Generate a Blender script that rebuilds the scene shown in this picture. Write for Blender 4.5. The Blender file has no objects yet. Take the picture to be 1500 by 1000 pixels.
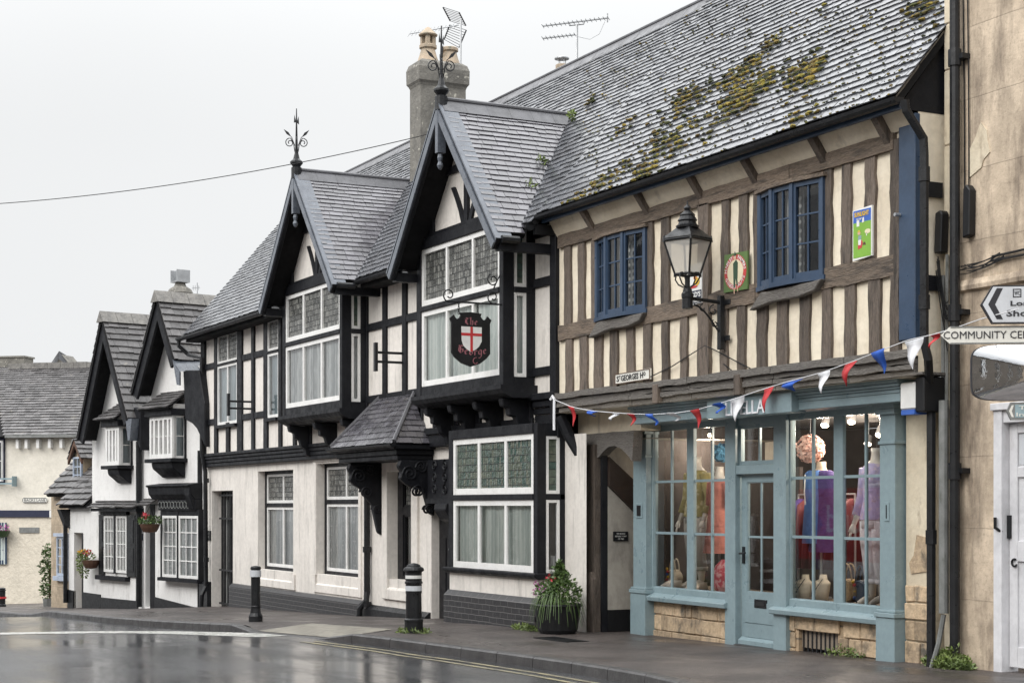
import bpy, math, random, bisect
from mathutils import Vector, Matrix, noise as mnoise
random.seed(7)
R=math.radians
# ---------------------------------------------------------------- camera model
# world axes: X runs along the street frontage (to the right), Y points into the buildings, Z up.
# w = distance in front of the frontage (w = -Y)
FPX=2461.0; CX=750.0; HY=742.0; EYE=1.7
_a=R(27.0)
_ox,_oy=(1330-CX)/FPX*16.8,16.8
_r=(math.sin(_a),-math.cos(_a)); _n=(-math.cos(_a),-math.sin(_a))
CU=-_ox*_r[0]-_oy*_r[1]; CW=-_ox*_n[0]-_oy*_n[1]
def raydir(px):
    k=(px-CX)/FPX
    return (k*_r[0]+_r[1], k*_n[0]+_n[1])
def proj(u,w,z):
    du,dw=u-CU,w-CW
    x=du*_r[0]+dw*_n[0]; y=du*_r[1]+dw*_n[1]
    return CX+FPX*x/y, HY-FPX*(z-EYE)/y
class Face:
    """a vertical plane: p0 (u,w), unit direction t along it, normal n outward"""
    def __init__(s,p0,p1=None,ang=None):
        s.p0=p0
        if ang is not None: s.t=(math.cos(R(ang)),-math.sin(R(ang))); s.L=1
        else:
            dx,dy=p1[0]-p0[0],p1[1]-p0[1]; s.L=math.hypot(dx,dy); s.t=(dx/s.L,dy/s.L)
        s.n=(-s.t[1],s.t[0])
    def pt(s,a,d,z):
        return (s.p0[0]+s.t[0]*a+s.n[0]*d, -(s.p0[1]+s.t[1]*a+s.n[1]*d), z)
    def uw(s,a,d=0):
        return (s.p0[0]+s.t[0]*a+s.n[0]*d, s.p0[1]+s.t[1]*a+s.n[1]*d)
    def hit(s,px,py,d=0):
        rx,ry=raydir(px)
        ax=CU-s.p0[0]-s.n[0]*d; ay=CW-s.p0[1]-s.n[1]*d
        den=rx*s.n[0]+ry*s.n[1]
        T=-(ax*s.n[0]+ay*s.n[1])/den
        a=(ax+rx*T)*s.t[0]+(ay+ry*T)*s.t[1]
        return a, EYE-(py-HY)/FPX*T
    def S(s,px,d=0): return s.hit(px,742,d)[0]
    def Z(s,px,py,d=0): return s.hit(px,py,d)[1]
def w_at(px,u):
    rx,ry=raydir(px); T=(u-CU)/rx
    return CW+ry*T
A=Face((0,0),ang=0)
S=Face((A.S(1310,-.35),-.35),ang=-3)
W=Face((A.S(297,-.1),-.1),ang=11)
_g=[(-70,-2.1),(-46,-1.62),(-39.8,-1.32),(-25.2,-.70),(-23,-.5),(-15.5,-.27),(-11.6,-.11),(-8.5,0.0),(-5.7,0.0),(-2.6,.05),(0,.11),(6,.2),(14,.26),(60,.3)]
def g(u):
    if u<=_g[0][0]: return _g[0][1]
    for (a,b),(c,d) in zip(_g,_g[1:]):
        if u<=c: return b+(d-b)*(u-a)/(c-a)
    return _g[-1][1]
def ground(px,py,off=0.0):
    rx,ry=raydir(px); T=20.
    for _ in range(60):
        z=g(CU+rx*T)+off
        T=.5*T+.5*(EYE-z)*FPX/(py-HY)
    return CU+rx*T, CW+ry*T
# ---------------------------------------------------------------- object helpers
COL=bpy.context.scene.collection
BASE={}
def _link(o): COL.objects.link(o); return o
def thing(name,label,cat,base,group=None):
    """an Empty at the thing's base; base is (u,w,z)"""
    o=_link(bpy.data.objects.new(name,None)); o.empty_display_size=.2
    o.location=(base[0],-base[1],base[2])
    o['label']=label; o['category']=cat
    if group: o['group']=group
    BASE[o.name]=Vector(o.location); return o
def tag(o,label=None,cat=None,group=None,kind=None):
    for k,v in (('label',label),('category',cat),('group',group),('kind',kind)):
        if v: o[k]=v
    return o
def copy_tree(o,parent=None,delta=None):
    c=o.copy(); COL.objects.link(c); c.parent=parent
    for ch in list(o.children): copy_tree(ch,c)
    if delta is not None: c.location=Vector(o.location)+Vector(delta)
    return c
class MB:
    def __init__(s): s.v=[]; s.f=[]; s.m=[]; s.cur=0
    def add(s,vs,fs):
        b=len(s.v); s.v.extend(vs); s.f.extend([tuple(b+i for i in f) for f in fs]); s.m.extend([s.cur]*len(fs)); return s
    def box(s,u0,u1,w0,w1,z0,z1,F=A):
        if u0>u1:u0,u1=u1,u0
        if w0>w1:w0,w1=w1,w0
        if z0>z1:z0,z1=z1,z0
        P=[F.pt(a,d,z) for a,d,z in ((u0,w0,z0),(u1,w0,z0),(u1,w1,z0),(u0,w1,z0),(u0,w0,z1),(u1,w0,z1),(u1,w1,z1),(u0,w1,z1))]
        return s.add(P,[(3,2,1,0),(4,5,6,7),(0,1,5,4),(1,2,6,5),(2,3,7,6),(3,0,4,7)])
    def quad(s,pts): return s.add([tuple(p) for p in pts],[tuple(range(len(pts)))])
    def prism(s,pts,d0,d1,F=A,wob=0,seg=.18):
        """polygon [(a,z)...] in the plane of F extruded from d0 (back) to d1 (front)"""
        if wob:
            q=[]
            for i,(a,z) in enumerate(pts):
                b,y=pts[(i+1)%len(pts)]; L=math.hypot(b-a,y-z); n=max(1,int(L/seg))
                for k in range(n):
                    t=k/n; j=wob if 0<k else wob*.4
                    q.append((a+(b-a)*t+random.uniform(-j,j),z+(y-z)*t+random.uniform(-j,j)))
            pts=q
        ar=sum(pts[i][0]*pts[(i+1)%len(pts)][1]-pts[(i+1)%len(pts)][0]*pts[i][1] for i in range(len(pts)))
        if ar<0: pts=pts[::-1]
        n=len(pts)
        V=[F.pt(a,d1,z) for a,z in pts]+[F.pt(a,d0,z) for a,z in pts]
        fs=[tuple(range(n)),tuple(range(2*n-1,n-1,-1))]+[(i,i+n,(i+1)%n+n,(i+1)%n) for i in range(n)]
        return s.add(V,fs)
    def tube(s,path,r,n=6,cap=True,closed=False):
        """path of (u,w,z) ; r number or list"""
        P=[Vector((p[0],-p[1],p[2])) for p in path]; m=len(P)
        rs=r if isinstance(r,(list,tuple)) else [r]*m
        V=[]; prev=None
        for i,p in enumerate(P):
            t=(P[min(i+1,m-1)]-P[max(i-1,0)]); t=t.normalized() if t.length>1e-9 else Vector((0,0,1))
            if prev is None:
                up=Vector((0,0,1)) if abs(t.z)<.9 else Vector((1,0,0))
                a=t.cross(up).normalized()
            else:
                a=prev-t*prev.dot(t); a=a.normalized() if a.length>1e-6 else t.orthogonal().normalized()
            prev=a; b=t.cross(a)
            for k in range(n):
                an=2*math.pi*k/n+math.pi/n; V.append(tuple(p+a*(rs[i]*math.cos(an))+b*(rs[i]*math.sin(an))))
        fs=[(i*n+k,i*n+(k+1)%n,(i+1)*n+(k+1)%n,(i+1)*n+k) for i in range(m-1) for k in range(n)]
        if cap: fs+=[tuple(range(n-1,-1,-1)),tuple((m-1)*n+k for k in range(n))]
        return s.add(V,fs)
    def lathe(s,c,prof,n=14,sx=1,sy=1):
        """c (u,w), prof [(r,z)...]"""
        V=[];m=len(prof)
        for r,z in prof:
            for k in range(n):
                an=2*math.pi*k/n; V.append((c[0]+r*sx*math.cos(an),-c[1]+r*sy*math.sin(an),z))
        fs=[(i*n+k,i*n+(k+1)%n,(i+1)*n+(k+1)%n,(i+1)*n+k) for i in range(m-1) for k in range(n)]
        fs+=[tuple(range(n-1,-1,-1)),tuple((m-1)*n+k for k in range(n))]
        return s.add(V,fs)
    def loft(s,rings,n=16,cap=True):
        """rings of (u,w,z,ru,rw)"""
        V=[]
        for u,w,z,a,b in rings:
            for k in range(n):
                an=2*math.pi*k/n; V.append((u+a*math.cos(an),-w+b*math.sin(an),z))
        m=len(rings)
        fs=[(i*n+k,i*n+(k+1)%n,(i+1)*n+(k+1)%n,(i+1)*n+k) for i in range(m-1) for k in range(n)]
        if cap: fs+=[tuple(range(n-1,-1,-1)),tuple((m-1)*n+k for k in range(n))]
        return s.add(V,fs)
    def wall(s,u0,u1,z0,z1,d,holes,F=A,depth=.2,back=False):
        us=sorted({u0,u1,*[h[0] for h in holes],*[h[1] for h in holes]}); zs=sorted({z0,z1,*[h[2] for h in holes],*[h[3] for h in holes]})
        for a,b in zip(us,us[1:]):
            for c,e in zip(zs,zs[1:]):
                mu,mz=(a+b)/2,(c+e)/2
                if any(h[0]<mu<h[1] and h[2]<mz<h[3] for h in holes): continue
                s.quad([F.pt(a,d,c),F.pt(b,d,c),F.pt(b,d,e),F.pt(a,d,e)])
        for h in holes:
            a,b,c,e=h[:4]; dp=h[4] if len(h)>4 else depth; q=d-dp
            s.quad([F.pt(a,d,c),F.pt(a,d,e),F.pt(a,q,e),F.pt(a,q,c)]); s.quad([F.pt(b,d,e),F.pt(b,d,c),F.pt(b,q,c),F.pt(b,q,e)])
            s.quad([F.pt(a,d,e),F.pt(b,d,e),F.pt(b,q,e),F.pt(a,q,e)]); s.quad([F.pt(b,d,c),F.pt(a,d,c),F.pt(a,q,c),F.pt(b,q,c)])
        return s
    def build(s,name,mat,parent=None,smooth=False,bevel=0,base=None):
        if not s.v: return None
        if parent is not None:
            p=parent
            while p.parent is not None: p=p.parent
            b=BASE[p.name]
        else: b=Vector((base[0],-base[1],base[2])) if base else Vector((0,0,0))
        me=bpy.data.meshes.new(name)
        me.from_pydata([(x-b.x,y-b.y,z-b.z) for x,y,z in s.v],[],s.f)
        mats=mat if isinstance(mat,(list,tuple)) else [mat]
        for m in mats: me.materials.append(m)
        if len(mats)>1: me.polygons.foreach_set('material_index',s.m)
        if smooth: me.polygons.foreach_set('use_smooth',[True]*len(me.polygons))
        me.update()
        o=_link(bpy.data.objects.new(name,me))
        if parent is not None: o.parent=parent
        else: o.location=b; BASE[o.name]=b.copy()
        if bevel:
            md=o.modifiers.new('bevel','BEVEL'); md.width=bevel; md.segments=1; md.limit_method='ANGLE'
        return o
def arc(c,r,a0,a1,n=10):
    return [(c[0]+r*math.cos(R(a0+(a1-a0)*i/n)),c[1]+r*math.sin(R(a0+(a1-a0)*i/n))) for i in range(n+1)]
def spiral(c,r0,r1,a0,a1,n=18):
    return [(c[0]+(r0+(r1-r0)*i/n)*math.cos(R(a0+(a1-a0)*i/n)),c[1]+(r0+(r1-r0)*i/n)*math.sin(R(a0+(a1-a0)*i/n))) for i in range(n+1)]
# ---------------------------------------------------------------- materials
class NT:
    def __init__(s,name):
        s.mat=bpy.data.materials.new(name); s.mat.use_nodes=True; s.t=s.mat.node_tree; s.t.nodes.clear()
        s.out=s.n('ShaderNodeOutputMaterial')
    def n(s,t,**kw):
        x=s.t.nodes.new(t)
        for k,v in kw.items():
            if k.startswith('i_'):
                key=k[2:]; key=int(key) if key.isdigit() else key.replace('_',' ')
                sock=x.inputs[key]
                if isinstance(v,bpy.types.NodeSocket): s.t.links.new(v,sock)
                else: sock.default_value=v
            else: setattr(x,k,v)
        return x
    def l(s,a,b): s.t.links.new(a,b)
    def math(s,op,a,b=None,clamp=False):
        x=s.n('ShaderNodeMath',operation=op,use_clamp=clamp)
        for i,v in enumerate((a,b)):
            if v is None: continue
            if isinstance(v,bpy.types.NodeSocket): s.l(v,x.inputs[i])
            else: x.inputs[i].default_value=v
        return x.outputs[0]
    def mix(s,f,a,b,blend='MIX'):
        x=s.n('ShaderNodeMix',data_type='RGBA',blend_type=blend)
        for i,v in ((0,f),(6,a),(7,b)):
            if isinstance(v,bpy.types.NodeSocket): s.l(v,x.inputs[i])
            else: x.inputs[i].default_value=v if i==0 else (*v[:3],1)
        return x.outputs[2]
    def vec(s,scale=(1,1,1),swap=False):
        tc=s.n('ShaderNodeTexCoord').outputs['Object']
        if swap:
            a=s.n('ShaderNodeSeparateXYZ',i_0=tc); tc=s.n('ShaderNodeCombineXYZ',i_0=a.outputs[0],i_1=a.outputs[2],i_2=a.outputs[1]).outputs[0]
        return s.n('ShaderNodeMapping',i_Vector=tc,i_Scale=scale).outputs[0]
    def noise(s,v,sc,det=5,rough=.6):
        return s.n('ShaderNodeTexNoise',i_Vector=v,i_Scale=sc,i_Detail=det,i_Roughness=rough).outputs['Fac']
    def ramp(s,f,a,b):
        x=s.n('ShaderNodeMapRange',i_0=f,i_1=a,i_2=b); x.clamp=True; return x.outputs[0]
    def bsdf(s,col,rough=.6,normal=None,metal=0,spec=.5,**kw):
        b=s.n('ShaderNodeBsdfPrincipled')
        for k,v in (('Base Color',col),('Roughness',rough),('Metallic',metal),('Specular IOR Level',spec),*[(k.replace('_',' '),v) for k,v in kw.items()]):
            if isinstance(v,bpy.types.NodeSocket): s.l(v,b.inputs[k])
            else: b.inputs[k].default_value=(*v,1) if isinstance(v,tuple) and len(v)==3 else v
        if normal is not None: s.l(normal,b.inputs['Normal'])
        s.l(b.outputs[0],s.out.inputs[0]); return b
    def bump(s,h,st=.3,dist=.02):
        return s.n('ShaderNodeBump',i_Strength=st,i_Distance=dist,i_Height=h).outputs[0]
def mat(name,c,rough=.6,c2=None,sc=3,lo=.4,hi=.65,stretch=(1,1,1),bump=.15,bsc=40,bdist=.01,isl=0,stain=None,stsc=(2,2,.5),stlo=.55,sthi=.75,spec=.5,metal=0,rvar=.15,grain=.06,objvar=0,**kw):
    t=NT(name); v=t.vec(stretch)
    c2=c2 or tuple(x*.75 for x in c)
    n=t.noise(v,sc); col=t.mix(t.ramp(n,lo,hi),c,c2)
    if grain:
        gr=t.noise(v,bsc*1.5,3); col=t.mix(1.0,col,t.n('ShaderNodeCombineColor',i_0=t.ramp(gr,0,1),i_1=t.ramp(gr,0,1),i_2=t.ramp(gr,0,1)).outputs[0],'MULTIPLY') if False else t.mix(grain*2,col,t.mix(t.ramp(gr,.35,.65),tuple(x*.55 for x in c),tuple(min(1,x*1.3) for x in c)))
    if stain:
        m=t.noise(t.vec(stsc),1.6,6,.65); col=t.mix(t.ramp(m,stlo,sthi),col,stain)
    if isl:
        r=t.n('ShaderNodeNewGeometry').outputs['Random Per Island']
        f=t.n('ShaderNodeMapRange',i_0=r,i_3=1-isl,i_4=1+isl).outputs[0]
        h=t.n('ShaderNodeHueSaturation',i_Color=col,i_Value=f); col=h.outputs[0]
    if objvar:
        r=t.n('ShaderNodeObjectInfo').outputs['Random']; f=t.n('ShaderNodeMapRange',i_0=r,i_3=1-objvar,i_4=1+objvar).outputs[0]; col=t.n('ShaderNodeHueSaturation',i_Color=col,i_Value=f).outputs[0]
    b=t.noise(v,bsc,4)
    rg=t.n('ShaderNodeMapRange',i_0=t.noise(v,sc*2.3,4),i_1=.3,i_2=.7,i_3=max(.03,rough-rvar),i_4=min(1,rough+rvar)).outputs[0]
    t.bsdf(col,rg,t.bump(b,bump,bdist) if bump else None,metal,spec,**kw)
    return t.mat
def flat(name,c,rough=.5,**kw):
    return mat(name,c,rough,c2=tuple(x*.85 for x in c),bump=.05,grain=.02,**kw)
def stone_mat(name,c,c2,mortar,bw,bh,ms=.01,isl=.25,bump=.5,off=.5,stain=None,rough=.8,squash=1.0,stlo=.5,sthi=.7,stsc=(1.5,1.5,.6),nsc=5):
    t=NT(name); v=t.vec((1,1,1),True); d=t.noise(v,2.5,3)
    v2=t.n('ShaderNodeVectorMath',operation='ADD'); t.l(v,v2.inputs[0])
    dn=t.n('ShaderNodeTexNoise',i_Vector=v,i_Scale=3.0,i_Detail=2); sub=t.n('ShaderNodeVectorMath',operation='SCALE',i_Scale=.02); t.l(dn.outputs['Color'],sub.inputs[0]); t.l(sub.outputs[0],v2.inputs[1])
    br=t.n('ShaderNodeTexBrick',i_Vector=v2.outputs[0],i_Color1=(*c,1),i_Color2=(*c2,1),i_Mortar=(*mortar,1),i_Scale=1.0,i_Mortar_Size=ms,i_Mortar_Smooth=.3,i_Brick_Width=bw,i_Row_Height=bh)
    br.offset=off; br.squash=squash
    n=t.noise(t.vec(),nsc,6,.65)
    col=t.mix(.5,br.outputs['Color'],t.mix(t.ramp(n,.35,.65),tuple(x*.5 for x in c2),tuple(min(1,x*1.35) for x in c)))
    fi=t.noise(t.vec(),26,4,.7); col=t.mix(t.math('MULTIPLY',t.ramp(fi,.52,.75),.5),col,tuple(x*.35 for x in c2))
    col=t.mix(t.math('MULTIPLY',br.outputs['Fac'],.85),col,mortar)
    if stain:
        m=t.noise(t.vec(stsc),1.3,6,.7); col=t.mix(t.ramp(m,stlo,sthi),col,stain)
    h=t.math('ADD',t.math('MULTIPLY',t.math('SUBTRACT',1,br.outputs['Fac']),1.0),t.math('MULTIPLY',t.noise(t.vec(),30,5),.35))
    t.bsdf(col,rough,t.bump(h,bump,.015)); return t.mat
M={}
M['cream']=mat('plaster_cream',(.74,.665,.535),.8,c2=(.60,.52,.40),sc=1.8,bump=.5,bsc=11,bdist=.015,stain=(.34,.30,.25),stsc=(4,4,.6),stlo=.58,sthi=.85)
M['pink']=mat('plaster_pale',(.73,.69,.64),.7,c2=(.64,.605,.56),sc=1.4,bump=.3,bsc=9,bdist=.012,grain=.07,stain=(.33,.31,.285),stsc=(5,5,.55),stlo=.53,sthi=.85)
M['white_render']=mat('render_white',(.78,.77,.755),.8,c2=(.70,.69,.675),sc=2,bump=.4,bsc=22,bdist=.015,stain=(.42,.41,.385),stsc=(3,3,.9),stlo=.56,sthi=.85)
M['rough_render']=mat('roughcast_cream',(.66,.60,.50),.9,c2=(.58,.53,.44),sc=2.5,bump=1.0,bsc=9,bdist=.03,stain=(.45,.42,.33),stlo=.68,sthi=.95)
M['soft_render']=mat('render_ivory',(.70,.66,.58),.85,c2=(.62,.585,.51),sc=2,bump=.5,bsc=8,bdist=.02)
M['black']=mat('timber_black_paint',(.009,.0095,.012),.5,c2=(.018,.019,.022),sc=3,bump=.5,bsc=22,bdist=.008,grain=.12,spec=.18,stain=(.035,.036,.04),stsc=(3,3,3),stlo=.62,sthi=.85)
M['wood']=mat('timber_weathered',(.115,.09,.073),.8,c2=(.22,.178,.14),sc=5,lo=.3,hi=.75,stretch=(4,4,.7),bump=1.0,bsc=16,bdist=.018,grain=.35,stain=(.045,.036,.03),stsc=(9,9,1.2),stlo=.5,sthi=.68,objvar=.3)
M['wood_h']=mat('timber_weathered_rail',(.145,.11,.083),.8,c2=(.25,.2,.15),sc=5,lo=.3,hi=.75,stretch=(.7,4,4),bump=1.0,bsc=16,bdist=.018,grain=.35,stain=(.05,.04,.033),stsc=(1.2,9,9),stlo=.5,sthi=.68,objvar=.2)
M['wood_grey']=mat('timber_silver',(.16,.148,.135),.85,c2=(.07,.062,.055),sc=6,lo=.35,hi=.7,stretch=(.8,3,5),bump=1.0,bsc=18,bdist=.02,grain=.3)
M['slate']=mat('slate_wet',(.082,.087,.098),.27,c2=(.075,.076,.084),sc=2,isl=.3,bump=.25,bsc=24,bdist=.005,rvar=.08,grain=.1,spec=.9,Coat_Weight=.2,Coat_Roughness=.12,stain=(.16,.15,.12),stsc=(1,1,1),stlo=.66,sthi=.9)
M['slate_d']=mat('slate_dormer',(.085,.082,.094),.24,spec=.7,Coat_Weight=.25,Coat_Roughness=.12,c2=(.06,.057,.066),sc=2,isl=.32,bump=.3,bsc=24,bdist=.006,grain=.1)
M['stoneslate']=mat('stone_slate',(.105,.10,.10),.45,c2=(.06,.057,.058),sc=3,isl=.35,bump=.6,bsc=18,bdist=.012,grain=.2,stain=(.26,.24,.2),stsc=(2,2,2),stlo=.6,sthi=.8)
M['ridge']=mat('ridge_tile',(.10,.10,.11),.4,c2=(.07,.07,.075),sc=3,bump=.3,bsc=20)
M['ridge_stone']=mat('ridge_stone',(.2,.19,.175),.7,c2=(.11,.105,.1),sc=6,bump=.8,bsc=18,bdist=.02)
M['lead']=mat('lead_flashing',(.125,.14,.165),.3,c2=(.08,.09,.11),sc=5,bump=.3,bsc=12,grain=.1)
M['deck']=mat('roof_boarding',(.010,.010,.011),.8,bump=.3,bsc=12,spec=.2)
M['brick']=stone_mat('brick_black',(.020,.020,.023),(.032,.031,.033),(.10,.097,.095),.235,.085,ms=.007,bump=.7,rough=.42,stain=(.07,.067,.065),stlo=.6,sthi=.85)
M['rubble']=stone_mat('stone_rubble',(.50,.36,.22),(.38,.29,.205),(.20,.16,.12),.40,.20,ms=.012,bump=.8,squash=1.3,stain=(.10,.09,.07),stlo=.52,sthi=.72)
M['ashlar']=stone_mat('limestone',(.56,.46,.35),(.45,.36,.265),(.40,.325,.24),1.9,.7,ms=.003,bump=1.0,stain=(.13,.10,.075),stlo=.46,sthi=.7,stsc=(2.2,2.2,.5),nsc=2.2)
M['limewash']=mat('pier_limewash',(.64,.57,.44),.8,c2=(.54,.46,.34),sc=1.6,bump=.6,bsc=12,bdist=.015,stain=(.33,.27,.2),stsc=(3,3,1.1),stlo=.57,sthi=.7)
M['cotstone']=stone_mat('cottage_stone',(.46,.37,.27),(.40,.32,.23),(.34,.28,.2),.5,.24,ms=.008,bump=.4,stain=(.3,.25,.19),stlo=.55,sthi=.8)
M['chimney']=mat('chimney_render',(.185,.175,.155),.85,c2=(.105,.10,.09),sc=3,bump=.8,bsc=14,bdist=.02,stain=(.45,.43,.37),stsc=(6,6,6),stlo=.6,sthi=.68)
M['pot']=mat('chimney_pot_clay',(.42,.33,.24),.8,c2=(.3,.25,.19),sc=5,bump=.4,bsc=20,stain=(.2,.19,.15),stsc=(4,4,4),stlo=.55,sthi=.7)
M['shopblue']=mat('paint_shop_blue',(.222,.297,.322),.38,c2=(.19,.257,.28),sc=2,bump=.12,bsc=12,stain=(.16,.2,.21),stsc=(4,4,1.2),stlo=.68,sthi=.85)
M['navy']=mat('paint_navy',(.032,.058,.105),.4,c2=(.024,.044,.08),sc=3,bump=.15,bsc=20,stain=(.03,.05,.09),stsc=(5,5,1),stlo=.6,sthi=.85)
M['palepaint']=mat('paint_pale_blue',(.42,.48,.58),.5,bump=.1)
M['white']=mat('paint_white',(.76,.755,.74),.45,c2=(.68,.675,.655),sc=4,bump=.12,bsc=16,stain=(.42,.41,.39),stsc=(6,6,2),stlo=.7,sthi=.9)
M['doorwhite']=mat('paint_old_white',(.64,.64,.66),.55,c2=(.54,.54,.56),sc=3,bump=.3,bsc=10,stain=(.38,.36,.35),stsc=(3,3,.7),stlo=.62,sthi=.85)
M['iron']=mat('cast_iron_black',(.010,.0105,.012),.38,c2=(.018,.019,.021),sc=6,bump=.3,bsc=30,spec=.3,stain=(.04,.04,.04),stsc=(5,5,5),stlo=.66,sthi=.8)
M['pipe_grey']=mat('conduit_grey',(.2,.205,.2),.55,c2=(.12,.125,.12),sc=5,bump=.3,stain=(.08,.085,.07),stsc=(8,8,3),stlo=.58,sthi=.72)
M['pipe_cream']=flat('pipe_cream',(.55,.47,.35),.5)
M['galv']=mat('aluminium_aerial',(.42,.43,.44),.4,metal=.6,bump=.05)
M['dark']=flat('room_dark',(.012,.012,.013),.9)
M['recess']=flat('door_black',(.010,.010,.012),.45,spec=.3)
t=NT('moss'); r_=t.n('ShaderNodeNewGeometry').outputs['Random Per Island']; cr=t.n('ShaderNodeValToRGB',i_0=r_); e=cr.color_ramp.elements; e[0].color=(.018,.022,.008,1); e[1].color=(.26,.18,.03,1); q=e.new(.35); q.color=(.06,.068,.014,1); q=e.new(.6); q.color=(.13,.085,.025,1); q=e.new(.8); q.color=(.19,.165,.025,1)
t.bsdf(cr.outputs[0],.95,t.bump(t.noise(t.vec(),40,3),.8,.02)); M['moss']=t.mat
M['strip_white']=flat('plastic_white',(.75,.75,.73),.4)
M['blackplastic']=flat('plastic_black',(.010,.0105,.012),.42,spec=.35)
for k,c in dict(red=(.50,.03,.035),blue=(.02,.10,.48),fwhite=(.76,.77,.8),yellow=(.75,.5,.03),green=(.10,.17,.05),dgreen=(.03,.07,.04),ink=(.02,.02,.025),skin=(.62,.40,.28),orange=(.6,.24,.06),brown=(.10,.05,.03),gold=(.65,.42,.05),signgrey=(.55,.57,.60),signwhite=(.68,.67,.62),pinkletter=(.30,.11,.13),posterblue=(.04,.12,.45),postergreen=(.20,.40,.05),postercream=(.72,.64,.45),posterred=(.50,.05,.05),slateblue=(.24,.33,.36),lettergrey=(.5,.5,.48),navyink=(.012,.016,.045)).items():
    M[k]=flat('paint_'+k if k not in('red','blue','fwhite') else 'fabric_'+k,c,.6)
def leaded(name,tint,tint2,cw,ch,frosty=.5):
    t=NT(name); v=t.vec((1,1,1),True)
    br=t.n('ShaderNodeTexBrick',i_Vector=v,i_Color1=(*tint,1),i_Color2=(*tint2,1),i_Mortar=(.02,.02,.02,1),i_Scale=1.0,i_Mortar_Size=.006,i_Brick_Width=cw,i_Row_Height=ch); br.offset=0.0
    n=t.noise(t.vec(),9,4); col=t.mix(t.math('MULTIPLY',t.ramp(n,.4,.7),.6),br.outputs['Color'],tuple(x*.5 for x in tint))
    rn=t.n('ShaderNodeTexNoise',i_Vector=v,i_Scale=5.0,i_Detail=1); h=t.math('ADD',t.noise(t.vec(),13,2),t.math('MULTIPLY',br.outputs['Fac'],.6))
    t.bsdf(col,t.math('ADD',t.math('MULTIPLY',br.outputs['Fac'],.5),.1),t.bump(h,.9,.03)); return t.mat
M['lead_clear']=leaded('leaded_glass',(.05,.053,.05),(.26,.26,.24),.075,.10)
M['lead_green']=leaded('stained_glass_green',(.045,.09,.075),(.14,.15,.11),.06,.105,.3)
def lace(name,c,c2,dots=True):
    t=NT(name); v=t.vec((1,1,1),True)
    vo=t.n('ShaderNodeTexVoronoi',i_Vector=t.n('ShaderNodeMapping',i_Vector=v,i_Scale=(11,11,1)).outputs[0],i_Scale=1.0,i_Randomness=.15)
    d=t.ramp(vo.outputs['Distance'],.32,.18)
    wv=t.n('ShaderNodeTexWave',i_Vector=v,i_Scale=3.0,i_Distortion=2.5,i_Detail=2); wv.bands_direction='X'
    col=t.mix(t.math('MULTIPLY',d,.75) if dots else .0,t.mix(wv.outputs['Fac'],c2,c),(.8,.8,.78))
    t.bsdf(col,.9); return t.mat
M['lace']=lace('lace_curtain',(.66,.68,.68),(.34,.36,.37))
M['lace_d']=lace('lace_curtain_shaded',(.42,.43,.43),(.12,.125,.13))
M['curtain']=lace('plain_curtain',(.78,.82,.79),(.52,.58,.56),False)
M['blind']=lace('blue_grey_blind',(.42,.49,.52),(.26,.32,.35),False)
def glass(name,tint=(1,1,1),k=1.0,rough=.02,bump=.04):
    t=NT(name)
    tr=t.n('ShaderNodeBsdfTransparent',i_Color=(*tint,1))
    h=t.noise(t.vec(),3,2); nb=t.bump(h,bump,.03)
    gl=t.n('ShaderNodeBsdfGlossy',i_Roughness=rough,i_Normal=nb)
    fr=t.n('ShaderNodeFresnel',i_IOR=1.5)
    mx=t.n('ShaderNodeMixShader'); t.l(t.math('MULTIPLY',fr.outputs[0],k*1.8,True),mx.inputs[0]); t.l(tr.outputs[0],mx.inputs[1]); t.l(gl.outputs[0],mx.inputs[2])
    t.l(mx.outputs[0],t.out.inputs[0]); return t.mat
M['glass']=glass('window_glass',(.97,.985,.98),.75); M['shopglass']=glass('shop_glass',(.985,.99,.99),1.0,bump=.006)
M['lampglass']=glass('lantern_glass',(.9,.9,.88),.7)
def emit(name,c,s):
    t=NT(name); e=t.n('ShaderNodeEmission',i_Color=(*c,1),i_Strength=s); t.l(e.outputs[0],t.out.inputs[0]); return t.mat
M['bulb']=emit('lit_bulb',(1,.78,.5),18)
# ---------------------------------------------------------------- generic builders
def facept(F,a,z,d=0): return F.pt(a,d,z)
def slates(mb,O,ex,ey,L,ext,g_=.145,sw=.22,t=.012,jit=.006,lift=1.0):
    """courses of individual slates; O origin 3d, ex along, ey up the slope (unit), ext(v)->(x0,x1)"""
    O=Vector(O);ex=Vector(ex).normalized();ey=Vector(ey).normalized();en=ex.cross(ey).normalized()
    if en.z<0: en=-en
    k=0; v=0.0
    while v<L-.02:
        gg=g_*(1.15-.3*v/L)
        x0,x1=ext(v+gg*.5)
        if x1-x0>.03:
            x=x0-random.uniform(0,sw) if x1-x0>sw else x0
            while x<x1:
                w=sw*random.uniform(.65,1.3); a=max(x,x0); b=min(x+w-.006,x1)
                if b-a>.02:
                    dv=random.uniform(-jit,jit); h0=t*random.uniform(1.75,2.25)*lift; h1=t*.25; tw=random.uniform(-.12,.12)*t
                    vb=v-.012+dv; vt=min(v+gg*1.25,L+.02)
                    P=[O+ex*a+ey*vb+en*(h0+tw),O+ex*b+ey*(vb+random.uniform(-.004,.004))+en*(h0-tw),O+ex*b+ey*vt+en*h1,O+ex*a+ey*vt+en*h1,
                       O+ex*a+ey*vb+en*(h0+tw-t*1.3),O+ex*b+ey*vb+en*(h0-tw-t*1.3),O+ex*b+ey*vt+en*(h1-.004),O+ex*a+ey*vt+en*(h1-.004)]
                    f=[(0,1,2,3),(4,5,1,0),(5,6,2,1),(7,4,0,3)]
                    if ex.cross(ey).z<0: f=[q[::-1] for q in f]
                    mb.add([tuple(p) for p in P],f)
                x+=w
        v+=gg; k+=1
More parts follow.
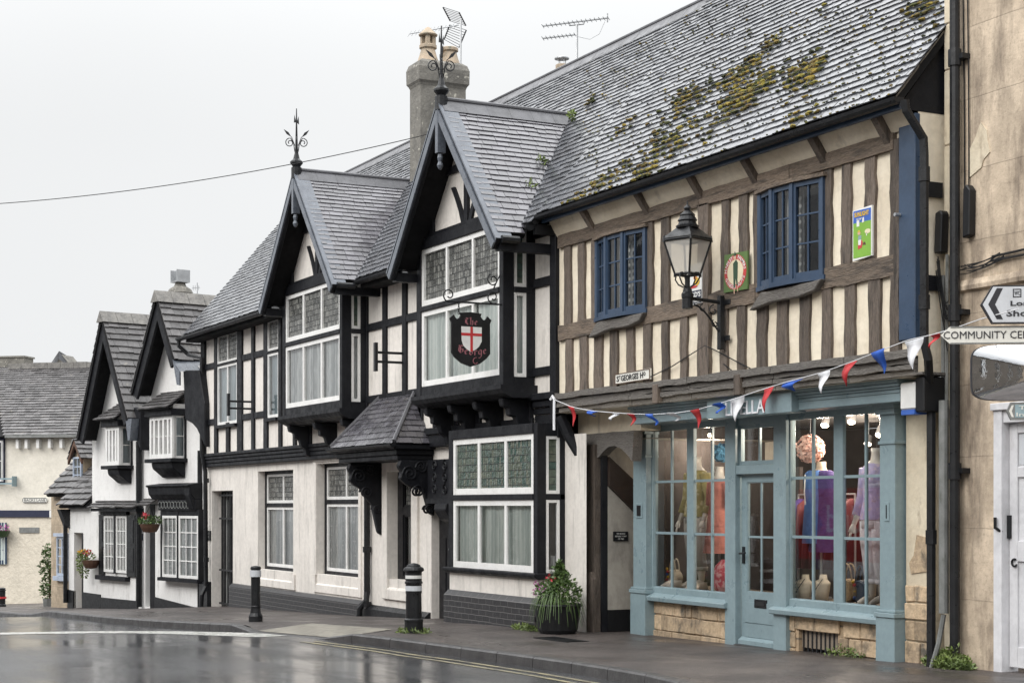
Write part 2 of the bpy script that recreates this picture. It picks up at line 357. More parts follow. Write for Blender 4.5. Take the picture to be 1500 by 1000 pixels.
def slab(mb,pts,th=.05):
    """thin solid under a polygon of 3d points"""
    P=[Vector(p) for p in pts]; n=(P[1]-P[0]).cross(P[2]-P[0]).normalized()
    if n.z<0: n=-n
    k=len(P); V=[tuple(p) for p in P]+[tuple(p-n*th) for p in P]
    mb.add(V,[tuple(range(k)),tuple(range(2*k-1,k-1,-1))]+[(i,(i+1)%k,(i+1)%k+k,i+k) for i in range(k)])
def window(parent,F,a0,a1,z0,z1,d,cols=1,rows=(),fw=.05,bw=.02,mw=None,mull=(),mat_='white',glass_='glass',cur=None,depth=.05,cd=.09,back=True,name='window',lights=None,barmat=None):
    """one framed window in the plane of F; d = front of the frame. mull: fractions of heavy mullions; rows: fractions (from the bottom) of thin bars; cols: panes per light"""
    fb=MB(); e=.002
    fb.box(a0,a0+fw,d-depth,d,z0,z1,F); fb.box(a1-fw,a1,d-depth,d,z0,z1,F)
    fb.box(a0+fw+e,a1-fw-e,d-depth+e,d-e,z0,z0+fw*1.15,F); fb.box(a0+fw+e,a1-fw-e,d-depth+e,d-e,z1-fw,z1,F)
    mw=mw or fw*.9; zz0,zz1=z0+fw*1.15,z1-fw
    xs=[a0+fw]
    for m in mull:
        c=a0+(a1-a0)*m; fb.box(c-mw/2,c+mw/2,d-depth+2*e,d-e*1.5,zz0,zz1,F); xs+= [c-mw/2,c+mw/2]
    xs.append(a1-fw)
    bb=MB()
    for i in range(0,len(xs),2):
        x0,x1=xs[i],xs[i+1]
        for k in range(1,cols):
            c=x0+(x1-x0)*k/cols; bb.box(c-bw/2,c+bw/2,d-depth*.85,d-depth*.3,zz0,zz1,F)
        for r in rows:
            c=zz0+(zz1-zz0)*r; bb.box(x0,x1,d-depth*.85+e,d-depth*.3-e,c-bw/2,c+bw/2,F)
    fo=fb.build(name,M[mat_],parent)
    bb.build('glazing_bar',M[barmat or mat_],fo)
    gb=MB()
    for i in range(0,len(xs),2):
        gb.quad([F.pt(xs[i],d-depth*.6,zz0),F.pt(xs[i+1],d-depth*.6,zz0),F.pt(xs[i+1],d-depth*.6,zz1),F.pt(xs[i],d-depth*.6,zz1)])
    gb.build('pane',M[glass_],fo)
    if cur:
        cb=MB(); n=max(2,int((a1-a0)/.04)); 
        P=[(a0+fw*.3+(a1-a0-fw*.6)*i/n) for i in range(n+1)]
        q=[d-depth-cd+.018*math.sin(i*1.9)+.01*math.sin(i*.7+a0) for i in range(n+1)]
        for i in range(n): cb.quad([F.pt(P[i],q[i],z0),F.pt(P[i+1],q[i+1],z0),F.pt(P[i+1],q[i+1],z1),F.pt(P[i],q[i],z1)])
        cb.build('curtain',M[cur],fo,smooth=True)
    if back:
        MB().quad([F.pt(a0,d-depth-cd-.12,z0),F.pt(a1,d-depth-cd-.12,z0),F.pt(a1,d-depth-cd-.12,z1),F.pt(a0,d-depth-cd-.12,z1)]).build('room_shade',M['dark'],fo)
    return fo
def text(parent,s,F,a0,a1,z0,z1,d,mat_,th=.004,off=0,name='lettering',shear=0,skew=0):
    cu=bpy.data.curves.new('txt','FONT'); cu.body=s; cu.extrude=.02; cu.offset=off; cu.resolution_u=2
    o=bpy.data.objects.new('txt',cu); COL.objects.link(o); bpy.context.view_layer.update()
    me=bpy.data.meshes.new_from_object(o.evaluated_get(bpy.context.evaluated_depsgraph_get()))
    COL.objects.unlink(o); bpy.data.objects.remove(o)
    xs=[v.co.x for v in me.vertices]; ys=[v.co.y for v in me.vertices]
    x0,x1,y0,y1=min(xs),max(xs),min(ys),max(ys)
    mb=MB(); V=[]
    for v in me.vertices:
        fx=(v.co.x-x0)/(x1-x0); fy=(v.co.y-y0)/(y1-y0)
        V.append(F.pt(a0+(a1-a0)*fx+shear*fy*(z1-z0),d+(th if v.co.z>0 else 0),z0+(z1-z0)*fy+skew*fx))
    mb.add(V,[tuple(p.vertices) for p in me.polygons]); bpy.data.meshes.remove(me)
    return mb.build(name,M[mat_],parent)
def poly(parent,name,F,pts,d0,d1,mat_,bevel=0,wob=0):
    return MB().prism(pts,d0,d1,F,wob).build(name,M[mat_],parent,bevel=bevel)
def stick(parent,name,u0,u1,z0,z1,d0,d1,mat_,F=A,wob=0,bevel=.006):
    mb=MB()
    if wob: mb.prism([(u0,z0),(u1,z0),(u1,z1),(u0,z1)],d0,d1,F,wob)
    else: mb.box(u0,u1,d0,d1,z0,z1,F)
    return mb.build(name,M[mat_],parent,bevel=bevel)
def blob_faces(mb,c,r,n=1,squash=1.0,jit=.35):
    """a small rough lump"""
    t=(1+5**.5)/2
    ico=[(-1,t,0),(1,t,0),(-1,-t,0),(1,-t,0),(0,-1,t),(0,1,t),(0,-1,-t),(0,1,-t),(t,0,-1),(t,0,1),(-t,0,-1),(-t,0,1)]
    fs=[(0,11,5),(0,5,1),(0,1,7),(0,7,10),(0,10,11),(1,5,9),(5,11,4),(11,10,2),(10,7,6),(7,1,8),(3,9,4),(3,4,2),(3,2,6),(3,6,8),(3,8,9),(4,9,5),(2,4,11),(6,2,10),(8,6,7),(9,8,1)]
    V=[]
    for x,y,z in ico:
        k=r/1.9*random.uniform(1-jit,1+jit); V.append((c[0]+x*k,c[1]+y*k,c[2]+z*k*squash))
    mb.add(V,fs)
def leafcloud(mb,center,rad,n,size,shape=None,bend=.4):
    cx,cy,cz=center
    for _ in range(n):
        while 1:
            x,y,z=[random.uniform(-1,1) for _ in range(3)]
            q=x*x+y*y+z*z
            if q<1 and random.random()<.3+.7*q: break
        p=Vector((cx+x*rad[0],cy+y*rad[1],cz+z*rad[2]))
        a=Vector((random.gauss(x,.7),random.gauss(y,.7),random.gauss(z+.3,.6))).normalized()
        b=a.cross(Vector((random.gauss(0,1),random.gauss(0,1),random.gauss(0,1)))).normalized()
        s=size*random.uniform(.6,1.3); m=p+a*s*.5
        nn=a.cross(b)*s*.12
        mb.add([tuple(p),tuple(m+b*s*.28+nn),tuple(p+a*s),tuple(m-b*s*.28+nn)],[(0,1,2,3)])
def leafmat(name,c,c2,rough=.5):
    return mat(name,c,rough,c2=c2,sc=6,isl=.45,bump=0,grain=.05)
M['leaf']=leafmat('foliage_green',(.075,.13,.03),(.04,.075,.02))
M['leaf_l']=leafmat('foliage_light',(.15,.20,.05),(.09,.13,.04))
M['leaf_d']=leafmat('foliage_dark',(.035,.07,.025),(.02,.04,.015))
M['petal_r']=leafmat('petals_red',(.5,.03,.05),(.35,.02,.04)); M['petal_y']=leafmat('petals_yellow',(.8,.5,.03),(.7,.35,.02)); M['petal_p']=leafmat('petals_pink',(.45,.12,.32),(.3,.08,.25))
# ================================================================ setting
def extrude_u(mb,prof,a0,a1,F=A):
    """profile polygon [(d,z)] extruded along the face from a0 to a1"""
    ar=sum(prof[i][0]*prof[(i+1)%len(prof)][1]-prof[(i+1)%len(prof)][0]*prof[i][1] for i in range(len(prof)))
    if ar<0: prof=prof[::-1]
    n=len(prof); V=[F.pt(a0,d,z) for d,z in prof]+[F.pt(a1,d,z) for d,z in prof]
    mb.add(V,[tuple(range(n-1,-1,-1)),tuple(range(n,2*n))]+[(i,(i+1)%n,(i+1)%n+n,i+n) for i in range(n)]); return mb
KP=[(-70,4.2),(-46,3.9),(-31.3,3.7),(-20.3,3.75),(-18,3.66),(-15.3,3.37),(-11.5,3.05),(-8.4,2.98),(-6.5,2.62),(-4.67,2.5),(-2.5,2.5),(-.8,2.66),(.4,2.93),(3,3.5),(8,4.6),(16,6.5)]
def kerb_w(u):
    for (a,b),(c,d) in zip(KP,KP[1:]):
        if u<=c:
            t=max(0,(u-a)/(c-a)); return b+(d-b)*t
    return KP[-1][1]
def kerb_z(u):
    drop=0
    if -12.1<u<-7.9:
        drop=min(1,(u+12.1)/.55,(-7.9-u)/.55)
    return g(u)-.105*drop
def sheet(name,us,ws,zf,mat_,kind='structure'):
    V=[];f=[]
    for u in us:
        for w in (ws(u) if callable(ws) else ws): V.append((u,-w,zf(u,w)))
    n=len(ws(us[0])) if callable(ws) else len(ws)
    for i in range(len(us)-1):
        for j in range(n-1): f.append((i*n+j,i*n+j+1,(i+1)*n+j+1,(i+1)*n+j))
    me=bpy.data.meshes.new(name); me.from_pydata(V,[],f); me.materials.append(mat_)
    o=_link(bpy.data.objects.new(name,me))
    if me.polygons[0].normal.z<0: me.flip_normals()
    if kind: o['kind']=kind
    return o
def wet_mat(name,c,c2,rdry,rwet,plo,phi,psc,bsc,bst,st=(1,1,1),agg=120):
    t=NT(name); v=t.vec(st)
    n=t.noise(v,psc,5,.62); wet=t.ramp(n,plo,phi)
    col=t.mix(t.ramp(t.noise(t.vec(),agg,3),.35,.7),c,c2); col=t.mix(t.ramp(t.noise(t.vec(),.9,5),.4,.75),col,tuple(x*.6 for x in c))
    ro=t.n('ShaderNodeMapRange',i_0=wet,i_3=rdry,i_4=rwet).outputs[0]
    bs=t.n('ShaderNodeMapRange',i_0=wet,i_3=bst,i_4=.0).outputs[0]
    h=t.noise(t.vec(),bsc,4,.7)
    bp=t.n('ShaderNodeBump',i_Strength=bs,i_Distance=.012,i_Height=h)
    rip=t.n('ShaderNodeBump',i_Strength=.16,i_Distance=.006,i_Height=t.noise(t.vec((.7,1,1)),16,4),i_Normal=bp.outputs[0])
    t.bsdf(col,ro,rip.outputs[0],0,.5); return t.mat
M['road']=wet_mat('asphalt_wet',(.036,.037,.040),(.075,.077,.082),.26,.13,.40,.56,.7,70,.06,st=(.35,1.1,1),agg=50)
M['pave']=wet_mat('tarmac_damp',(.042,.036,.034),(.125,.105,.097),.5,.14,.46,.74,.8,45,.9,st=(.6,1.6,1),agg=38)
M['kerb']=mat('kerb_stone',(.062,.06,.06),.45,c2=(.035,.034,.035),sc=4,bump=.6,bsc=40,stain=(.13,.125,.12),stsc=(3,3,3),stlo=.6,sthi=.8)
M['wline']=mat('road_paint_white',(.50,.50,.47),.3,c2=(.30,.30,.28),sc=3,bump=.3,bsc=60,stain=(.16,.16,.16),stsc=(3,3,3),stlo=.62,sthi=.75)
M['yline']=mat('road_paint_yellow',(.30,.265,.16),.45,c2=(.14,.13,.10),sc=4,bump=.3,bsc=60,stain=(.07,.07,.07),stsc=(5,5,5),stlo=.5,sthi=.7)
def rng(a,b,s): 
    n=max(1,int((b-a)/s)); return [a+(b-a)*i/n for i in range(n+1)]
sheet('ground',[-400,-200]+rng(-100,60,10)+[200,400],[-300,-100,-40,-10,0,10,40,100,300],lambda u,w:g(u)-.16,M['road'])
sheet('road',rng(-70,40,.8),lambda u:[kerb_w(u)-.1+ (9.9-kerb_w(u))*k/6 for k in range(7)],lambda u,w:g(u)-.12+.03*math.sin(min(1,max(0,(w-2.5)/7.4))*math.pi),M['road'])
ROADZ=lambda u,w:g(u)-.12+.03*math.sin(min(1,max(0,(w-2.5)/7.4))*math.pi)
sheet('pavement',rng(-60,16,.4),lambda u:[-1.6,0,.6]+[.6+(kerb_w(u)-.14-.6)*k/6 for k in range(1,7)],lambda u,w:g(u)+(kerb_z(u)-g(u))*max(0,min(1,(w-kerb_w(u)+1.1)/.96)),M['pave'])
sheet('far_pavement',rng(-70,40,2),[9.8,10.2,12.6],lambda u,w:g(u)-.0,M['pave'])
kb=MB(); u=-60
while u<16:
    e=u+.9-.012
    P=[]
    for x in (u,e):
        w=kerb_w(x); z=kerb_z(x)
        P+=[(x,-(w-.14),z+.003),(x,-(w-.018),z+.003),(x,-w,z-.016),(x,-(w+.012),g(x)-.2)]
    kb.add(P,[(0,4,5,1),(1,5,6,2),(2,6,7,3),(0,1,2,3),(7,6,5,4)]); u+=.9
tag(kb.build('kerb',M['kerb']),kind='structure')
# road markings: the white give-way line and the double yellow lines
def strip(name,path,wid,mat_,lift=.004):
    V=[];f=[]
    for i,(u,w) in enumerate(path):
        a=path[max(0,i-1)];b=path[min(len(path)-1,i+1)]; dx,dy=b[0]-a[0],b[1]-a[1]; L=math.hypot(dx,dy); nx,ny=-dy/L*wid/2,dx/L*wid/2
        for sg in (1,-1):
            q=(u+nx*sg,w+ny*sg); V.append((q[0],-q[1],ROADZ(*q)+lift))
    for i in range(len(path)-1): f.append((2*i,2*i+1,2*i+3,2*i+2))
    me=bpy.data.meshes.new(name); me.from_pydata(V,[],f); me.materials.append(mat_); o=_link(bpy.data.objects.new(name,me))
    if me.polygons[0].normal.z<0: me.flip_normals()
    o['kind']='structure'; return o
wl=[ground(px,py,-.11) for px,py in [(-90,931),(0,929.5),(80,928),(160,926.8),(230,926.6),(300,927.6),(360,929.3),(415,931)]]
strip('white_road_line',wl,.95,M['wline'])
for k,off in enumerate((.30,.50)):
    strip('yellow_road_line',[(x,kerb_w(x)+off) for x in rng(-8.2,14,.35)],.075,M['yline'])
# blister paving at the dropped kerb
t=NT('blister_paving'); v=t.vec()
vo=t.n('ShaderNodeTexVoronoi',i_Vector=v,i_Scale=15.0,i_Randomness=0.0); col=t.mix(t.ramp(t.noise(v,8,4),.4,.7),(.25,.23,.19),(.15,.14,.12))
t.bsdf(col,.5,t.bump(t.ramp(vo.outputs['Distance'],.4,.2),1.0,.02)); M['blister']=t.mat
sheet('tactile_paving',rng(-11.6,-8.5,.25),lambda u:[kerb_w(u)-.16-.85+.85*k/4 for k in range(5)],lambda u,w:.006+g(u)+(kerb_z(u)-g(u))*max(0,min(1,(w-kerb_w(u)+1.1)/.96)),M['blister'])
# ---------------------------------------------------------------- world, sun, camera
wd=bpy.data.worlds.new('World'); bpy.context.scene.world=wd; wd.use_nodes=True
nt=wd.node_tree; nt.nodes.clear()
def wn(ty,**k):
    x=nt.nodes.new(ty)
    for a,b in k.items(): setattr(x,a,b)
    return x
SUN_EL,SUN_AZ=34,0
sky=wn('ShaderNodeTexSky',sky_type='NISHITA',sun_disc=False,sun_elevation=R(SUN_EL),sun_rotation=R(205),air_density=1.5,dust_density=6.0)
bw=wn('ShaderNodeRGBToBW'); nt.links.new(sky.outputs[0],bw.inputs[0])
tc=wn('ShaderNodeTexCoord'); sp=wn('ShaderNodeSeparateXYZ'); nt.links.new(tc.outputs['Generated'],sp.inputs[0])
mr=wn('ShaderNodeMapRange'); mr.interpolation_type='SMOOTHSTEP'
for i,v_ in ((1,.20),(2,.85),(3,7.2),(4,26.0)): mr.inputs[i].default_value=v_
nt.links.new(sp.outputs[2],mr.inputs[0])
# faint cloud structure
nz=wn('ShaderNodeTexNoise'); nz.inputs['Scale'].default_value=1.6; nz.inputs['Detail'].default_value=4; nt.links.new(tc.outputs['Generated'],nz.inputs['Vector'])
nm=wn('ShaderNodeMapRange'); 
for i,v_ in ((1,.3),(2,.7),(3,.94),(4,1.05)): nm.inputs[i].default_value=v_
nt.links.new(nz.outputs['Fac'],nm.inputs[0])
ml=wn('ShaderNodeMath',operation='MULTIPLY'); nt.links.new(mr.outputs[0],ml.inputs[0]); nt.links.new(nm.outputs[0],ml.inputs[1])
cc=wn('ShaderNodeMix',data_type='RGBA'); cc.blend_type='MIX'; cc.inputs[0].default_value=.06
tint=wn('ShaderNodeVectorMath',operation='SCALE'); tint.inputs[0].default_value=(.985,1.0,1.01); nt.links.new(ml.outputs[0],tint.inputs['Scale'])
nt.links.new(tint.outputs[0],cc.inputs[6]); nt.links.new(bw.outputs[0],cc.inputs[7])
bg=wn('ShaderNodeBackground'); bg.inputs[1].default_value=.10; nt.links.new(cc.outputs[2],bg.inputs[0])
wo=wn('ShaderNodeOutputWorld'); nt.links.new(bg.outputs[0],wo.inputs[0])
sl=bpy.data.lights.new('sun','SUN'); sl.energy=1.5; sl.angle=R(40); sl.color=(1,.97,.93)
so=_link(bpy.data.objects.new('sun',sl)); 
so.rotation_euler=Vector((-.30,1.0,-.70)).to_track_quat('-Z','Y').to_euler()
cam=bpy.data.cameras.new('camera'); co=_link(bpy.data.objects.new('camera',cam))
cam.sensor_width=36; cam.lens=36*FPX/1500; cam.shift_y=(HY-500)/1500; cam.clip_end=2000; cam.clip_start=.1
co.location=(CU,-CW,EYE)
fwd=Vector((_r[1],-_n[1],0)); co.rotation_euler=fwd.to_track_quat('-Z','Y').to_euler()
sc=bpy.context.scene; sc.camera=co
sc.view_settings.view_transform='Standard'; sc.view_settings.look='None'; sc.view_settings.exposure=.36; sc.view_settings.gamma=1
sc.cycles.max_bounces=8; sc.cycles.transparent_max_bounces=12; sc.cycles.sample_clamp_indirect=4
# ================================================================ the inn
EZ,EWO,TAN=5.62,.42,1.183; RW,RZ=-2.5,9.07
ROOF_EY=Vector((0,2.92,3.45)).normalized(); ROOF_L=math.hypot(2.92,3.45)
def wm(z): return EWO-(z-EZ)/TAN
UP=-7.28           # party line between the inn and the timbered house
inn=thing('inn','long black and white timbered inn with two pointed gables and projecting windows','inn',(-15.8,0,-.3))
U=A.S
# openings in the ground floor wall
LW=-.1
h_door=(U(310.4,LW),U(341.2,LW),-.62,2.06,.24)
h_w1=(U(378,LW),U(429.5,LW),.40,2.44,.26)
h_w2=(U(464.5,LW),U(526.5,LW),.42,2.52,.28)
h_w3=(U(570,LW),U(605.5,LW),.46,2.30,.26)
h_d2=(U(632,LW),U(659,LW),-.2,2.45,.26)
ULE=U(298,LW); URE=U(859,LW)
wb=MB(); wb.wall(ULE,URE,-1.0,2.70,LW,[h_door,h_w1,h_w2,h_w3,h_d2])
wb.wall(-24.28,UP,2.85,5.66,0,[(U(320,0),U(349.7,0),3.50,5.5,.2),(U(394,0),U(410,0),3.50,5.5,.2)])
wb.quad([(-24.28,0,2.6),(-24.28,0,5.6),(-24.28,7,5.6),(-24.28,7,2.6)]); wb.quad([(ULE,.1,-1),(ULE,.1,2.7),(ULE,7,2.7),(ULE,7,-1)])
wb.quad([(-24.28,0,5.6),(-24.28,2.5,9.0),(-24.28,5,5.6)])
wb.quad([(-24.28,5.4,-1),(-24.28,5.4,5.6),(UP,5.4,5.6),(UP,5.4,-1)])
wall=wb.build('wall',M['pink'],inn)
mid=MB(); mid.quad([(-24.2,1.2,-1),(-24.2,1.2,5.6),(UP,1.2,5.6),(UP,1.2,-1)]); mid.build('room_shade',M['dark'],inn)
# --- upper timbers
T=.045
def bst(px0,px1,z0,z1,d1=T,d=0,nm='stud',d0=None):
    return stick(inn,nm,U(px0,d),U(px1,d),z0,z1,(d-.02) if d0 is None else d0,d1+d,'black')
Z_R1=(4.80,4.93); Z_R2=(3.54,3.67); Z_B=(2.60,2.90)
bst(297.5,302.5,2.9,5.6,.06,nm='corner_post')
for a,b,z0,z1 in [(316,320.3,2.9,5.6),(349.7,356.7,2.9,5.6),(370.5,374.4,2.9,5.6),(388.5,393.9,2.9,5.6),(410.3,414.3,2.9,5.6),(333.3,338,2.9,3.54),(431.6,435.5,2.9,3.5),(452.4,457.6,2.9,3.5)]: bst(a,b,z0,z1)
for zs in (Z_R1,Z_R2):
    for a,b in [(297,316),(356.7,370.5),(374.4,388.5)]:
        bst(a+.3,b-.2,zs[0],zs[1],T-.006,nm='rail')
stick(inn,'rail',U(320.4,0),U(349.6,0),3.43,3.50,-.02,.10,'black'); stick(inn,'rail',U(394,0),U(410.2,0),3.43,3.50,-.02,.10,'black')
for a,b in ((320.4,349.6),(394,410.2)):stick(inn,'rail',U(a,0),U(b,0),5.5,5.6,-.02,T-.004,'black')
window(inn,A,U(320.5,0),U(349.5,0),4.86,5.5,.03,mull=(.5,),glass_='lead_clear',fw=.045,mw=.04,back=False,barmat='white',name='casement_window')
window(inn,A,U(320.5,0),U(349.5,0),3.5,4.82,.03,mull=(.5,),cur='blind',fw=.06,mw=.06,cd=.05,back=False,name='casement_window')
stick(inn,'rail',U(320.4,0),U(349.6,0),4.815,4.865,-.02,T+.01,'black')
window(inn,A,U(394,0),U(410.2,0),4.86,5.5,.03,glass_='lead_clear',fw=.05,back=False,name='casement_window')
window(inn,A,U(394,0),U(410.2,0),3.5,4.82,.03,cur='blind',fw=.06,cd=.05,back=False,name='casement_window')
stick(inn,'rail',U(394,0),U(410.2,0),4.815,4.865,-.02,T+.01,'black')
# between the bays
for a,b,z0,z1 in [(529,540.3,2.9,5.6),(563,568.2,2.9,5.6),(592,597.7,2.9,5.6),(613.5,621,2.9,5.6)]: bst(a,b,z0,z1)
for zs in (Z_R1,Z_R2):
    for a,b in [(540.3,563),(568.2,592),(597.7,613.5)]: bst(a+.2,b-.2,zs[0]-.03,zs[1]-.03,T-.006,nm='rail')
# right of the right bay
for a,b in [(770,782),(811,819.6)]: bst(a,b,2.9,5.6,T+.02)
for z0,z1 in [(4.80,4.93),(3.55,3.67)]: bst(782.2,810.8,z0,z1,T-.006,nm='rail')
bst(782.2,810.8,5.5,5.62,T-.006,nm='rail')
# jetty band with mouldings, left of the porch
jb=MB()
for z0,z1,d in [(2.83,2.90,.07),(2.76,2.825,.045),(2.68,2.755,.025),(2.60,2.675,.01)]: jb.box(-24.3,U(568,0),-.12,d,z0,z1)
jb.build('jetty_moulding',M['black'],inn,bevel=.012)
jb=MB()
for z0,z1,d in [(2.86,2.97,.05),(2.66,2.855,.02)]: jb.box(U(612,0),U(783,0),-.12,d,z0,z1)
for z0,z1,d in [(3.2,3.3,.1),(3.10,3.195,.06),(3.0,3.095,.03),(2.86,2.995,.015),(2.66,2.855,.03)]: jb.box(U(784,0),UP-.0,-.12,d,z0,z1)
jb.build('jetty_moulding',M['black'],inn,bevel=.012)
for a,b in [(612,620),(637,642),(668,674),(700,706),(732,738)]: bst(a,b,2.97,3.4)
# plinth of black brick
pb=MB()
def plinth(a,b,top=.035,d=.0):
    extrude_u(pb,[(LW-.05,-1.0),(d,-1.0),(d,top-.07),(LW+.02,top),(LW-.05,top)],a,b)
plinth(U(341,LW)+.02,U(533,LW))
pb.build('brick_plinth',M['brick'],inn)
pb=MB(); plinth(ULE-.02,U(310.2,LW)-.03,.0); pb.build('plinth',M['iron'],inn); pb=MB(); plinth(U(533.5,LW),U(631,LW),-.02,.0); pb.build('plinth',M['iron'],inn)
# --- ground floor windows
def gwin(h,ledge=True,surround=True,lab=None):
    a0,a1,z0,z1=h[:4]; d=LW-.17
    fr=MB(); fr.box(a0,a0+.07,d-.09,d+.02,z0,z1); fr.box(a1-.07,a1,d-.09,d+.02,z0,z1); fr.box(a0+.071,a1-.071,d-.09,d+.018,z0,z0+.06); fr.box(a0+.071,a1-.071,d-.09,d+.018,z1-.06,z1)
    zt=z0+(z1-z0)*.655; fr.box(a0+.071,a1-.071,d-.09,d+.018,zt-.035,zt+.04)
    f=fr.build('window_surround',M['black'],inn)
    window(inn,A,a0+.075,a1-.075,zt+.042,z1-.063,d,mull=(.5,),glass_='lead_clear',fw=.05,mw=.05,back=False,name='sash_window')
    window(inn,A,a0+.075,a1-.075,z0+.063,zt-.037,d,mull=(.5,),cur='lace',fw=.055,mw=.055,cd=.03,back=False,name='sash_window')
    if ledge:
        sb=MB(); extrude_u(sb,[(LW-.18,z0-.02),(LW+.03,z0-.2),(LW+.03,z0-.34),(LW-.05,z0-.34)],a0-.02,a1+.02)
        sb.box(a1+.021,a1+.14,LW-.02,LW+.035,z0-.34,z0-.03); sb.box(a0-.14,a0-.021,LW-.02,LW+.035,z0-.34,z0-.03)
        sb.build('window_sill',M['pink'],inn)
gwin(h_w1); gwin(h_w2)
sr=MB(); 
a0,a1,z0,z1=h_w2[:4]
sr.box(a0-.17,a0-.002,LW-.02,LW+.03,z0-.03,z1+.03); sr.box(a1+.002,a1+.13,LW-.02,LW+.03,z0-.03,z1+.03); sr.box(a0-.17,a1+.13,LW-.02,LW+.035,z1+.032,z1+.2)
a0,a1,z0,z1=h_w3[:4]
sr.box(a0-.22,a0-.002,LW-.02,LW+.05,z0-.35,z1+.2); sr.box(a1+.002,a1+.25,LW-.02,LW+.05,z0-.35,z1+.2); sr.box(a0-.001,a1+.001,LW-.02,LW+.05,z1+.002,z1+.2); extrude_u(sr,[(LW-.18,z0-.02),(LW+.05,z0-.17),(LW+.05,z0-.35),(LW-.02,z0-.35)],a0-.001,a1+.001)
sr.build('stone_surround',M['pink'],inn,bevel=.012)
a0,a1,z0,z1=h_w3[:4]
fr=MB(); d=LW-.16
fr.box(a0,a0+.22,d-.1,d,z0,z1); fr.box(a1-.05,a1,d-.1,d,z0,z1); fr.box(a0+.221,a1-.051,d-.1,d-.003,z1-.16,z1); fr.box(a0+.221,a1-.051,d-.1,d-.003,z0,z0+.06); fr.box(a0+.221,a1-.051,d-.1,d-.003,1.56,1.70); fr.build('window_surround',M['recess'],inn)
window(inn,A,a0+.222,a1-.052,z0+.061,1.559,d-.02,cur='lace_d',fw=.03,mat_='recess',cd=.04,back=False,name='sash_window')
window(inn,A,a0+.222,a1-.052,1.701,z1-.161,d-.02,glass_='lead_clear',fw=.03,mat_='recess',back=False,name='sash_window')
# --- narrow passage door with an iron gate
a0,a1,z0,z1=h_door[:4]
MB().box(a0+.02,a1-.001,LW-.26,LW-.22,z0,z1).build('passage_door',M['recess'],inn)
gb=MB()
for k in range(6):
    x=a0+.35+(a1-a0-.45)*k/5; gb.box(x-.012,x+.012,LW-.14,LW-.115,z0+.12,z1-.05)
for z in (z0+.15,z0+.9,z1-.62,z1-.1): gb.box(a0+.2,a1-.02,LW-.15,LW-.105,z-.02,z+.02)
gb.build('iron_gate',M['iron'],inn)
MB().box(a0+.42,a0+.62,LW-.215,LW-.205,z0+.1,z1-.2).build('door_panel',M['pipe_grey'],inn)
# --- entrance door in its dark recess
a0,a1,z0,z1=h_d2[:4]
db=MB(); db.box(a0,a1,LW-.2,LW-.14,z0,z1)
for k in range(3): db.box(a0+.1+.24*k,a0+.28+.24*k,LW-.14,LW-.125,.25,1.2)
dd=db.build('entrance_door',M['recess'],inn)
MB().lathe((a1-.2,LW-.1),[(.0,1.0),(.03,1.0),(.035,1.03),(.0,1.06)],8).build('door_handle',M['galv'],dd)
# ================================================================ projecting upper windows
def bay(px0,px1,pxr,d,ztop=5.72,lights=3,nbr=4,pxb=None):
    a0,a1=U(px0,d),U(px1,d); ar=a1
    pw=.14
    fr=MB()
    fr.box(a0,a0+pw,.02,d+.02,3.36,ztop); fr.box(a1-pw*.8,a1+.01,d-.16,d+.02,3.36,ztop)
    fr.box(a0+pw+.001,a1-pw*.8-.001,d-.12,d+.03,4.735,4.815); fr.box(a0+pw+.001,a1-pw*.8-.001,d-.12,d+.012,3.36,3.57)
    fr.box(a0+pw+.001,a1-pw*.8-.001,d-.12,d+.03,ztop-.02,ztop+.14)
    fr.box(a1-.06,a1+.008,.02,d-.161,3.36,3.54); fr.box(a1-.06,a1+.02,.06,d-.161,4.735,4.815); fr.box(a1-.06,a1+.009,.0,.14,3.54,ztop); fr.box(a1-.06,a1+.009,.14,d-.161,5.62,ztop)
    bf=fr.build('bay_frame',M['black'],inn,bevel=.008)
    base=MB(); extrude_u(base,[(0,3.24),(d*.8,3.24),(d+.04,3.30),(d+.09,3.36),(d+.09,3.42),(0,3.42)],a0-.08,a1+.08)
    base.build('bay_base',M['black'],inn)
    roof=MB(); roof.box(a0,a1,.0,d,ztop,ztop+.03); roof.build('bay_ceiling',M['deck'],inn)
    F=Face((a0+pw,d),(a1-pw*.8,d)); G=Face((a1,d-.161),(a1,.141))
    window(inn,F,0.002,F.L-.002,4.816,ztop-.021,.0,mull=(1/3,2/3),glass_='lead_clear',fw=.075,mw=.06,back=False,depth=.06,name='casement_window')
    window(inn,F,0.002,F.L-.002,3.571,4.734,.0,mull=(1/3,2/3),cur=pxb or 'lace',fw=.075,mw=.06,back=False,depth=.06,cd=.04,name='casement_window')
    window(inn,G,0.002,G.L-.002,4.816,5.619,.0,glass_='lead_green',fw=.045,back=False,depth=.05,name='casement_window')
    window(inn,G,0.002,G.L-.002,3.541,4.734,.0,cur=pxb or 'lace',fw=.045,back=False,depth=.05,cd=.03,name='casement_window')
    for k in range(nbr):
        x=a0+.12+(a1-a0-.36)*k/(nbr-1)
        br=MB(); pr=[(0,3.235),(d*.95,3.235),(d*.9,3.13),(d*.72,3.10),(d*.70,3.0),(d*.5,2.98),(d*.42,2.86),(d*.26,2.80),(d*.2,2.68),(0,2.66)]
        extrude_u(br,pr,x,x+.13); br.build('bracket',M['black'],inn,bevel=.012)
        wp=MB(); wp.box(x+.02,x+.11,.0,.05,2.7,3.2); wp.build('wall_post',M['black'],inn)
    return a0,a1
bayR=bay(612.5,738,781,.5,pxb='curtain'); bayL=bay(415,502,537,.475,nbr=3)
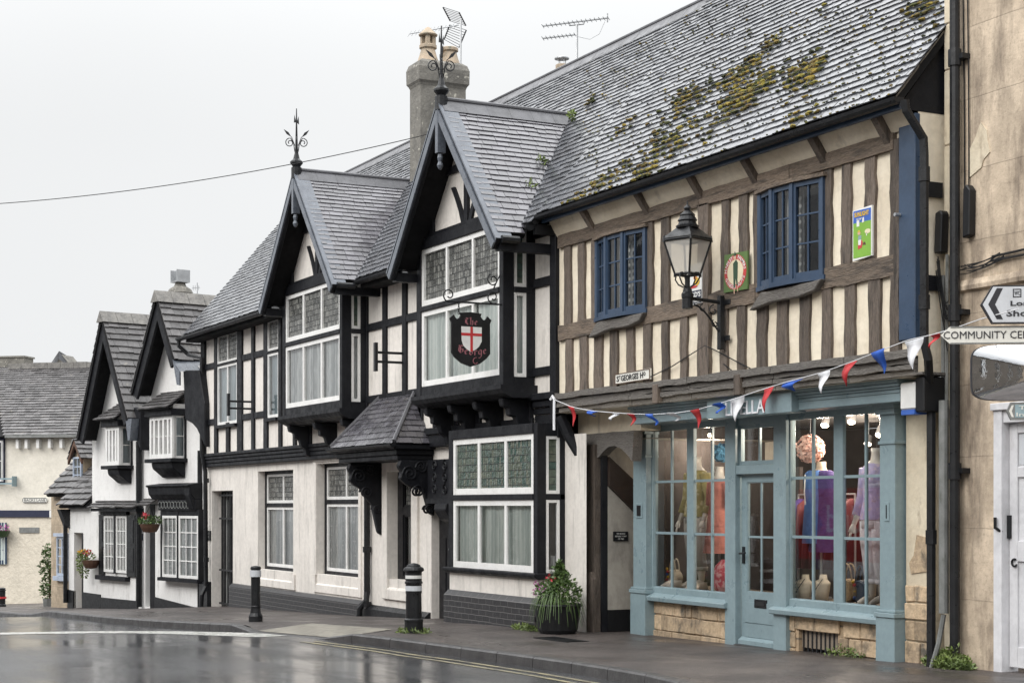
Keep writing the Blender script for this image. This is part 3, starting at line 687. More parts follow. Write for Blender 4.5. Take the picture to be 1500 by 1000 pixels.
# ================================================================ pointed gables
def gable(pxa,pya,pxl,pyl,pxr,pyr,wf,bayd,bu,fin,label):
    ua,za=A.hit(pxa,pya,wf); ul,zl=A.hit(pxl,pyl,wf); ur,zr=A.hit(pxr,pyr,wf)
    zf=(zl+zr)/2; hw=(ur-ul)/2; ua=(ua+ (ul+ur)/2)/2
    L=math.hypot(hw,za-zf)
    rt=MB(); dk=MB()
    for sg in (-1,1):
        ub=ua+sg*hw; eyv=Vector((-sg*hw,0,za-zf)).normalized()
        def ext(v,zf=zf): 
            z=zf+(za-zf)*v/L; return (0.0,wf-wm(z)+.05)
        slates(rt,(ub,-wf,zf),(0,1,0),eyv,L-.04,ext,.115,.22,.0095,.009,1.05)
        w0=wm(zf)-.1; w1=wm(za)-.1
        slab(dk,[(ub,-wf,zf-.02),(ub,-w0,zf-.02),(ua,-w1,za-.02),(ua,-wf,za-.02)],.06)
    rf=rt.build('gable_roof',M['slate_d'],inn); dk.build('roof_boarding',M['deck'],rf)
    # lead ridge
    rr=MB(); extrude_y=[(-.12,za-.09),(0,za+.045),(.12,za-.09),(0,za-.03)]
    w1=wm(za)-.02
    n=6
    for k in range(n):
        wa=wf+.02-(wf+.02-w1)*k/n; wb_=wf+.02-(wf+.02-w1)*(k+1)/n-.006
        P=[(ua-.17,-wa,za-.16),(ua,-wa,za+.05),(ua+.17,-wa,za-.16),(ua-.17,-wb_,za-.16),(ua,-wb_,za+.05),(ua+.17,-wb_,za-.16)]
        rr.add(P,[(0,3,4,1),(1,4,5,2),(0,1,2),(5,4,3)])
    rr.tube([(ua,wf+.02,za+.05),(ua,w1,za+.05)],.035,8)
    rr.build('ridge_lead',M['ridge'],rf)
    # barge boards with lead capping
    for sg in (-1,1):
        ub=ua+sg*(hw+.1); zb=zf-.115; dx,dz=ua-ub,za+.02-zb; LL=math.hypot(dx,dz); nx,nz=(dz/LL,-dx/LL)
        if nz>0: nx,nz=-nx,-nz
        wd=.20
        q=[(ub,zb),(ua,za+.02),(ua,za+.02-wd*LL/abs(dx)),(ub+nx*wd,zb+nz*wd)]
        poly(inn,'bargeboard',A,q,wf-.02,wf+.05,'black',bevel=.008)
        q2=[(ub+nx*.06,zb+nz*.06),(ua,za+.02-.06*LL/abs(dx)),(ua,za+.02-.17*LL/abs(dx)),(ub+nx*.17,zb+nz*.17)]
        poly(inn,'bargeboard_moulding',A,q2,wf+.05,wf+.075,'lead')
        cpb=MB(); e=.02
        cpb.add([A.pt(ub,wf+.07,zb+.012),A.pt(ua,wf+.07,za+.032),A.pt(ua,wf-.2,za+.032),A.pt(ub,wf-.2,zb+.012)]+[A.pt(ub,wf+.07,zb-.03),A.pt(ua,wf+.07,za-.01)],[(0,1,2,3) if sg<0 else (3,2,1,0),(4,5,1,0) if sg<0 else (0,1,5,4)])
        cpb.build('lead_capping',M['lead'],inn)
        # short eaves piece and bracket beneath the foot
        eb=MB(); eb.box(ub-.05*sg,ub-.2*sg,.0,wf-.021,zb-.14,zb-.01); eb.build('eaves_board',M['black'],inn)
        gt=MB(); gt.tube([(ub,wf-.02,zb+.0),(ub,wm(zf)+.05,zb+.0)],.055,8); gt.build('gutter',M['iron'],inn)
    # gable wall behind, with timbers
    zc=5.86; k=(za-zf)/hw
    hwc=(za-zc)/k
    d=bayd
    poly(inn,'gable_panel',A,[(ua-hwc,zc),(ua+hwc,zc),(ua,za-.03)],d-.2,d-.06,'pink')
    MB().box(ua-hwc+.1,ua+hwc-.1,d-.25,d+.0,zc-.15,zc+.06).build('gable_beam',M['black'],inn)
    poly(inn,'post',A,[(ua-.06,zc+.06),(ua+.06,zc+.06),(ua+.06,za-.15),(ua-.06,za-.15)],d-.06,d-.01,'black')
    zk=zc+(za-zc)*.48; kk=(za-zk)/k
    for s2 in (-1,1):
        poly(inn,'rail',A,[(ua+s2*.061,zk),(ua+s2*(kk-.1),zk),(ua+s2*(kk-.2),zk+.11),(ua+s2*.061,zk+.11)],d-.06,d-.016,'black')
        pts=[(ua+s2*(.07+.36*t_-.03*math.sin(t_*3.14)),zc+.06+.58*t_) for t_ in (0,.25,.5,.75,1)]
        poly(inn,'brace',A,pts+[(p[0]+s2*.10,p[1]) for p in pts[::-1]],d-.06,d-.02,'black')
        poly(inn,'stud',A,[(ua+s2*(hwc-.2),zc+.06),(ua+s2*(hwc-.2),zc+.12),(ua+s2*(hwc-.32),zc+.26),(ua+s2*(hwc-.32),zc+.06)],d-.06,d-.014,'black')
    # pendant and iron finial
    pd=MB(); pd.box(ua-.045,ua+.045,wf-.05,wf+.08,za-.75,za-.1); pd.lathe((ua,wf+.02),[(.0,za-1.0),(.03,za-.98),(.05,za-.93),(.03,za-.88),(.045,za-.82),(.03,za-.76)],8); pd.build('pendant',M['lead'],inn)
    fb=MB(); zt=za
    fb.lathe((ua,wf),[(.095,zt-.12),(.095,zt+.08),(.07,zt+.1),(.115,zt+.16),(.115,zt+.19),(.06,zt+.24),(.035,zt+.34),(.03,zt+.4)],10)
    post=fb.build('finial_base',M['iron'],inn)
    f2=MB(); H=fin
    f2.tube([(ua,wf,zt+.35),(ua,wf,zt+H*.55),(ua,wf,zt+H)],[.028,.02,.008],6)
    for q in range(4):
        an=math.pi/2*q+.35; c,s_=math.cos(an),math.sin(an)
        cx=.12; zz=zt+.30+H*.2
        P=[(p[0],p[1]) for p in spiral((cx,zz),.085,.02,100,-420,22)]
        f2.tube([(ua+c*.03,wf+s_*.03,zz-.16),(ua+c*.05,wf+s_*.05,zz-.02)]+[(ua+c*x,wf+s_*x,z) for x,z in P],.009,5)
        f2.tube([(ua+c*.03,wf+s_*.03,zz-.05),(ua+c*.09,wf+s_*.09,zz+.11)],.007,4)
        P0=Vector((.09,zz+.10)); P1=Vector((.23,zz+.24)); m=(P0+P1)/2; nn=Vector((-(P1-P0).y,(P1-P0).x)).normalized()*.024
        pts=[P0,m+nn,P1,m-nn]
        f2.add([(ua+c*p.x,-(wf+s_*p.x),p.y) for p in pts]+[(ua+c*p.x+s_*.012,-(wf+s_*p.x-c*.012),p.y) for p in pts],[(0,1,2,3),(7,6,5,4),(0,4,5,1),(1,5,6,2),(2,6,7,3),(3,7,4,0)])
    for q in (0,1):
        an=.9+math.pi*q; c,s_=math.cos(an),math.sin(an); zz=zt+H*.78
        f2.add([(ua,-wf,zz),(ua+c*.09,-(wf+s_*.09),zz-.02),(ua+c*.07,-(wf+s_*.07),zz+.13),(ua+c*.02,-(wf+s_*.02),zz+.03)],[(0,1,2,3)])
    f2.build('finial',M['iron'],inn)
    return ua,za,zf,hw
gR=gable(650,148,572,386,724,345,.88,.5,0,1.12,'')
gL=gable(437,251,383,447,486,406,.84,.475,0,1.15,'')
# ---------------------------------------------------------------- main roof of the inn
rt=MB(); slates(rt,(-24.45,-EWO,EZ+.005),(1,0,0),ROOF_EY,ROOF_L,lambda v:(0,UP+24.45),.112,.18,.0105,.012,1.1)
roofI=rt.build('roof',M['slate'],inn)
dk=MB(); slab(dk,[(-24.45,-EWO,EZ-.01),(UP,-EWO,EZ-.01),(UP,-RW,RZ-.01),(-24.45,-RW,RZ-.01)],.08)
slab(dk,[(-24.45,-RW,RZ-.02),(UP,-RW,RZ-.02),(UP,5.4,5.6),(-24.45,5.4,5.6)],.08)
dk.build('roof_boarding',M['deck'],roofI)
rr=MB(); x=-24.45
while x<UP:
    e=min(x+.45,UP)-.006; rr.add([(x,-RW-.16,RZ-.15),(x,-RW,RZ+.05),(x,-RW+.16,RZ-.15),(e,-RW-.16,RZ-.15),(e,-RW,RZ+.05),(e,-RW+.16,RZ-.15)],[(0,1,4,3),(1,2,5,4),(0,2,1),(3,4,5)]); x+=.45
rr.tube([(-24.45,RW,RZ+.05),(UP,RW,RZ+.05)],.03,8)
rr.build('ridge_tiles',M['ridge'],roofI)
# gutters: between the gables
def gutter(mb,a,b,d=EWO+.03,z=EZ-.05,r=.075):
    prof=[(d+r*math.cos(R(t)),z+r*math.sin(R(t))) for t in range(180,361,30)]+[(d+r*.8,z+.0),(d-r*.8,z+.0)]
    extrude_u(mb,prof,a,b)
for a,b in [(-24.75,gL[0]-gL[3]-.1),(gL[0]+gL[3]+.1,gR[0]-gR[3]-.1),(gR[0]+gR[3]+.1,UP)]:
    gu=MB(); gutter(gu,a,b); gu.build('gutter',M['iron'],inn)
for a,b in [(-24.4,gL[0]-gL[3]-.1),(gL[0]+gL[3]+.1,gR[0]-gR[3]-.1),(gR[0]+gR[3]+.1,UP)]: MB().box(a,b,.05,EWO-.05,EZ-.17,EZ-.03).build('soffit',M['deck'],inn)
# downpipes
dp=MB(); ud=U(297,.08)
dp.tube([(-24.7,EWO+.03,EZ-.1),(-24.7,EWO+.03,EZ-.22),(-24.62,.25,EZ-.42),(ud,.1,EZ-.55),(ud,.1,2.95),(ud,.02,2.5),(ud,.0,-.1),(ud,.1,-.3),(ud,.12,-.6)],.05,8)
for z in (4.4,2.3,.5): dp.tube([(ud,.1 if z>2.9 else .0,z-.05),(ud,.1 if z>2.9 else .0,z+.05)],.065,8)
dp.build('downpipe',M['iron'],inn,smooth=False)
dp=MB(); ud=U(536,.0)
dp.tube([(ud,-.02,2.4),(ud,-.02,.2),(ud+.02,.0,.05),(ud-.1,.08,-.1),(ud-.12,.08,-.32)],.055,8)
for z in (.95,-.02): dp.tube([(ud,-.02,z-.05),(ud,-.02,z+.05)],.075,8)
dp.build('downpipe',M['iron'],inn)
# ---------------------------------------------------------------- ground floor projecting window
d=.34; a0,a1=U(657,d),U(787,d)
gb=MB(); gb.box(a0,a1,LW,d-.02,.30,.74); gb.build('bay_wall',M['pink'],inn)
gb=MB(); extrude_u(gb,[(LW,-.3),(d+.07,-.3),(d+.07,.36),(d-.01,.44),(LW,.44)],a0-.03,a1+.05); gb.build('brick_plinth',M['brick'],inn)
fr=MB(); fr.box(a0,a0+.15,LW,d,.78,2.86); fr.box(a1-.12,a1,d-.14,d,.78,2.86); fr.box(a0+.151,a1-.121,d-.1,d+.015,1.80,1.88); fr.box(a0+.151,a1-.121,d-.1,d+.015,2.72,2.86)
fr.box(a1-.06,a1-.002,LW,d-.141,1.80,1.88); fr.box(a1-.06,a1-.002,LW,LW+.08,.78,2.86); fr.box(a1-.06,a1-.002,LW+.08,d-.141,2.68,2.86)
fr.build('bay_frame',M['black'],inn,bevel=.006)
sl_=MB(); extrude_u(sl_,[(LW,.70),(d+.03,.70),(d+.08,.74),(d+.08,.785),(LW,.785)],a0-.06,a1+.07); sl_.build('window_sill',M['black'],inn,bevel=.01)
F=Face((a0+.15,d),(a1-.12,d)); G=Face((a1,d-.142),(a1,LW+.081))
window(inn,F,.002,F.L-.002,1.882,2.718,-.01,mull=(1/3,2/3),glass_='lead_green',fw=.08,mw=.07,back=False,name='casement_window')
window(inn,F,.002,F.L-.002,.787,1.798,-.01,mull=(1/3,2/3),cur='curtain',fw=.08,mw=.07,back=False,cd=.05,name='casement_window')
window(inn,G,.002,G.L-.002,1.882,2.678,-.01,glass_='lead_green',fw=.04,back=False,name='casement_window')
window(inn,G,.002,G.L-.002,.787,1.798,-.01,fw=.04,back=False,name='casement_window')
MB().box(a0+.16,a1-.13,LW+.0,d-.2,2.6,2.72).build('bay_ceiling',M['deck'],inn)
MB().lathe((a1-.12,d-.32),[(.0,.8),(.055,.8),(.055,1.0),(.05,1.02),(.0,1.02)],10).build('jar',M['white'],inn)
# ---------------------------------------------------------------- porch
pw=.64; ub0,ub1=U(485,pw),U(577,pw); ze=A.Z(577,648,pw); ut0,ut1=U(558,0),U(608,0); zt=A.Z(607,575,0)
pr=MB(); rt=MB()
FL=Vector((ub0,-pw,ze)); FR=Vector((ub1,-pw,ze)); TL=Vector((ut0,0,zt)); TR=Vector((ut1,0,zt)); WL=Vector((ub0,0,ze)); WR=Vector((ub1,0,ze))
def hipside(P0,P1,Q0,Q1):
    ex=(P1-P0).normalized(); nrm=ex.cross(Q0-P0).normalized(); ey=nrm.cross(ex).normalized()
    if ey.z<0: ey=-ey
    L=(Q0-P0).dot(ey); x0=(Q0-P0).dot(ex); x1=(Q1-P0).dot(ex); LP=(P1-P0).length
    slates(rt,P0,ex,ey,L,lambda v:(x0*v/L,LP+(x1-LP)*v/L),.11,.2,.012)
hipside(FL,FR,TL,TR); hipside(FR,WR,TR,TR); hipside(WL,FL,TL,TL)
pr_=rt.build('porch_roof',M['slate_d'],inn)
dk=MB(); dk.add([tuple(p-Vector((0,0,.02))) for p in (FL,FR,WR,WL,TL,TR)],[(0,1,5,4),(1,2,5),(3,0,4),(3,2,1,0)]); dk.build('roof_boarding',M['deck'],pr_)
hp=MB()
for P,Q in ((FR,TR),(FL,TL),(TL,TR)): hp.tube([(P.x,-P.y,P.z+.03),(Q.x,-Q.y,Q.z+.03)],.035,6)
hp.build('ridge_lead',M['ridge'],pr_)
fb=MB()
for z0,z1,o_ in [(ze-.10,ze-.02,-.0),(ze-.19,ze-.101,-.07),(ze-.27,ze-.191,-.10)]:
    fb.box(ub0-o_,ub1+o_,LW,pw+o_,z0,z1)
fb.build('porch_fascia',M['black'],inn,bevel=.012)
pg=MB(); gutter(pg,ub0-.05,ub1+.05,pw+.04,ze-.02,.05); pg.build('gutter',M['iron'],inn)
zb=ze-.272
def carved(x,th,name,kz=1.0):
    pts=[(LW,zb),(pw-.14,zb),(pw-.10,zb-.1),(pw-.16,zb-.2),(pw-.13,zb-.3),(pw-.22,zb-.38),(pw-.33,zb-.44),(pw-.42,zb-.58),(pw-.55,zb-.72),(pw-.60,zb-.95),(pw-.66,zb-1.2),(LW,zb-1.25)]
    pts=[(a_,zb+(b_-zb)*(kz if b_<zb-.45 else 1)) for a_,b_ in pts]
    b=MB(); extrude_u(b,pts,x,x+th); o=b.build(name,M['black'],inn,bevel=.015)
    for (cw,cz,r) in ((pw-.3,zb-.22,.13),(pw-.45,zb-.5,.1),(pw-.5,zb-.12,.1),(pw-.64,zb-.8,.07)):
        c=MB()
        for xx in (x-.005,x+th+.005):
            c.tube([(xx,p[0],p[1]) for p in spiral((cw,cz),r,.02,0,620,26)],.018,5)
        c.build('carved_scroll',M['black'],o)
    c=MB()
    for k in range(7):
        an=R(20+22*k); c.tube([(x+th+.005,pw-.56+.05*math.cos(an),zb-.2+.05*math.sin(an)),(x+th+.008,pw-.56+.16*math.cos(an),zb-.2+.16*math.sin(an))],[.012,.02],5)
    c.build('carving',M['black'],o)
carved(ub0+.45,.11,'porch_bracket'); carved(ub1-.16,.11,'porch_bracket',.72)
# carved panel beside the right bracket
px0=U(640,.05); pn=MB(); pn.box(ub1+.02,U(662,.1),LW-.02,.06,zb-.62,zb); pn.box(ub1+.02,U(662,.1),LW-.02,.09,zb-.7,zb-.621); po=pn.build('carved_panel',M['black'],inn)
c=MB(); x0=ub1+.06; x1=U(660,.1)-.04
for k in range(3):
    for q in range(2):
        cx=x0+(x1-x0)*(.27+.46*q); cz=zb-.1-.19*k; c.tube([(p[0],.068,p[1]) for p in spiral((cx,cz),.09,.015,90*q,90*q+560,22)],.014,5)
c.build('carving',M['black'],po)
b=MB(); extrude_u(b,[(LW,zb-.7),(.2,zb-.7),(.22,zb-.8),(.12,zb-.95),(.0,zb-1.02),(LW,zb-1.05)],U(645,.1),U(662,.1)); b.build('porch_bracket',M['black'],inn,bevel=.015)
# ---------------------------------------------------------------- chimney stack
def rise(w): return EZ+(EWO-w)*TAN
cu0,cu1=U(600.5,-1.35),U(616,-1.35); cw0,cw1=-1.35,-2.27
ch=MB(); ch.box(cu0,cu1,cw1,cw0,rise(-1.2)-.4,A.Z(600,130,-1.35))
zc=A.Z(605,130,-1.35)
cap=[(0,0),(.02,.05),(.05,.09),(.055,.34),(.02,.44),(-.06,.5)]
for (o0,h0),(o1,h1) in zip(cap,cap[1:]):
    P=[]
    for o_,h in ((o0,h0),(o1,h1)):
        P+=[(cu0-o_,-(cw0+o_),zc+h),(cu1+o_,-(cw0+o_),zc+h),(cu1+o_,-(cw1-o_),zc+h),(cu0-o_,-(cw1-o_),zc+h)]
    ch.add(P,[(0,1,5,4),(1,2,6,5),(2,3,7,6),(3,0,4,7)]+([(4,5,6,7)] if h1==.5 else []))
chim=ch.build('chimney',M['chimney'],inn)
um=(cu0+cu1)/2; zp=zc+.46
for k,wc in enumerate((cw0-.26,cw0-.70)):
    p=MB(); p.lathe((um,wc),[(.20,zp-.05),(.20,zp+.04),(.16,zp+.16),(.13,zp+.27),(.165,zp+.29),(.165,zp+.34),(.13,zp+.36)],14)
    if k==0:
        for q in range(4):
            an=math.pi/2*q+.5; p.box(um+.1*math.cos(an)-.035,um+.1*math.cos(an)+.035,wc+.1*math.sin(an)-.035,wc+.1*math.sin(an)+.035,zp+.34,zp+.52)
        p.lathe((um,wc),[(.17,zp+.52),(.18,zp+.54),(.03,zp+.68),(.0,zp+.69)],14)
    p.build('chimney_pot',M['pot'],chim,smooth=False)
# sign brackets of black iron left on the wall
for px,py0,py1,lw in ((593,516,533,.5),(370,587,600,.5)):
    u0=U(px,0); z0,z1=A.Z(px,py1,0),A.Z(px,py0,0)
    b=MB(); b.box(u0-.02,u0+.02,.0,lw,z0,z0+.04); b.box(u0-.02,u0+.02,.0,lw,z1-.04,z1); b.box(u0-.04,u0+.04,lw,lw+.05,z0-.14,z1+.14)
    b.build('empty_sign_bracket',M['iron'],inn)
b=MB(); b.box(U(301.2,LW),U(309.6,LW),LW-.01,LW+.025,A.Z(305,790.6,LW),A.Z(305,776.6,LW))
pq=b.build('wall_plaque',M['blackplastic'],None,base=(U(305,LW),LW,A.Z(305,790.6,LW))); tag(pq,'small dark slate plaque on the pale wall beside the iron gate','plaque')
z0,z1=A.Z(305,790.6,LW),A.Z(305,776.6,LW); 
text(pq,'THE OLD',A,U(302.2,LW),U(308.6,LW),z0+.13,z0+.18,LW+.026,'lettergrey'); text(pq,'GATE',A,U(303,LW),U(308,LW),z0+.05,z0+.10,LW+.026,'lettergrey')
# ================================================================ the timbered house with the shop
UR=.153
HW=.32; HZ=EZ+(EWO-HW)*1.1815; HL=ROOF_L*(HW-RW)/(EWO-RW);
house=thing('timbered_house','cream timber framed house with brown beams and navy bow windows above a blue shop','house',(-3.5,0,0))
wb=MB(); wb.wall(UP,UR,3.2,5.5,0,[(-6.15,-4.93,4.19,5.24,.3),(-2.46,-1.32,4.17,5.24,.3)])
wl_=wb.build('wall',M['cream'],house)
wb=MB(); wb.quad([(UR,0,3.0),(UR,1.2,3.0),(UR,1.2,5.62),(UR,0,5.62)]); wb.build('side_wall',M['cream'],house)
sd=MB(); sd.quad([(UR+.004,-.26,5.62),(UR+.004,1.2,5.62),(UR+.004,2.5,9.0)]); sd.box(UR-.05,UR+.03,-.29,-.02,4.78,4.93); sd.box(UR-.05,UR+.03,-.29,-.02,3.85,4.0); sd.build('side_boarding',M['black'],house)
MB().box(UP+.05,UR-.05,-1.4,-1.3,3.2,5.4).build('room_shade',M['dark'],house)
TW=.035
def tim(px0,px1,z0,z1,nm='stud',d1=TW,m='wood',w=.015):
    return poly(house,nm,A,[(U(px0,0),z0),(U(px1,0),z0),(U(px1,0)+random.uniform(-.012,.012),z1),(U(px0,0)+random.uniform(-.012,.012),z1)],-.02,d1,m,wob=w)
def pl(u): return 5.265+.035*(u+7.3)/7.4
def mr_(u): return 3.985+.045*(u+7.3)/7.4
for a,b in [(829,839),(849,859),(869,878.5),(950.5,959),(971,983),(1059,1070),(1086,1097.5),(1107.5,1117.5),(1211,1221),(1236,1249),(1270,1285)]:
    u=U(a,0); tim(a,b,mr_(u)+.2,pl(u)+.01)
for a,b in [(831,841),(852,863),(873,885),(896,907),(920,931),(945,956),(972,982),(999,1009),(1058,1068),(1083,1095),(1111.6,1125),(1141.7,1156),(1175,1189),(1206.6,1221),(1240.5,1254.7),(1276,1293)]:
    u=U(a,0); tim(a,b,3.24,mr_(u)+.01)
tim(1027,1043,3.24,5.3,'post',TW+.02); tim(1308,1322,3.24,5.4,'post',TW+.01)
x=UP+.05
for e in (-4.95,-2.55,-1.3,-.16):
    poly(house,'rail',A,[(x,mr_(x)),(e-.01,mr_(e)),(e-.01,mr_(e)+.215),(x,mr_(x)+.215)],-.02,TW+.012,'wood_h',wob=.014); x=e
x=UP+.05
for e in (-3.7,-1.9,-.16):
    poly(house,'wall_plate',A,[(x,pl(x)),(e-.008,pl(e)),(e-.008,pl(e)+.17),(x,pl(x)+.17)],-.02,TW+.02,'wood_h',wob=.008); x=e
MB().box(-.085,UR+.01,-.02,.05,3.36,5.60).build('corner_post',M['navy'],house,bevel=.008)
MB().tube([(-.06,.05,4.62),(-.06,.12,4.62)],.018,8).build('overflow_pipe',M['galv'],house)
# coved eaves: plaster panels between dark brackets, fascia and gutter
cv=MB(); cv.quad([(UP,-.03,5.42),(UR,-.03,5.47),(UR,-.20,5.70),(UP,-.20,5.70)]); cv.build('eaves_cove',M['cream'],house)
for px in (868,948,1026,1106,1206,1300):
    u=U(px,.05); MB().add([(u-.045,-.05,5.36),(u+.045,-.05,5.36),(u+.045,-.24,5.62),(u-.045,-.24,5.62),(u-.045,-.0,5.46),(u+.045,-.0,5.46),(u+.045,-.24,5.74),(u-.045,-.24,5.74)],[(3,2,1,0),(4,5,6,7),(0,1,5,4),(1,2,6,5),(2,3,7,6),(3,0,4,7)]).build('rafter_foot',M['wood'],house)
fb=MB(); fb.box(UP+.01,UR+.05,.24,.28,5.605,5.70); fb.build('fascia',M['navy'],house)
gu=MB(); gutter(gu,UP+.01,UR+.12,HW+.02,HZ-.04,.065); gu.build('gutter',M['iron'],house)
# roof
def bell(v): return 0
rt=MB(); RVE=.24
slates(rt,(UP,-HW-.02,HZ),(1,0,0),ROOF_EY,HL,lambda v:(0.005,RVE-UP),.113,.18,.0105,.013,1.1)
roofH=rt.build('roof',M['slate'],house)
dk=MB(); slab(dk,[(UP+.003,-HW,HZ-.01),(RVE-.03,-HW,HZ-.01),(RVE-.03,-RW,RZ-.01),(UP+.003,-RW,RZ-.01)],.08); slab(dk,[(UP+.003,-RW,RZ-.02),(RVE,-RW,RZ-.02),(RVE,5.4,5.6),(UP+.003,5.4,5.6)],.08)
dk.build('roof_boarding',M['deck'],roofH)
vg=MB()
for k in range(9):
    t0,t1=k/9,(k+.96)/9; a=Vector((0,-HW-.02,HZ-.02)); 
    p,q=a+ROOF_EY*HL*t0,a+ROOF_EY*HL*t1; h=.10+random.uniform(-.03,.03)
    vg.add([(RVE-.02,p.y,p.z),(RVE-.02,q.y,q.z),(RVE-.05,q.y,q.z-h),(RVE-.05,p.y,p.z-h*.7)],[(0,1,2,3)])
vg.build('verge_mortar',M['chimney'],roofH)
rr=MB(); x=UP+.003
while x<UR:
    e=min(x+.45,UR)-.006; rr.add([(x,-RW-.16,RZ-.15),(x,-RW,RZ+.05),(x,-RW+.16,RZ-.15),(e,-RW-.16,RZ-.15),(e,-RW,RZ+.05),(e,-RW+.16,RZ-.15)],[(0,1,4,3),(1,2,5,4),(0,2,1),(3,4,5)]); x+=.45
rr.build('ridge_tiles',M['ridge'],roofH)
# bow windows of three lights
def bow(p,zb,zt,lab):
    P=[(p[0],.02),(p[1],.1),(p[2],.1),(p[3],.02)]
    first=None
    for i in range(3):
        F=Face(P[i],P[i+1]); L=F.L
        f=window(house,F,.004,L-.004,zb,zt,.035,cols=2,rows=(1/3,2/3),fw=.05,bw=.018,mat_='navy',glass_='glass',cur=None,back=False,depth=.05,name='window_light')
        cb=MB(); cb.quad([F.pt(.03,-.16,zb),F.pt(L-.03,-.16,zb),F.pt(L-.03,-.16,zt),F.pt(.03,-.16,zt)]); 
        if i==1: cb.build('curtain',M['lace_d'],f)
        for x in ((0,L) if i==0 else (L,)):
            q=F.uw(x); MB().box(q[0]-.028,q[0]+.028,q[1]-.01,q[1]+.048,zb-.001,zt+.001).build('mullion',M['navy'],f)
    def ring(off,z0,z1,m,nm,ext=.03):
        Q=[(P[0][0]-ext,-.0),(P[0][0]-ext,.04+off),(P[1][0]-.01,.1+.03+off),(P[2][0]+.01,.1+.03+off),(P[3][0]+ext,.04+off),(P[3][0]+ext,-.0)]
        n=len(Q); V=[(a,-b,z0) for a,b in Q]+[(a,-b,z1) for a,b in Q]
        b=MB(); b.add(V,[tuple(range(n)),tuple(range(2*n-1,n-1,-1))]+[(i,i+n,(i+1)%n+n,(i+1)%n) for i in range(n)]); b.build(nm,M[m],house)
    ring(.03,zb-.055,zb-.004,'navy','window_sill',.05); ring(.045,zt+.004,zt+.045,'wood_h','window_head',.06)
    q=[(P[0][0]-.12,zb-.26),(P[0][0]+.1,zb-.075),(P[3][0]+.06,zb-.06),(P[3][0]-.05,zb-.16),(P[2][0]+.1,zb-.2),(P[1][0]-.05,zb-.2)]
    poly(house,'window_bracket',A,q,.03,.12,'wood_grey',wob=.012,bevel=.01)
bow((-6.15,-5.78,-5.35,-4.93),4.20,5.215,''); bow((-2.46,-2.13,-1.75,-1.32),4.18,5.22,'')
# carved bressummer over the shop
def moulding(a,b,z,nm='bressummer'):
    m=MB(); 
    for z0,z1,d in [(.155,.235,.09),(.095,.15,.045),(.04,.09,.06),(-.03,.035,.02)]:
        m.prism([(a,z+z0),(b,z+z0),(b,z+z1),(a,z+z1)],-.25,d,A,.012,.22)
    m.build(nm,M['wood_grey'],house)
xs=[UP+.03,-5.3,-3.9,-2.2,-.9,UR-.02]
for a,b in zip(xs,xs[1:]): moulding(a,b-.012,3.03)
for u in (-4.62,-2.85): MB().box(u-.06,u+.06,.0,.105,2.98,3.22).build('post_foot',M['wood'],house,bevel=.01)
MB().quad([(UP,-.1,2.99),(UP,1.6,2.99),(UR,1.6,2.99),(UR,-.1,2.99)]).build('jetty_soffit',M['cream'],house)
M['stair']=flat('stair_dark_wood',(.028,.017,.012),.6)
# ---------------------------------------------------------------- passage beside the shop
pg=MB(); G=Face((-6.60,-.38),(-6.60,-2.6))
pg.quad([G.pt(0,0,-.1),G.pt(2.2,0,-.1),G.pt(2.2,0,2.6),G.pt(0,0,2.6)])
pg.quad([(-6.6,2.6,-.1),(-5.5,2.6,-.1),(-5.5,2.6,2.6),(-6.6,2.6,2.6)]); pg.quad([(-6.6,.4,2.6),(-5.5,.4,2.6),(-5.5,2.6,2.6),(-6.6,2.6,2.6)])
M['shaded_wall']=mat('plaster_passage_shaded',(.40,.37,.32),.85,c2=(.30,.275,.24),sc=2,bump=.3,bsc=9,stain=(.18,.165,.145),stsc=(3,3,1),stlo=.52,sthi=.8)  # plaster colour darkened to stand for the passage's shade, with stains on top
pg.build('passage_wall',M['shaded_wall'],house)
poly(house,'stair_string',G,[(0,1.98),(1.6,.6),(1.6,1.1),(.0,2.38)],.0,.05,'stair')
MB().box(0,2.1,-.0,.02,-.1,.30,G).build('passage_skirting',M['deck'],house)
poly(house,'passage_post',A,[(-7.02,-.05),(-6.66,-.05),(-6.68,2.55),(-6.98,2.55)],-.42,-.22,'wood',wob=.015)
poly(house,'passage_post',A,[(-6.88,-.05),(-6.64,-.05),(-6.65,.72),(-6.7,.82),(-6.8,.8)],-.219,-.17,'wood',wob=.01)
MB().box(-6.655,-6.605,-.5,-.3,-.05,2.5).build('door_frame',M['black'],house)
ac=[(-7.0,2.52)]+[(-6.66+.9*t_,2.30+.22*math.sin(math.pi*min(1,t_*.9+.1))) for t_ in (0,.15,.3,.5,.7,.85,1)]+[(-5.72,2.7),(-7.0,2.7)]
poly(house,'passage_arch',A,ac,-.4,-.26,'wood_grey',wob=.006)
MB().box(-7.28,-5.6,-.6,-.3,2.7,3.0).build('passage_beam',M['cream'],house)
br=[(UP+.0,2.98),(UP+.08,2.98),(UP+.25,2.6),(UP+.42,2.38),(UP+.6,2.3),(UP+.6,2.0),(UP+.48,2.05),(UP+.34,2.32),(UP+.16,2.62),(UP,2.8)]
b=MB(); b.tube([(-7.2,.02,2.95),(-7.12,-.06,2.7),(-6.98,-.18,2.4),(-6.92,-.22,2.2)],[.09,.085,.08,.06],8); b.build('brace',M['black'],house)
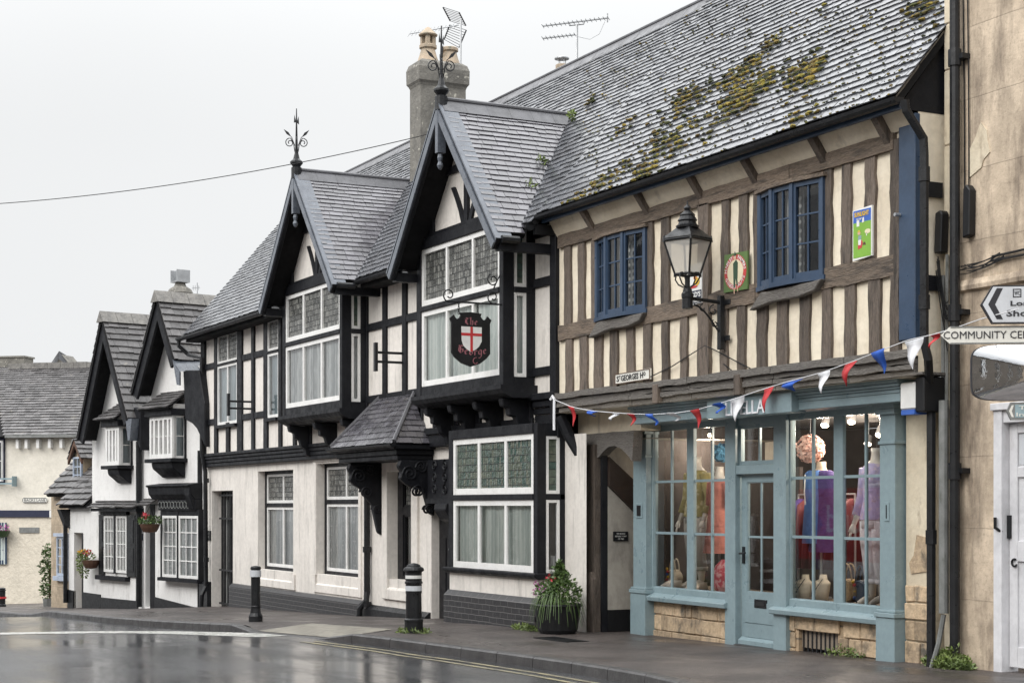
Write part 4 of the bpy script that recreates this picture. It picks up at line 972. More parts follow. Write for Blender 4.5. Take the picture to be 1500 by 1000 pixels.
# ---------------------------------------------------------------- shopfront, facing three degrees off the upper wall
SB='shopblue'
ru=MB(); ru.wall(-5.46,-3.29,-.25,.465,-.04,[],S); ru.build('stone_base',M['rubble'],house); ru=MB(); ru.wall(-2.08,-.12,-.25,.465,-.04,[(-1.83,-1.06,-.02,.30,.12)],S)
ru.build('stone_base',M['rubble'],house)
vg=MB()
for k in range(9): x=-1.79+.085*k; vg.box(x-.014,x+.014,-.10,-.08,-.02,.30,S)
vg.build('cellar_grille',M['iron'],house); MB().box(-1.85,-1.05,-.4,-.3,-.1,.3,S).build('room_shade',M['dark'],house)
def pil(a,b,z0,nm='pilaster'):
    m=MB(); m.box(a,b,-.1,.09,.58,2.78,S); m.box(a-.03,b+.03,-.1,.12,z0,.55,S); m.box(a-.045,b+.045,-.1,.135,.551,.60,S); m.box(a-.03,b+.03,-.1,.115,.601,.63,S)
    m.box(a-.03,b+.03,-.1,.125,2.66,2.72,S); m.box(a-.015,b+.015,-.1,.105,2.35,2.385,S); m.box(a-.05,b+.05,-.1,.15,2.721,2.785,S); m.box(a+.09,b-.09,.09,.1,1.55,1.75,S)
    o=m.build(nm,M[SB],house,bevel=.007); MB().box(a+.125,b-.125,.1,.106,1.58,1.72,S).build('inset',M['iron'],o)
pil(S.S(927.5,.09),S.S(946,.09),-.2); pil(-.13,.13,-.1)
fr=MB()
fr.box(-5.47,-5.21,-.08,-.0,.56,2.78,S); fr.box(-3.32,-3.08,-.1,.04,-.05,2.78,S); fr.box(-2.24,-1.98,-.1,.04,-.0,2.78,S); fr.box(-.14,-.1,-.08,0,.56,2.78,S)
for a,b in ((-5.209,-3.321),(-1.979,-.141)): fr.box(a,b,-.08,-.003,2.7,2.78,S); fr.box(a,b,-.08,-.003,.56,.645,S)
fr.box(-3.079,-2.241,-.1,.0,2.68,2.78,S); fr.box(-3.079,-2.241,-.1,.03,2.09,2.2,S)
fr.build('shop_frame',M[SB],house,bevel=.006)
# the fascia stands forward, close under the bressummer
FF=Face((A.S(929,-.12),-.12),(A.S(1318,-.05),-.05)); fz0=FF.Z(1314,588); fz1=FF.Z(1314,555)
fs=MB(); fl_=FF.L; fs.box(0,fl_,-.62,0,fz0,fz1-.10,FF); fs.box(-.015,fl_+.015,-.62,.02,fz1-.099,fz1-.075,FF); fs.box(-.03,fl_+.03,-.62,.045,fz1-.074,fz1-.04,FF); fs.box(-.045,fl_+.045,-.62,.075,fz1-.039,fz1,FF); fs.box(0,fl_,.0,.012,fz1-.14,fz1-.122,FF)
fs.build('shop_fascia',M[SB],house,bevel=.005)
na,nb_=FF.S(1035,.1),FF.S(1159,.1); nb=MB(); nb.box(na,nb_,-.1,.1,FF.Z(1097,608.5,.1),FF.Z(1097,580,.1),FF); nbo=nb.build('name_board',M[SB],house,bevel=.005)
text(nbo,'LIVELLA',FF,FF.S(1064,.1),FF.S(1121,.1),FF.Z(1095,606.5,.1),FF.Z(1095,586.5,.1),.101,'fwhite',.015)
for a,b in ((-5.5,-3.26),(-2.26,-.1)):
    s_=MB(); extrude_u(s_,[(-.08,.46),(.09,.46),(.10,.52),(.0,.565),(-.08,.57)],a,b,S); s_.build('shop_sill',M[SB],house,bevel=.008)
for a,b in ((-5.21,-3.32),(-1.98,-.14)):
    f=window(house,S,a,b,.64,2.705,-.02,cols=2,rows=(.345,.675),fw=.012,bw=.032,mw=.17,mull=((-4.265+5.21)/1.89 if a<-4 else (-1.035+1.98)/1.84,),mat_=SB,glass_='shopglass',back=False,depth=.05,name='shop_window')
window(house,S,-3.078,-2.242,2.205,2.678,-.02,cols=2,fw=.04,bw=.03,mat_=SB,glass_='shopglass',back=False,name='fanlight')
# door
dz=.05; db=MB(); db.wall(-3.07,-2.25,dz,2.085,-.045,[(-2.95,-2.36,.68,2.0,.04)],S)
db.box(-2.99,-2.32,-.045,-.035,.14,.3,S); db.box(-2.99,-2.32,-.045,-.035,.315,.56,S); extrude_u(db,[(-.045,dz),(.01,dz),(.01,dz+.05),(-.045,dz+.09)],-3.06,-2.26,S)
door=db.build('shop_door',M[SB],house)
window(house,S,-2.95,-2.36,.68,2.0,-.05,cols=2,rows=(.5,),fw=.012,bw=.025,mat_=SB,glass_='shopglass',back=False,depth=.035,name='door_glass').parent=door
lb=MB(); lb.box(-2.76,-2.5,-.045,-.03,.5,.6,S); lb.build('letterbox',M['iron'],door); MB().box(-2.72,-2.54,-.03,-.026,.525,.575,S).build('letterbox_flap',M['dark'],door)
hb=MB(); hb.box(-3.035,-2.985,-.045,-.03,1.02,1.22,S); hb.tube([S.pt(-3.01,-.03,1.14)[:1]+(-S.pt(-3.01,-.03,1.14)[1],1.14),S.pt(-3.01,.02,1.14)[:1]+(-S.pt(-3.01,.02,1.14)[1],1.14),S.pt(-2.88,.02,1.15)[:1]+(-S.pt(-2.88,.02,1.15)[1],1.15)],.012,6); hb.build('door_handle',M['iron'],door)
MB().box(-3.08,-2.24,-.12,.06,-.12,dz-.004,S).build('door_step',M['kerb'],house)
# coursed stone blocks of the base and the bare foot of the pier
M['block']=mat('stone_block',(.44,.33,.215),.85,c2=(.33,.255,.18),sc=5,isl=.32,bump=.9,bsc=13,bdist=.02,grain=.2,stain=(.085,.075,.06),stsc=(3,3,2.2),stlo=.5,sthi=.68)
def blocks(name,s0,s1,z0,z1,d,hole=None):
    m=MB(); z=z1-.008
    while z>z0+.03:
        h=min(random.uniform(.17,.25),z-z0); x=s0+.006
        while x<s1-.03:
            w=random.choice((.16,.28,.36,.44))*random.uniform(.85,1.15); e=min(x+w,s1-.006)
            if s1-.006-e<.1: e=s1-.006
            a,b,c_,f=x,e-.012,z-h+.012,z
            if hole and b>hole[0] and a<hole[1] and c_<hole[3] and f>hole[2]:
                if a<hole[0]-.08: b=hole[0]-.005
                elif b>hole[1]+.08: a=hole[1]+.005
                elif f>hole[3]+.06: c_=hole[3]+.005
                else: x=e; continue
            j=lambda:random.uniform(-.008,.008)
            m.prism([(a+j(),c_+j()),(b+j(),c_+j()),(b+j(),f+j()),(a+j(),f+j())],d,d+.022+random.uniform(-.008,.01),S); x=e
        z-=h
    m.build(name,M['block'],house,bevel=.008)
blocks('stone_courses',-5.46,-3.29,-.1,.46,-.04); blocks('stone_courses',-2.08,-.16,-.05,.46,-.04,(-1.88,-1.01,-.1,.52)); MB().prism([(-1.875,.305),(-1.5,.30),(-1.48,.455),(-1.875,.455)],-.04,-.015,S).build('lintel',M['block'],house,bevel=.008); MB().prism([(-1.49,.30),(-1.015,.305),(-1.015,.455),(-1.47,.455)],-.04,-.012,S).build('lintel',M['block'],house,bevel=.008); blocks('stone_courses',.165,.595,.0,.9,-.03)
# shop room
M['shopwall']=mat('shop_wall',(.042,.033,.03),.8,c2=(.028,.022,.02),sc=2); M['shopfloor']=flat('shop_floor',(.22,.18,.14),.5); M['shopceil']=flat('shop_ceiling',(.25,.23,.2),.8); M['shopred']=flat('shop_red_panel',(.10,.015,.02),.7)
rm=MB()
rm.quad([S.pt(-5.6,-3.2,0),S.pt(0.1,-3.2,0),S.pt(0.1,-3.2,2.78),S.pt(-5.6,-3.2,2.78)]); rm.quad([S.pt(-5.55,-.1,0),S.pt(-5.55,-3.2,0),S.pt(-5.55,-3.2,2.78),S.pt(-5.55,-.1,2.78)]); rm.quad([S.pt(.1,-.1,0),S.pt(.1,-3.2,0),S.pt(.1,-3.2,2.78),S.pt(.1,-.1,2.78)])
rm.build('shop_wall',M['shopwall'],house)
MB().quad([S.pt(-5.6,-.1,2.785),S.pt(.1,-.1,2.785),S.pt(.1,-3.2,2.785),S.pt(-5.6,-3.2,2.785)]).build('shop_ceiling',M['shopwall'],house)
fl=MB(); fl.quad([S.pt(-5.6,-.1,.05),S.pt(.1,-.1,.05),S.pt(.1,-3.2,.05),S.pt(-5.6,-3.2,.05)]); fl.build('shop_floor',M['shopfloor'],house)
for a,b in ((-5.5,-3.3),(-2.0,.05)): MB().box(a,b,-.95,-.085,.1,.63,S).build('display_platform',M['shopfloor'],house)
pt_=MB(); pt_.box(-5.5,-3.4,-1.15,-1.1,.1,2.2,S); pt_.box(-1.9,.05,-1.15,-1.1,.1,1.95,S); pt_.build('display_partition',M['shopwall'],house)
# pier of peeling limewash between shop and neighbour
pr=MB(); pr.prism([(.16,-.1),(.60,-.1),(.60,2.95),(.16,2.95)],-.4,-.03,S); pr.build('shop_pier',M['limewash'],house)
pr=MB(); pr.prism([(.25,1.02),(.52,1.05),(.55,1.38),(.34,1.42),(.30,1.2),(.22,1.12)],-.03,-.018,S,.02); pr.build('bare_stone',M['block'],house)
# ================================================================ pipes at the corner
dp=MB(); ud=.06
ua_=A.S(1354,.1); ub_=A.S(1364,-.14); dp.tube([(ua_-.03,HW,HZ-.08),(ua_-.03,HW-.02,HZ-.18),(ua_-.01,.2,HZ-.32),(ua_,.11,HZ-.44),(ua_,.1,HZ-.6),(ua_,.1,3.3),(ua_+.01,.06,3.15),(ub_,-.12,2.9),(ub_,-.14,2.7),(ub_,-.14,.05)],.045,8)
for z in (4.95,3.7): dp.tube([(ua_,.1,z-.07),(ua_,.1,z+.07)],.058,8)
for z in (1.4,): dp.tube([(ub_,-.14,z-.07),(ub_,-.14,z+.07)],.058,8)
dp.build('downpipe',M['iron'],house)
# ================================================================ stone building to the right
RD=-.3
stone=thing('stone_building','tall weathered limestone building with a white panelled door at the right edge','building',(2.5,RD,.1))
sw=MB(); sw.wall(.205,9,-.5,11,RD,[(.90,2.4,-.5,2.62,.22)],A); sw.quad([(.205,-RD,-.5),(.205,-RD,11),(.205,7,11),(.205,7,-.5)]); sw.build('wall',M['ashlar'],stone)
st=MB(); extrude_u(st,[(RD-.02,3.92),(RD+.02,3.92),(RD+.05,3.86),(RD+.045,3.82),(RD,3.8),(RD-.02,3.8)],.43,9); st.build('string_course',M['ashlar'],stone)
sc_=MB(); blob=[(.55,4.92),(.72,4.98),(.84,5.12),(.8,5.34),(.72,5.42),(.66,5.3),(.57,5.2),(.54,5.05)]
sc_.prism(blob,RD-.01,RD+.012,A,.02,.08); sc_.build('stone_patch',M['limewash'],stone)
fr=MB(); fr.box(.90,1.01,RD-.2,RD+.02,.0,2.62); fr.box(1.011,2.4,RD-.2,RD+.0,2.5,2.62); fr.box(.88,2.5,RD-.02,RD+.045,2.621,2.69); fr.build('door_frame',M['doorwhite'],stone,bevel=.006)
dr=MB(); dz0=.17; dr.box(1.015,2.35,RD-.16,RD-.1,dz0,2.49)
for z0,z1 in ((dz0+.05,.86),(1.02,1.5),):
    pass
for a,b in ((1.015,1.12),(1.62,1.75)): dr.box(a,b,RD-.1,RD-.075,dz0,2.49)
for z0,z1 in ((dz0,dz0+.2),(1.18,1.38),(1.98,2.08),(2.4,2.49)): dr.box(1.121,1.619,RD-.1,RD-.077,z0,z1)
d_=dr.build('panelled_door',M['doorwhite'],stone,bevel=.006)
MB().box(1.13,1.61,RD-.098,RD-.094,2.1,2.39).build('door_pane',M['signgrey'],d_)
h=MB(); h.box(1.01,1.05,RD-.075,RD-.05,1.4,1.62); h.tube([(1.0,RD+.0,1.46),(.96,RD+.05,1.5),(.96,RD+.05,1.6)],.016,6); h.build('latch',M['iron'],d_)
MB().tube([(1.1+p[0],RD-.06,1.17+p[1]) for p in arc((0,0),.035,60,330,8)],.01,6).build('hook',M['iron'],d_)
MB().tube([(1.0,RD-.06,1.1),(2.4,RD-.06,1.1)],.001,4)
qn=MB(); 
z=-.3;k=0
while z<10.5:
    h_=random.uniform(.45,.8); qn.box(.2,.27+(.05 if k%2 else 0)+random.uniform(0,.02),RD-.1,RD+.012,z,z+h_-.012); z+=h_;k+=1
qn.build('corner_stones',M['limewash'],stone,bevel=.008)
# pipes and cables on the stone building
ur_=A.S(1398.5,RD+.1); dp=MB(); dp.tube([(ur_,RD+.1,11),(ur_,RD+.1,.15)],.05,10)
for z in (6.1,3.6,2.05): dp.tube([(ur_,RD+.1,z-.08),(ur_,RD+.1,z+.08)],.066,10); dp.box(ur_,ur_+.11,RD,RD+.1,z-.02,z+.03)
dp.build('downpipe',M['iron'],stone)
dp=MB(); uc_=A.S(1382.5,RD+.12); dp.tube([(uc_,RD+.12,2.75),(uc_,RD+.12,.65)],.05,10); dp.tube([(uc_+.01,RD+.13,.64),(uc_-.02,RD+.17,.35),(uc_-.09,RD+.2,.1)],.026,7); dp.build('conduit',M['pipe_grey'],stone)
dp=MB(); dp.tube([(.23,RD+.05,4.0),(.23,RD+.05,2.7)],.02,6); dp.tube([(.28,RD+.04,4.2),(.27,RD+.04,2.6)],.018,6); dp.build('service_pipe',M['pipe_grey'],stone)
dp=MB(); dp.tube([S.pt(.6,-.0,2.9)[:1]+(-S.pt(.6,0,2.9)[1],2.5),S.pt(.6,0,0)[:1]+(-S.pt(.6,0,0)[1],.1)],.016,6); dp.build('service_pipe',M['pipe_cream'],house)
cb=MB()
for x0,x1,z1 in ((.47,.50,4.35),(.54,.56,4.4)):
    cb.tube([(x0+(x1-x0)*t_+.01*math.sin(t_*9),RD+.02,11-(11-z1)*t_) for t_ in [i/14 for i in range(15)]],.007,5)
def sag(a,b,s,n=10): return [(a[0]+(b[0]-a[0])*i/n,a[1]+(b[1]-a[1])*i/n,a[2]+(b[2]-a[2])*i/n-s*4*(i/n)*(1-i/n)) for i in range(n+1)]
for k in range(9):
    a=(.3+random.uniform(0,.3),RD+.05,4.02+random.uniform(-.03,.08)); b=(.85+random.uniform(0,.3),RD+.03,4.08+random.uniform(-.02,.05)); cb.tube(sag(a,b,random.uniform(.01,.07)),.005,5)
    a=(.2+random.uniform(-.02,.06),RD+.1,4.1+random.uniform(-.1,.1)); b=(.32+random.uniform(0,.05),RD+.08,3.5+random.uniform(-.3,.3)); cb.tube(sag(a,b,random.uniform(.05,.2)),.006,5)
cb.tube(sag((.9,RD+.03,4.1),(4,RD+.03,4.35),.05),.012,6); cb.tube(sag((.9,RD+.03,4.06),(4,RD+.03,4.28),.06),.012,6)
cb.build('cable_run',M['iron'],stone)
tag(MB().build('x',M['iron']) if False else stone)
bx=MB(); bx.prism([(.545,4.32),(.64,4.34),(.65,4.78),(.6,4.84),(.555,4.8)],RD,RD+.09,A); tag(bx.build('junction_box',M['blackplastic'],None,bevel=.01,base=(.6,RD,4.32)),'black cable box screwed to the bare limestone, right of the tall black pipe','junction box')
bx=MB(); bx.prism([(.17,4.22),(.27,4.22),(.29,4.6),(.26,4.64),(.19,4.62)],RD+.02,RD+.12,A); tag(bx.build('junction_box',M['blackplastic'],None,bevel=.01,base=(.22,RD,4.22)),'black cable box tucked between the two tall black pipes','junction box')
# ================================================================ white house with two gables (turned eleven degrees)
wh=thing('white_house','whitewashed house with two steep stone-slated gables and small projecting windows','house',(W.uw(-3)[0],W.uw(-3)[1],-.8))
OD=.52
def WP(s,d,z): return W.pt(s,d,z)
g2a=W.hit(228,430,OD); g2l=W.hit(191,574,OD); g2r=W.hit(255,526,OD)
g1a=W.hit(148,460,OD); g1l=W.hit(112,641,OD); g1r=W.hit(186,612,OD)
WL=W.S(135); WLL=W.S(100.5)
h_dl=(W.S(108.5),W.S(121.6),-1.0,1.02,.45); h_dr=(W.S(213),W.S(227),-.75,1.75,.5)
wm_=MB(); wm_.wall(WLL,.03,-1.3,1.8,0,[h_dl,h_dr],W)
def gl(s,a,f): return a[1]+(f[1]-a[1])*(s-a[0])/(f[0]-a[0])-.12
# upper wall outline following both gables
sv=g1r[0]; 
up=[(WL,1.8),(.03,1.8),(.03,g2r[1]-.15),(g2r[0],gl(g2r[0],g2a,g2r)),(g2a[0],g2a[1]-.12),(g2l[0],gl(g2l[0],g2a,g2l)),(g2l[0],gl(g2l[0],g1a,g1r)),(g1a[0],g1a[1]-.12),(WL,gl(WL,g1a,g1l))]
wm_.prism(up,-.25,0,W); wm_.quad([WP(WLL,0,-1.3),WP(WLL,-5,-1.3),WP(WLL,-5,1.8),WP(WLL,0,1.8)]); wm_.quad([WP(WL,0,1.8),WP(WL,-5,1.8),WP(WL,-5,4),WP(WL,0,4)])
wm_.build('wall',M['white_render'],wh)
def wgable(a,f,back,nm):
    pass
def wslope(rt,dk,a,f,blen):
    dx,dz=a[0]-f[0],a[1]-f[1]; L=math.hypot(dx,dz)
    t=W.t; ey=Vector((t[0]*dx,-t[1]*dx,dz)).normalized(); ex=Vector((-W.n[0],W.n[1],0))
    slates(rt,W.pt(f[0],OD,f[1]),ex,ey,L-.03,lambda v:(0,blen),.2,.36,.025,.012)
    slab(dk,[W.pt(f[0],OD,f[1]-.03),W.pt(f[0],OD-blen,f[1]-.03),W.pt(a[0],OD-blen,a[1]-.03),W.pt(a[0],OD,a[1]-.03)],.07)
for a,l,r,bl in ((g2a,g2l,g2r,4.6),(g1a,g1l,g1r,4.2)):
    rt=MB();dk=MB()
    wslope(rt,dk,a,l,bl); wslope(rt,dk,a,r,bl)
    ro=rt.build('gable_roof',M['stoneslate'],wh); dk.build('roof_boarding',M['deck'],ro)
    rg=MB(); k=0; d=OD+.04
    while d>OD-bl:
        e=d-.42; rg.add([W.pt(a[0]-.2,d,a[1]-.2),W.pt(a[0],d,a[1]+.08),W.pt(a[0]+.2,d,a[1]-.2),W.pt(a[0]-.2,e+.01,a[1]-.2),W.pt(a[0],e+.01,a[1]+.08),W.pt(a[0]+.2,e+.01,a[1]-.2)],[(0,3,4,1),(1,4,5,2),(0,1,2),(5,4,3)]); d=e
    rg.build('ridge_stones',M['ridge_stone'],ro)
    for f in (l,r):
        sg=1 if f is r else -1
        dx,dz=a[0]-f[0],a[1]-f[1]; LL=math.hypot(dx,dz); nx,nz=dz/LL,-dx/LL
        if nz>0: nx,nz=-nx,-nz
        wd=.30
        poly(wh,'bargeboard',W,[(f[0],f[1]-.03),(a[0],a[1]-.03),(a[0],a[1]-.03-wd*LL/abs(dx)),(f[0]+nx*wd,f[1]-.03+nz*wd)],OD-.1,OD-.04,'black')
# big corner bracket towards the inn and lead valley
s0=g2r[0]; b=MB()
b.prism([W.hit(x,y,.4) for x,y in [(268,542),(291,542),(299,590),(300,655),(295,643),(288,628),(281,620),(271,614)]],.02,.4,W); b.build('corbel',M['black'],wh,bevel=.02)
b=MB(); b.quad([W.pt(s0-.05,OD+.02,g2r[1]),W.pt(s0+.32,OD+.02,g2r[1]-.3),W.pt(s0+.38,-.6,g2r[1]-.25),W.pt(s0-.0,-.6,g2r[1]+.05)]); b.prism([(s0-.04,g2r[1]-.02),(s0+.3,g2r[1]-.32),(s0+.3,g2r[1]-.62),(s0+.16,g2r[1]-.6)],OD-.02,OD+.015,W); b.build('lead_valley',M['lead'],wh)
b=MB(); sx=g1r[0]; b.prism([(sx-.12,g1r[1]-.02),(sx+.22,g1r[1]-.02),(sx+.1,g1r[1]-.55),(sx,g1r[1]-.55)],OD-.3,OD-.02,W); b.build('lead_hopper',M['lead'],wh)
b=MB(); sp=W.S(203.5,.1); b.tube([(W.uw(sp,.1)[0],W.uw(sp,.1)[1],3.3),(W.uw(sp,.1)[0],W.uw(sp,.1)[1],-.75)],.075,8); b.build('downpipe',M['iron'],wh)
b=MB(); b.prism([W.hit(x,y,.3) for x,y in [(184,608),(196,596),(205,600),(205.5,660),(201,648),(194,637),(184,631)]],.02,.3,W); b.build('corbel',M['black'],wh,bevel=.02)
b=MB(); q=W.uw(-.06,.05); b.tube([(q[0],q[1],3.0),(q[0],q[1],-.7)],.05,8); b.build('downpipe',M['iron'],wh)
# projecting upper windows
def oriel(p0,p1,p2,y0,y1,yr0,yr1,ysill,ybr,nl):
    d=.36; s0=W.S(p0,d); s1=W.S(p1,d); z0=W.Z(p1,y1,d); z1=W.Z(p1,y0,d)
    fr=MB(); fr.box(s0,s0+.06,.0,d-.002,z0,z1,W); fr.box(s1-.07,s1,.02,d-.06,z0,z1-.0,W) if False else None
    fr.build('oriel_side',M['white'],wh)
    F=Face(W.uw(s0,d),W.uw(s1,d)); G=Face(W.uw(s1,d-.001),W.uw(s1,.0))
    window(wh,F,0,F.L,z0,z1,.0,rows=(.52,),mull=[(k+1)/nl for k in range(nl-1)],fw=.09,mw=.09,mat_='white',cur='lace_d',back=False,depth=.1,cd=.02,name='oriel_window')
    window(wh,G,0.06,G.L,z0,z1,.0,rows=(.52,),fw=.05,mat_='white',cur='blind',back=False,depth=.04,cd=.02,name='oriel_window')
    b=MB(); b.box(s0-.12,s1+.10,.0,d+.08,z1,z1+.16,W); b.box(s1+.0,s1+.04,0,.06,z0,z1,W); b.build('oriel_head',M['black'],wh,bevel=.015)
    b=MB(); b.box(s0-.12,s1+.09,.0,d+.08,z0-.09,z0,W); b.build('oriel_sill',M['black'],wh,bevel=.01)
    zb=z0-.09; b=MB(); extrude_u(b,[(0,zb),(d,zb),(d-.03,zb-.14),(d-.16,zb-.24),(.08,zb-.34),(0,zb-.36)],s0+.08,s1-.02,W); b.build('oriel_bracket',M['black'],wh,bevel=.02)
    zt=z1+.17; rt=MB(); ey=Vector((-W.n[0]*(d+.22),W.n[1]*(d+.22),.42)).normalized(); Lr=math.hypot(d+.22,.42)
    slates(rt,W.pt(s0-.25,d+.2,zt),(W.t[0],-W.t[1],0),ey,Lr,lambda v:(0.0+.2*v/Lr,s1-s0+.42-.1*v/Lr),.13,.3,.025,.012)
    o=rt.build('oriel_roof',M['stoneslate'],wh); dk=MB(); slab(dk,[W.pt(s0-.22,d+.2,zt),W.pt(s1+.15,d+.2,zt),W.pt(s1+.1,0,zt+.41),W.pt(s0-.1,0,zt+.41)],.04); dk.build('roof_boarding',M['deck'],o)
    b=MB(); b.box(s0-.05,s1+.05,.0,d,z1+.161,zt+.1,W); b.build('oriel_cheek',M['white'],wh)
oriel(154.6,174,184.7,624,681,0,0,0,0,4); oriel(219,252,262,608,670.6,0,0,0,0,5)
# pent of stone tiles between the storeys
sa,sb=W.S(134,.2),W.S(200,.2); z=W.Z(167,744,.2); rt=MB(); slates(rt,W.pt(sa,.28,z),(W.t[0],-W.t[1],0),Vector((-W.n[0]*.28,W.n[1]*.28,.18)).normalized(),.34,lambda v:(0,sb-sa),.12,.4,.03,.02); o=rt.build('pent_roof',M['stoneslate'],wh)
dk=MB(); dk.prism([(sa,z-.08),(sb,z-.08),(sb,z),(sa,z)],0,.22,W); dk.build('pent_board',M['black'],o)
sa,sb=W.S(204.5,.2),W.S(222,.2); rt=MB(); slates(rt,W.pt(sa,.28,z+.05),(W.t[0],-W.t[1],0),Vector((-W.n[0]*.28,W.n[1]*.28,.18)).normalized(),.34,lambda v:(0,sb-sa),.12,.4,.03,.02); rt.build('pent_roof',M['stoneslate'],wh)
# ground floor left window with shutters
s0,s1=W.S(152.5,.04),W.S(185.7,.04); z0,z1=W.Z(168,838,.04),W.Z(168,755,.04)
sm=(s0+s1)/2
for a,b_ in ((s0,sm-.05),(sm+.05,s1)): window(wh,W,a,b_,z0,z1,.05,cols=3 if a==s0 else 3,rows=(.25,.5,.75),fw=.06,bw=.025,cur='lace',back=False,cd=.02,depth=.045,name='sash_window')
fr=MB(); fr.box(sm-.049,sm+.049,.0,.07,z0-.02,z1+.02,W); fr.box(s0-.08,s1+.08,0,.1,z1+.021,z1+.1,W); fr.build('window_frame',M['black'],wh)
for a,b_ in ((W.S(145,.04),s0-.01),(s1+.01,W.S(198,.04))):
    m=MB(); m.box(a,b_,.0,.05,z0-.08,z1+.02,W); m.box(a+.08,b_-.08,.05,.062,z0+.05,(z0+z1)/2-.08,W); m.box(a+.08,b_-.08,.05,.062,(z0+z1)/2+.05,z1-.1,W); m.build('shutter',M['iron'],wh)
MB().box(s0-.35,s1+.12,0,.14,z0-.20,z0-.09,W).build('window_sill',M['black'],wh,bevel=.01)
# ground floor right window under its dark entablature
d=.16; s0,s1=W.S(237,d),W.S(290,d); z0,z1=W.Z(265,843,d),W.Z(265,755,d)
fr=MB(); fr.box(s0-.08,s0,.0,d,z0-.1,z1+.15,W); fr.box(s1,s1+.05,0,d,z0-.1,z1+.15,W); fr.box(s0-.12,s1+.08,0,d+.06,z0-.14,z0-.06,W); sm=s0+(s1-s0)*.45
fr.box(sm-.04,sm+.04,.0,d+.01,z0-.06,z1+.1,W); fr.box(s0,s1,0,d-.001,z1+.001,z1+.15,W); fr.build('window_frame',M['black'],wh)
window(wh,W,s0+.02,sm-.041,z0-.05,z1,d,cols=3,rows=(.25,.5,.75),fw=.06,bw=.025,cur='lace',back=False,cd=.02,depth=.045,name='sash_window'); window(wh,W,sm+.041,s1-.002,z0-.05,z1,d,cols=3,rows=(.25,.5,.75),fw=.06,bw=.025,cur='lace',back=False,cd=.02,depth=.045,name='sash_window')
zf0,zf1=W.Z(250,746,d),W.Z(250,708,.4)
en=MB(); sL,sR=W.S(212,.4),W.S(283,.4)
en.box(sL+.3,.0,.0,d+.04,zf0-.02,zf0+.24,W); extrude_u(en,[(0,zf0+.24),(d+.05,zf0+.24),(d+.1,zf0+.31),(.30,zf0+.36),(.33,zf0+.53),(.38,zf0+.54),(.38,zf0+.58),(0,zf0+.63)],sL,.0,W); eo=en.build('entablature',M['black'],wh,bevel=.01)
cv_=MB()
for k in range(10):
    x=sL+.42+k*.16; cv_.tube([(W.uw(x+p[0],d+.05)[0],W.uw(x+p[0],d+.05)[1],zf0+.11+p[1]) for p in arc((0,0),.08,0,360,8)],.010,4)
cv_.build('fretwork',M['pipe_grey'],eo)
b=MB(); extrude_u(b,[(0,zf0+.0),(d+.06,zf0+.0),(.33,zf0+.33),(.33,zf0+.53),(0,zf0+.53)],-.28,-.02,W); b.build('corbel',M['black'],wh,bevel=.02)
# doors, plinth
for h in (h_dl,h_dr):
    m=MB(); m.box(h[0]+.02,h[1]-.005,-.44,-.38,h[2],h[3],W); m.box(h[0]+.4,h[0]+.46,-.38,-.36,h[2],h[3],W); m.build('door',M['recess'],wh)
m=MB(); m.box(W.S(120.5),h_dl[1]+.02,-.3,.015,-1.0,1.0,W); m.build('door_post',M['recess'],wh)
m=MB(); m.box(W.S(220,.01),h_dr[1]+.01,-.45,.015,-.8,1.75,W); m.build('door_post',M['recess'],wh)
for a,b_,t0,t1 in ((WLL-.02,h_dl[0]-.0,-.50,-.52),(h_dl[1]+.02,W.S(148),-.53,-.55),(W.S(148.3),W.S(203),-.62,-.62),(W.S(227.6),.0,-.48,-.66)):
    MB().prism([(a,-1.3),(b_,-1.3),(b_,t1),(a,t0)],-.05,.03,W).build('plinth',M['iron'],wh)
# lower wing roof
zr0=W.Z(110,740,.2); rt=MB(); ey=Vector((-W.n[0],W.n[1],1.0)).normalized(); slates(rt,W.pt(WLL-.25,.22,zr0),(W.t[0],-W.t[1],0),ey,2.0,lambda v:(0,WL-WLL+.24),.19,.36,.03,.015); o=rt.build('wing_roof',M['stoneslate'],wh)
dk=MB(); slab(dk,[W.pt(WLL-.2,.2,zr0-.03),W.pt(WL-.02,.2,zr0-.03),W.pt(WL-.02,-1.2,zr0+1.37),W.pt(WLL-.2,-1.2,zr0+1.37)],.06); dk.build('roof_boarding',M['deck'],o)
b=MB(); q=W.uw(WLL-.02,.08); b.tube([(q[0],q[1],zr0-.1),(q[0],q[1],-.85)],.06,8); extrude_u(b,[(0,zr0-.1),(.28,zr0-.1),(.1,zr0-.55),(0,zr0-.6)],WLL-.12,WLL+.1,W); b.build('downpipe',M['iron'],wh)
# chimney behind with its metal cowl
cd=-3.2; cs=W.S(264,cd); cz=W.Z(264,432,cd); c_=W.uw(cs,cd)
m=MB(); m.lathe(c_,[(.32,cz-.6),(.32,cz),(.36,cz+.05),(.30,cz+.16),(.17,cz+.24),(.13,cz+.34)],10); cm=m.build('chimney',M['chimney'],wh)
m=MB(); z=cz+.34
m.box(cs-.2,cs+.2,cd-.2,cd+.2,z,z+.03,W)
for a in (-.2,.17):
    m.box(cs+a,cs+a+.03,cd-.2,cd+.2,z+.031,z+.34,W)
m.box(cs-.03,cs+.03,cd-.21,cd-.18,z+.031,z+.34,W); m.box(cs-.24,cs-.2,cd-.02,cd+.02,z+.03,z+.36,W); m.build('chimney_cowl',M['galv'],cm)
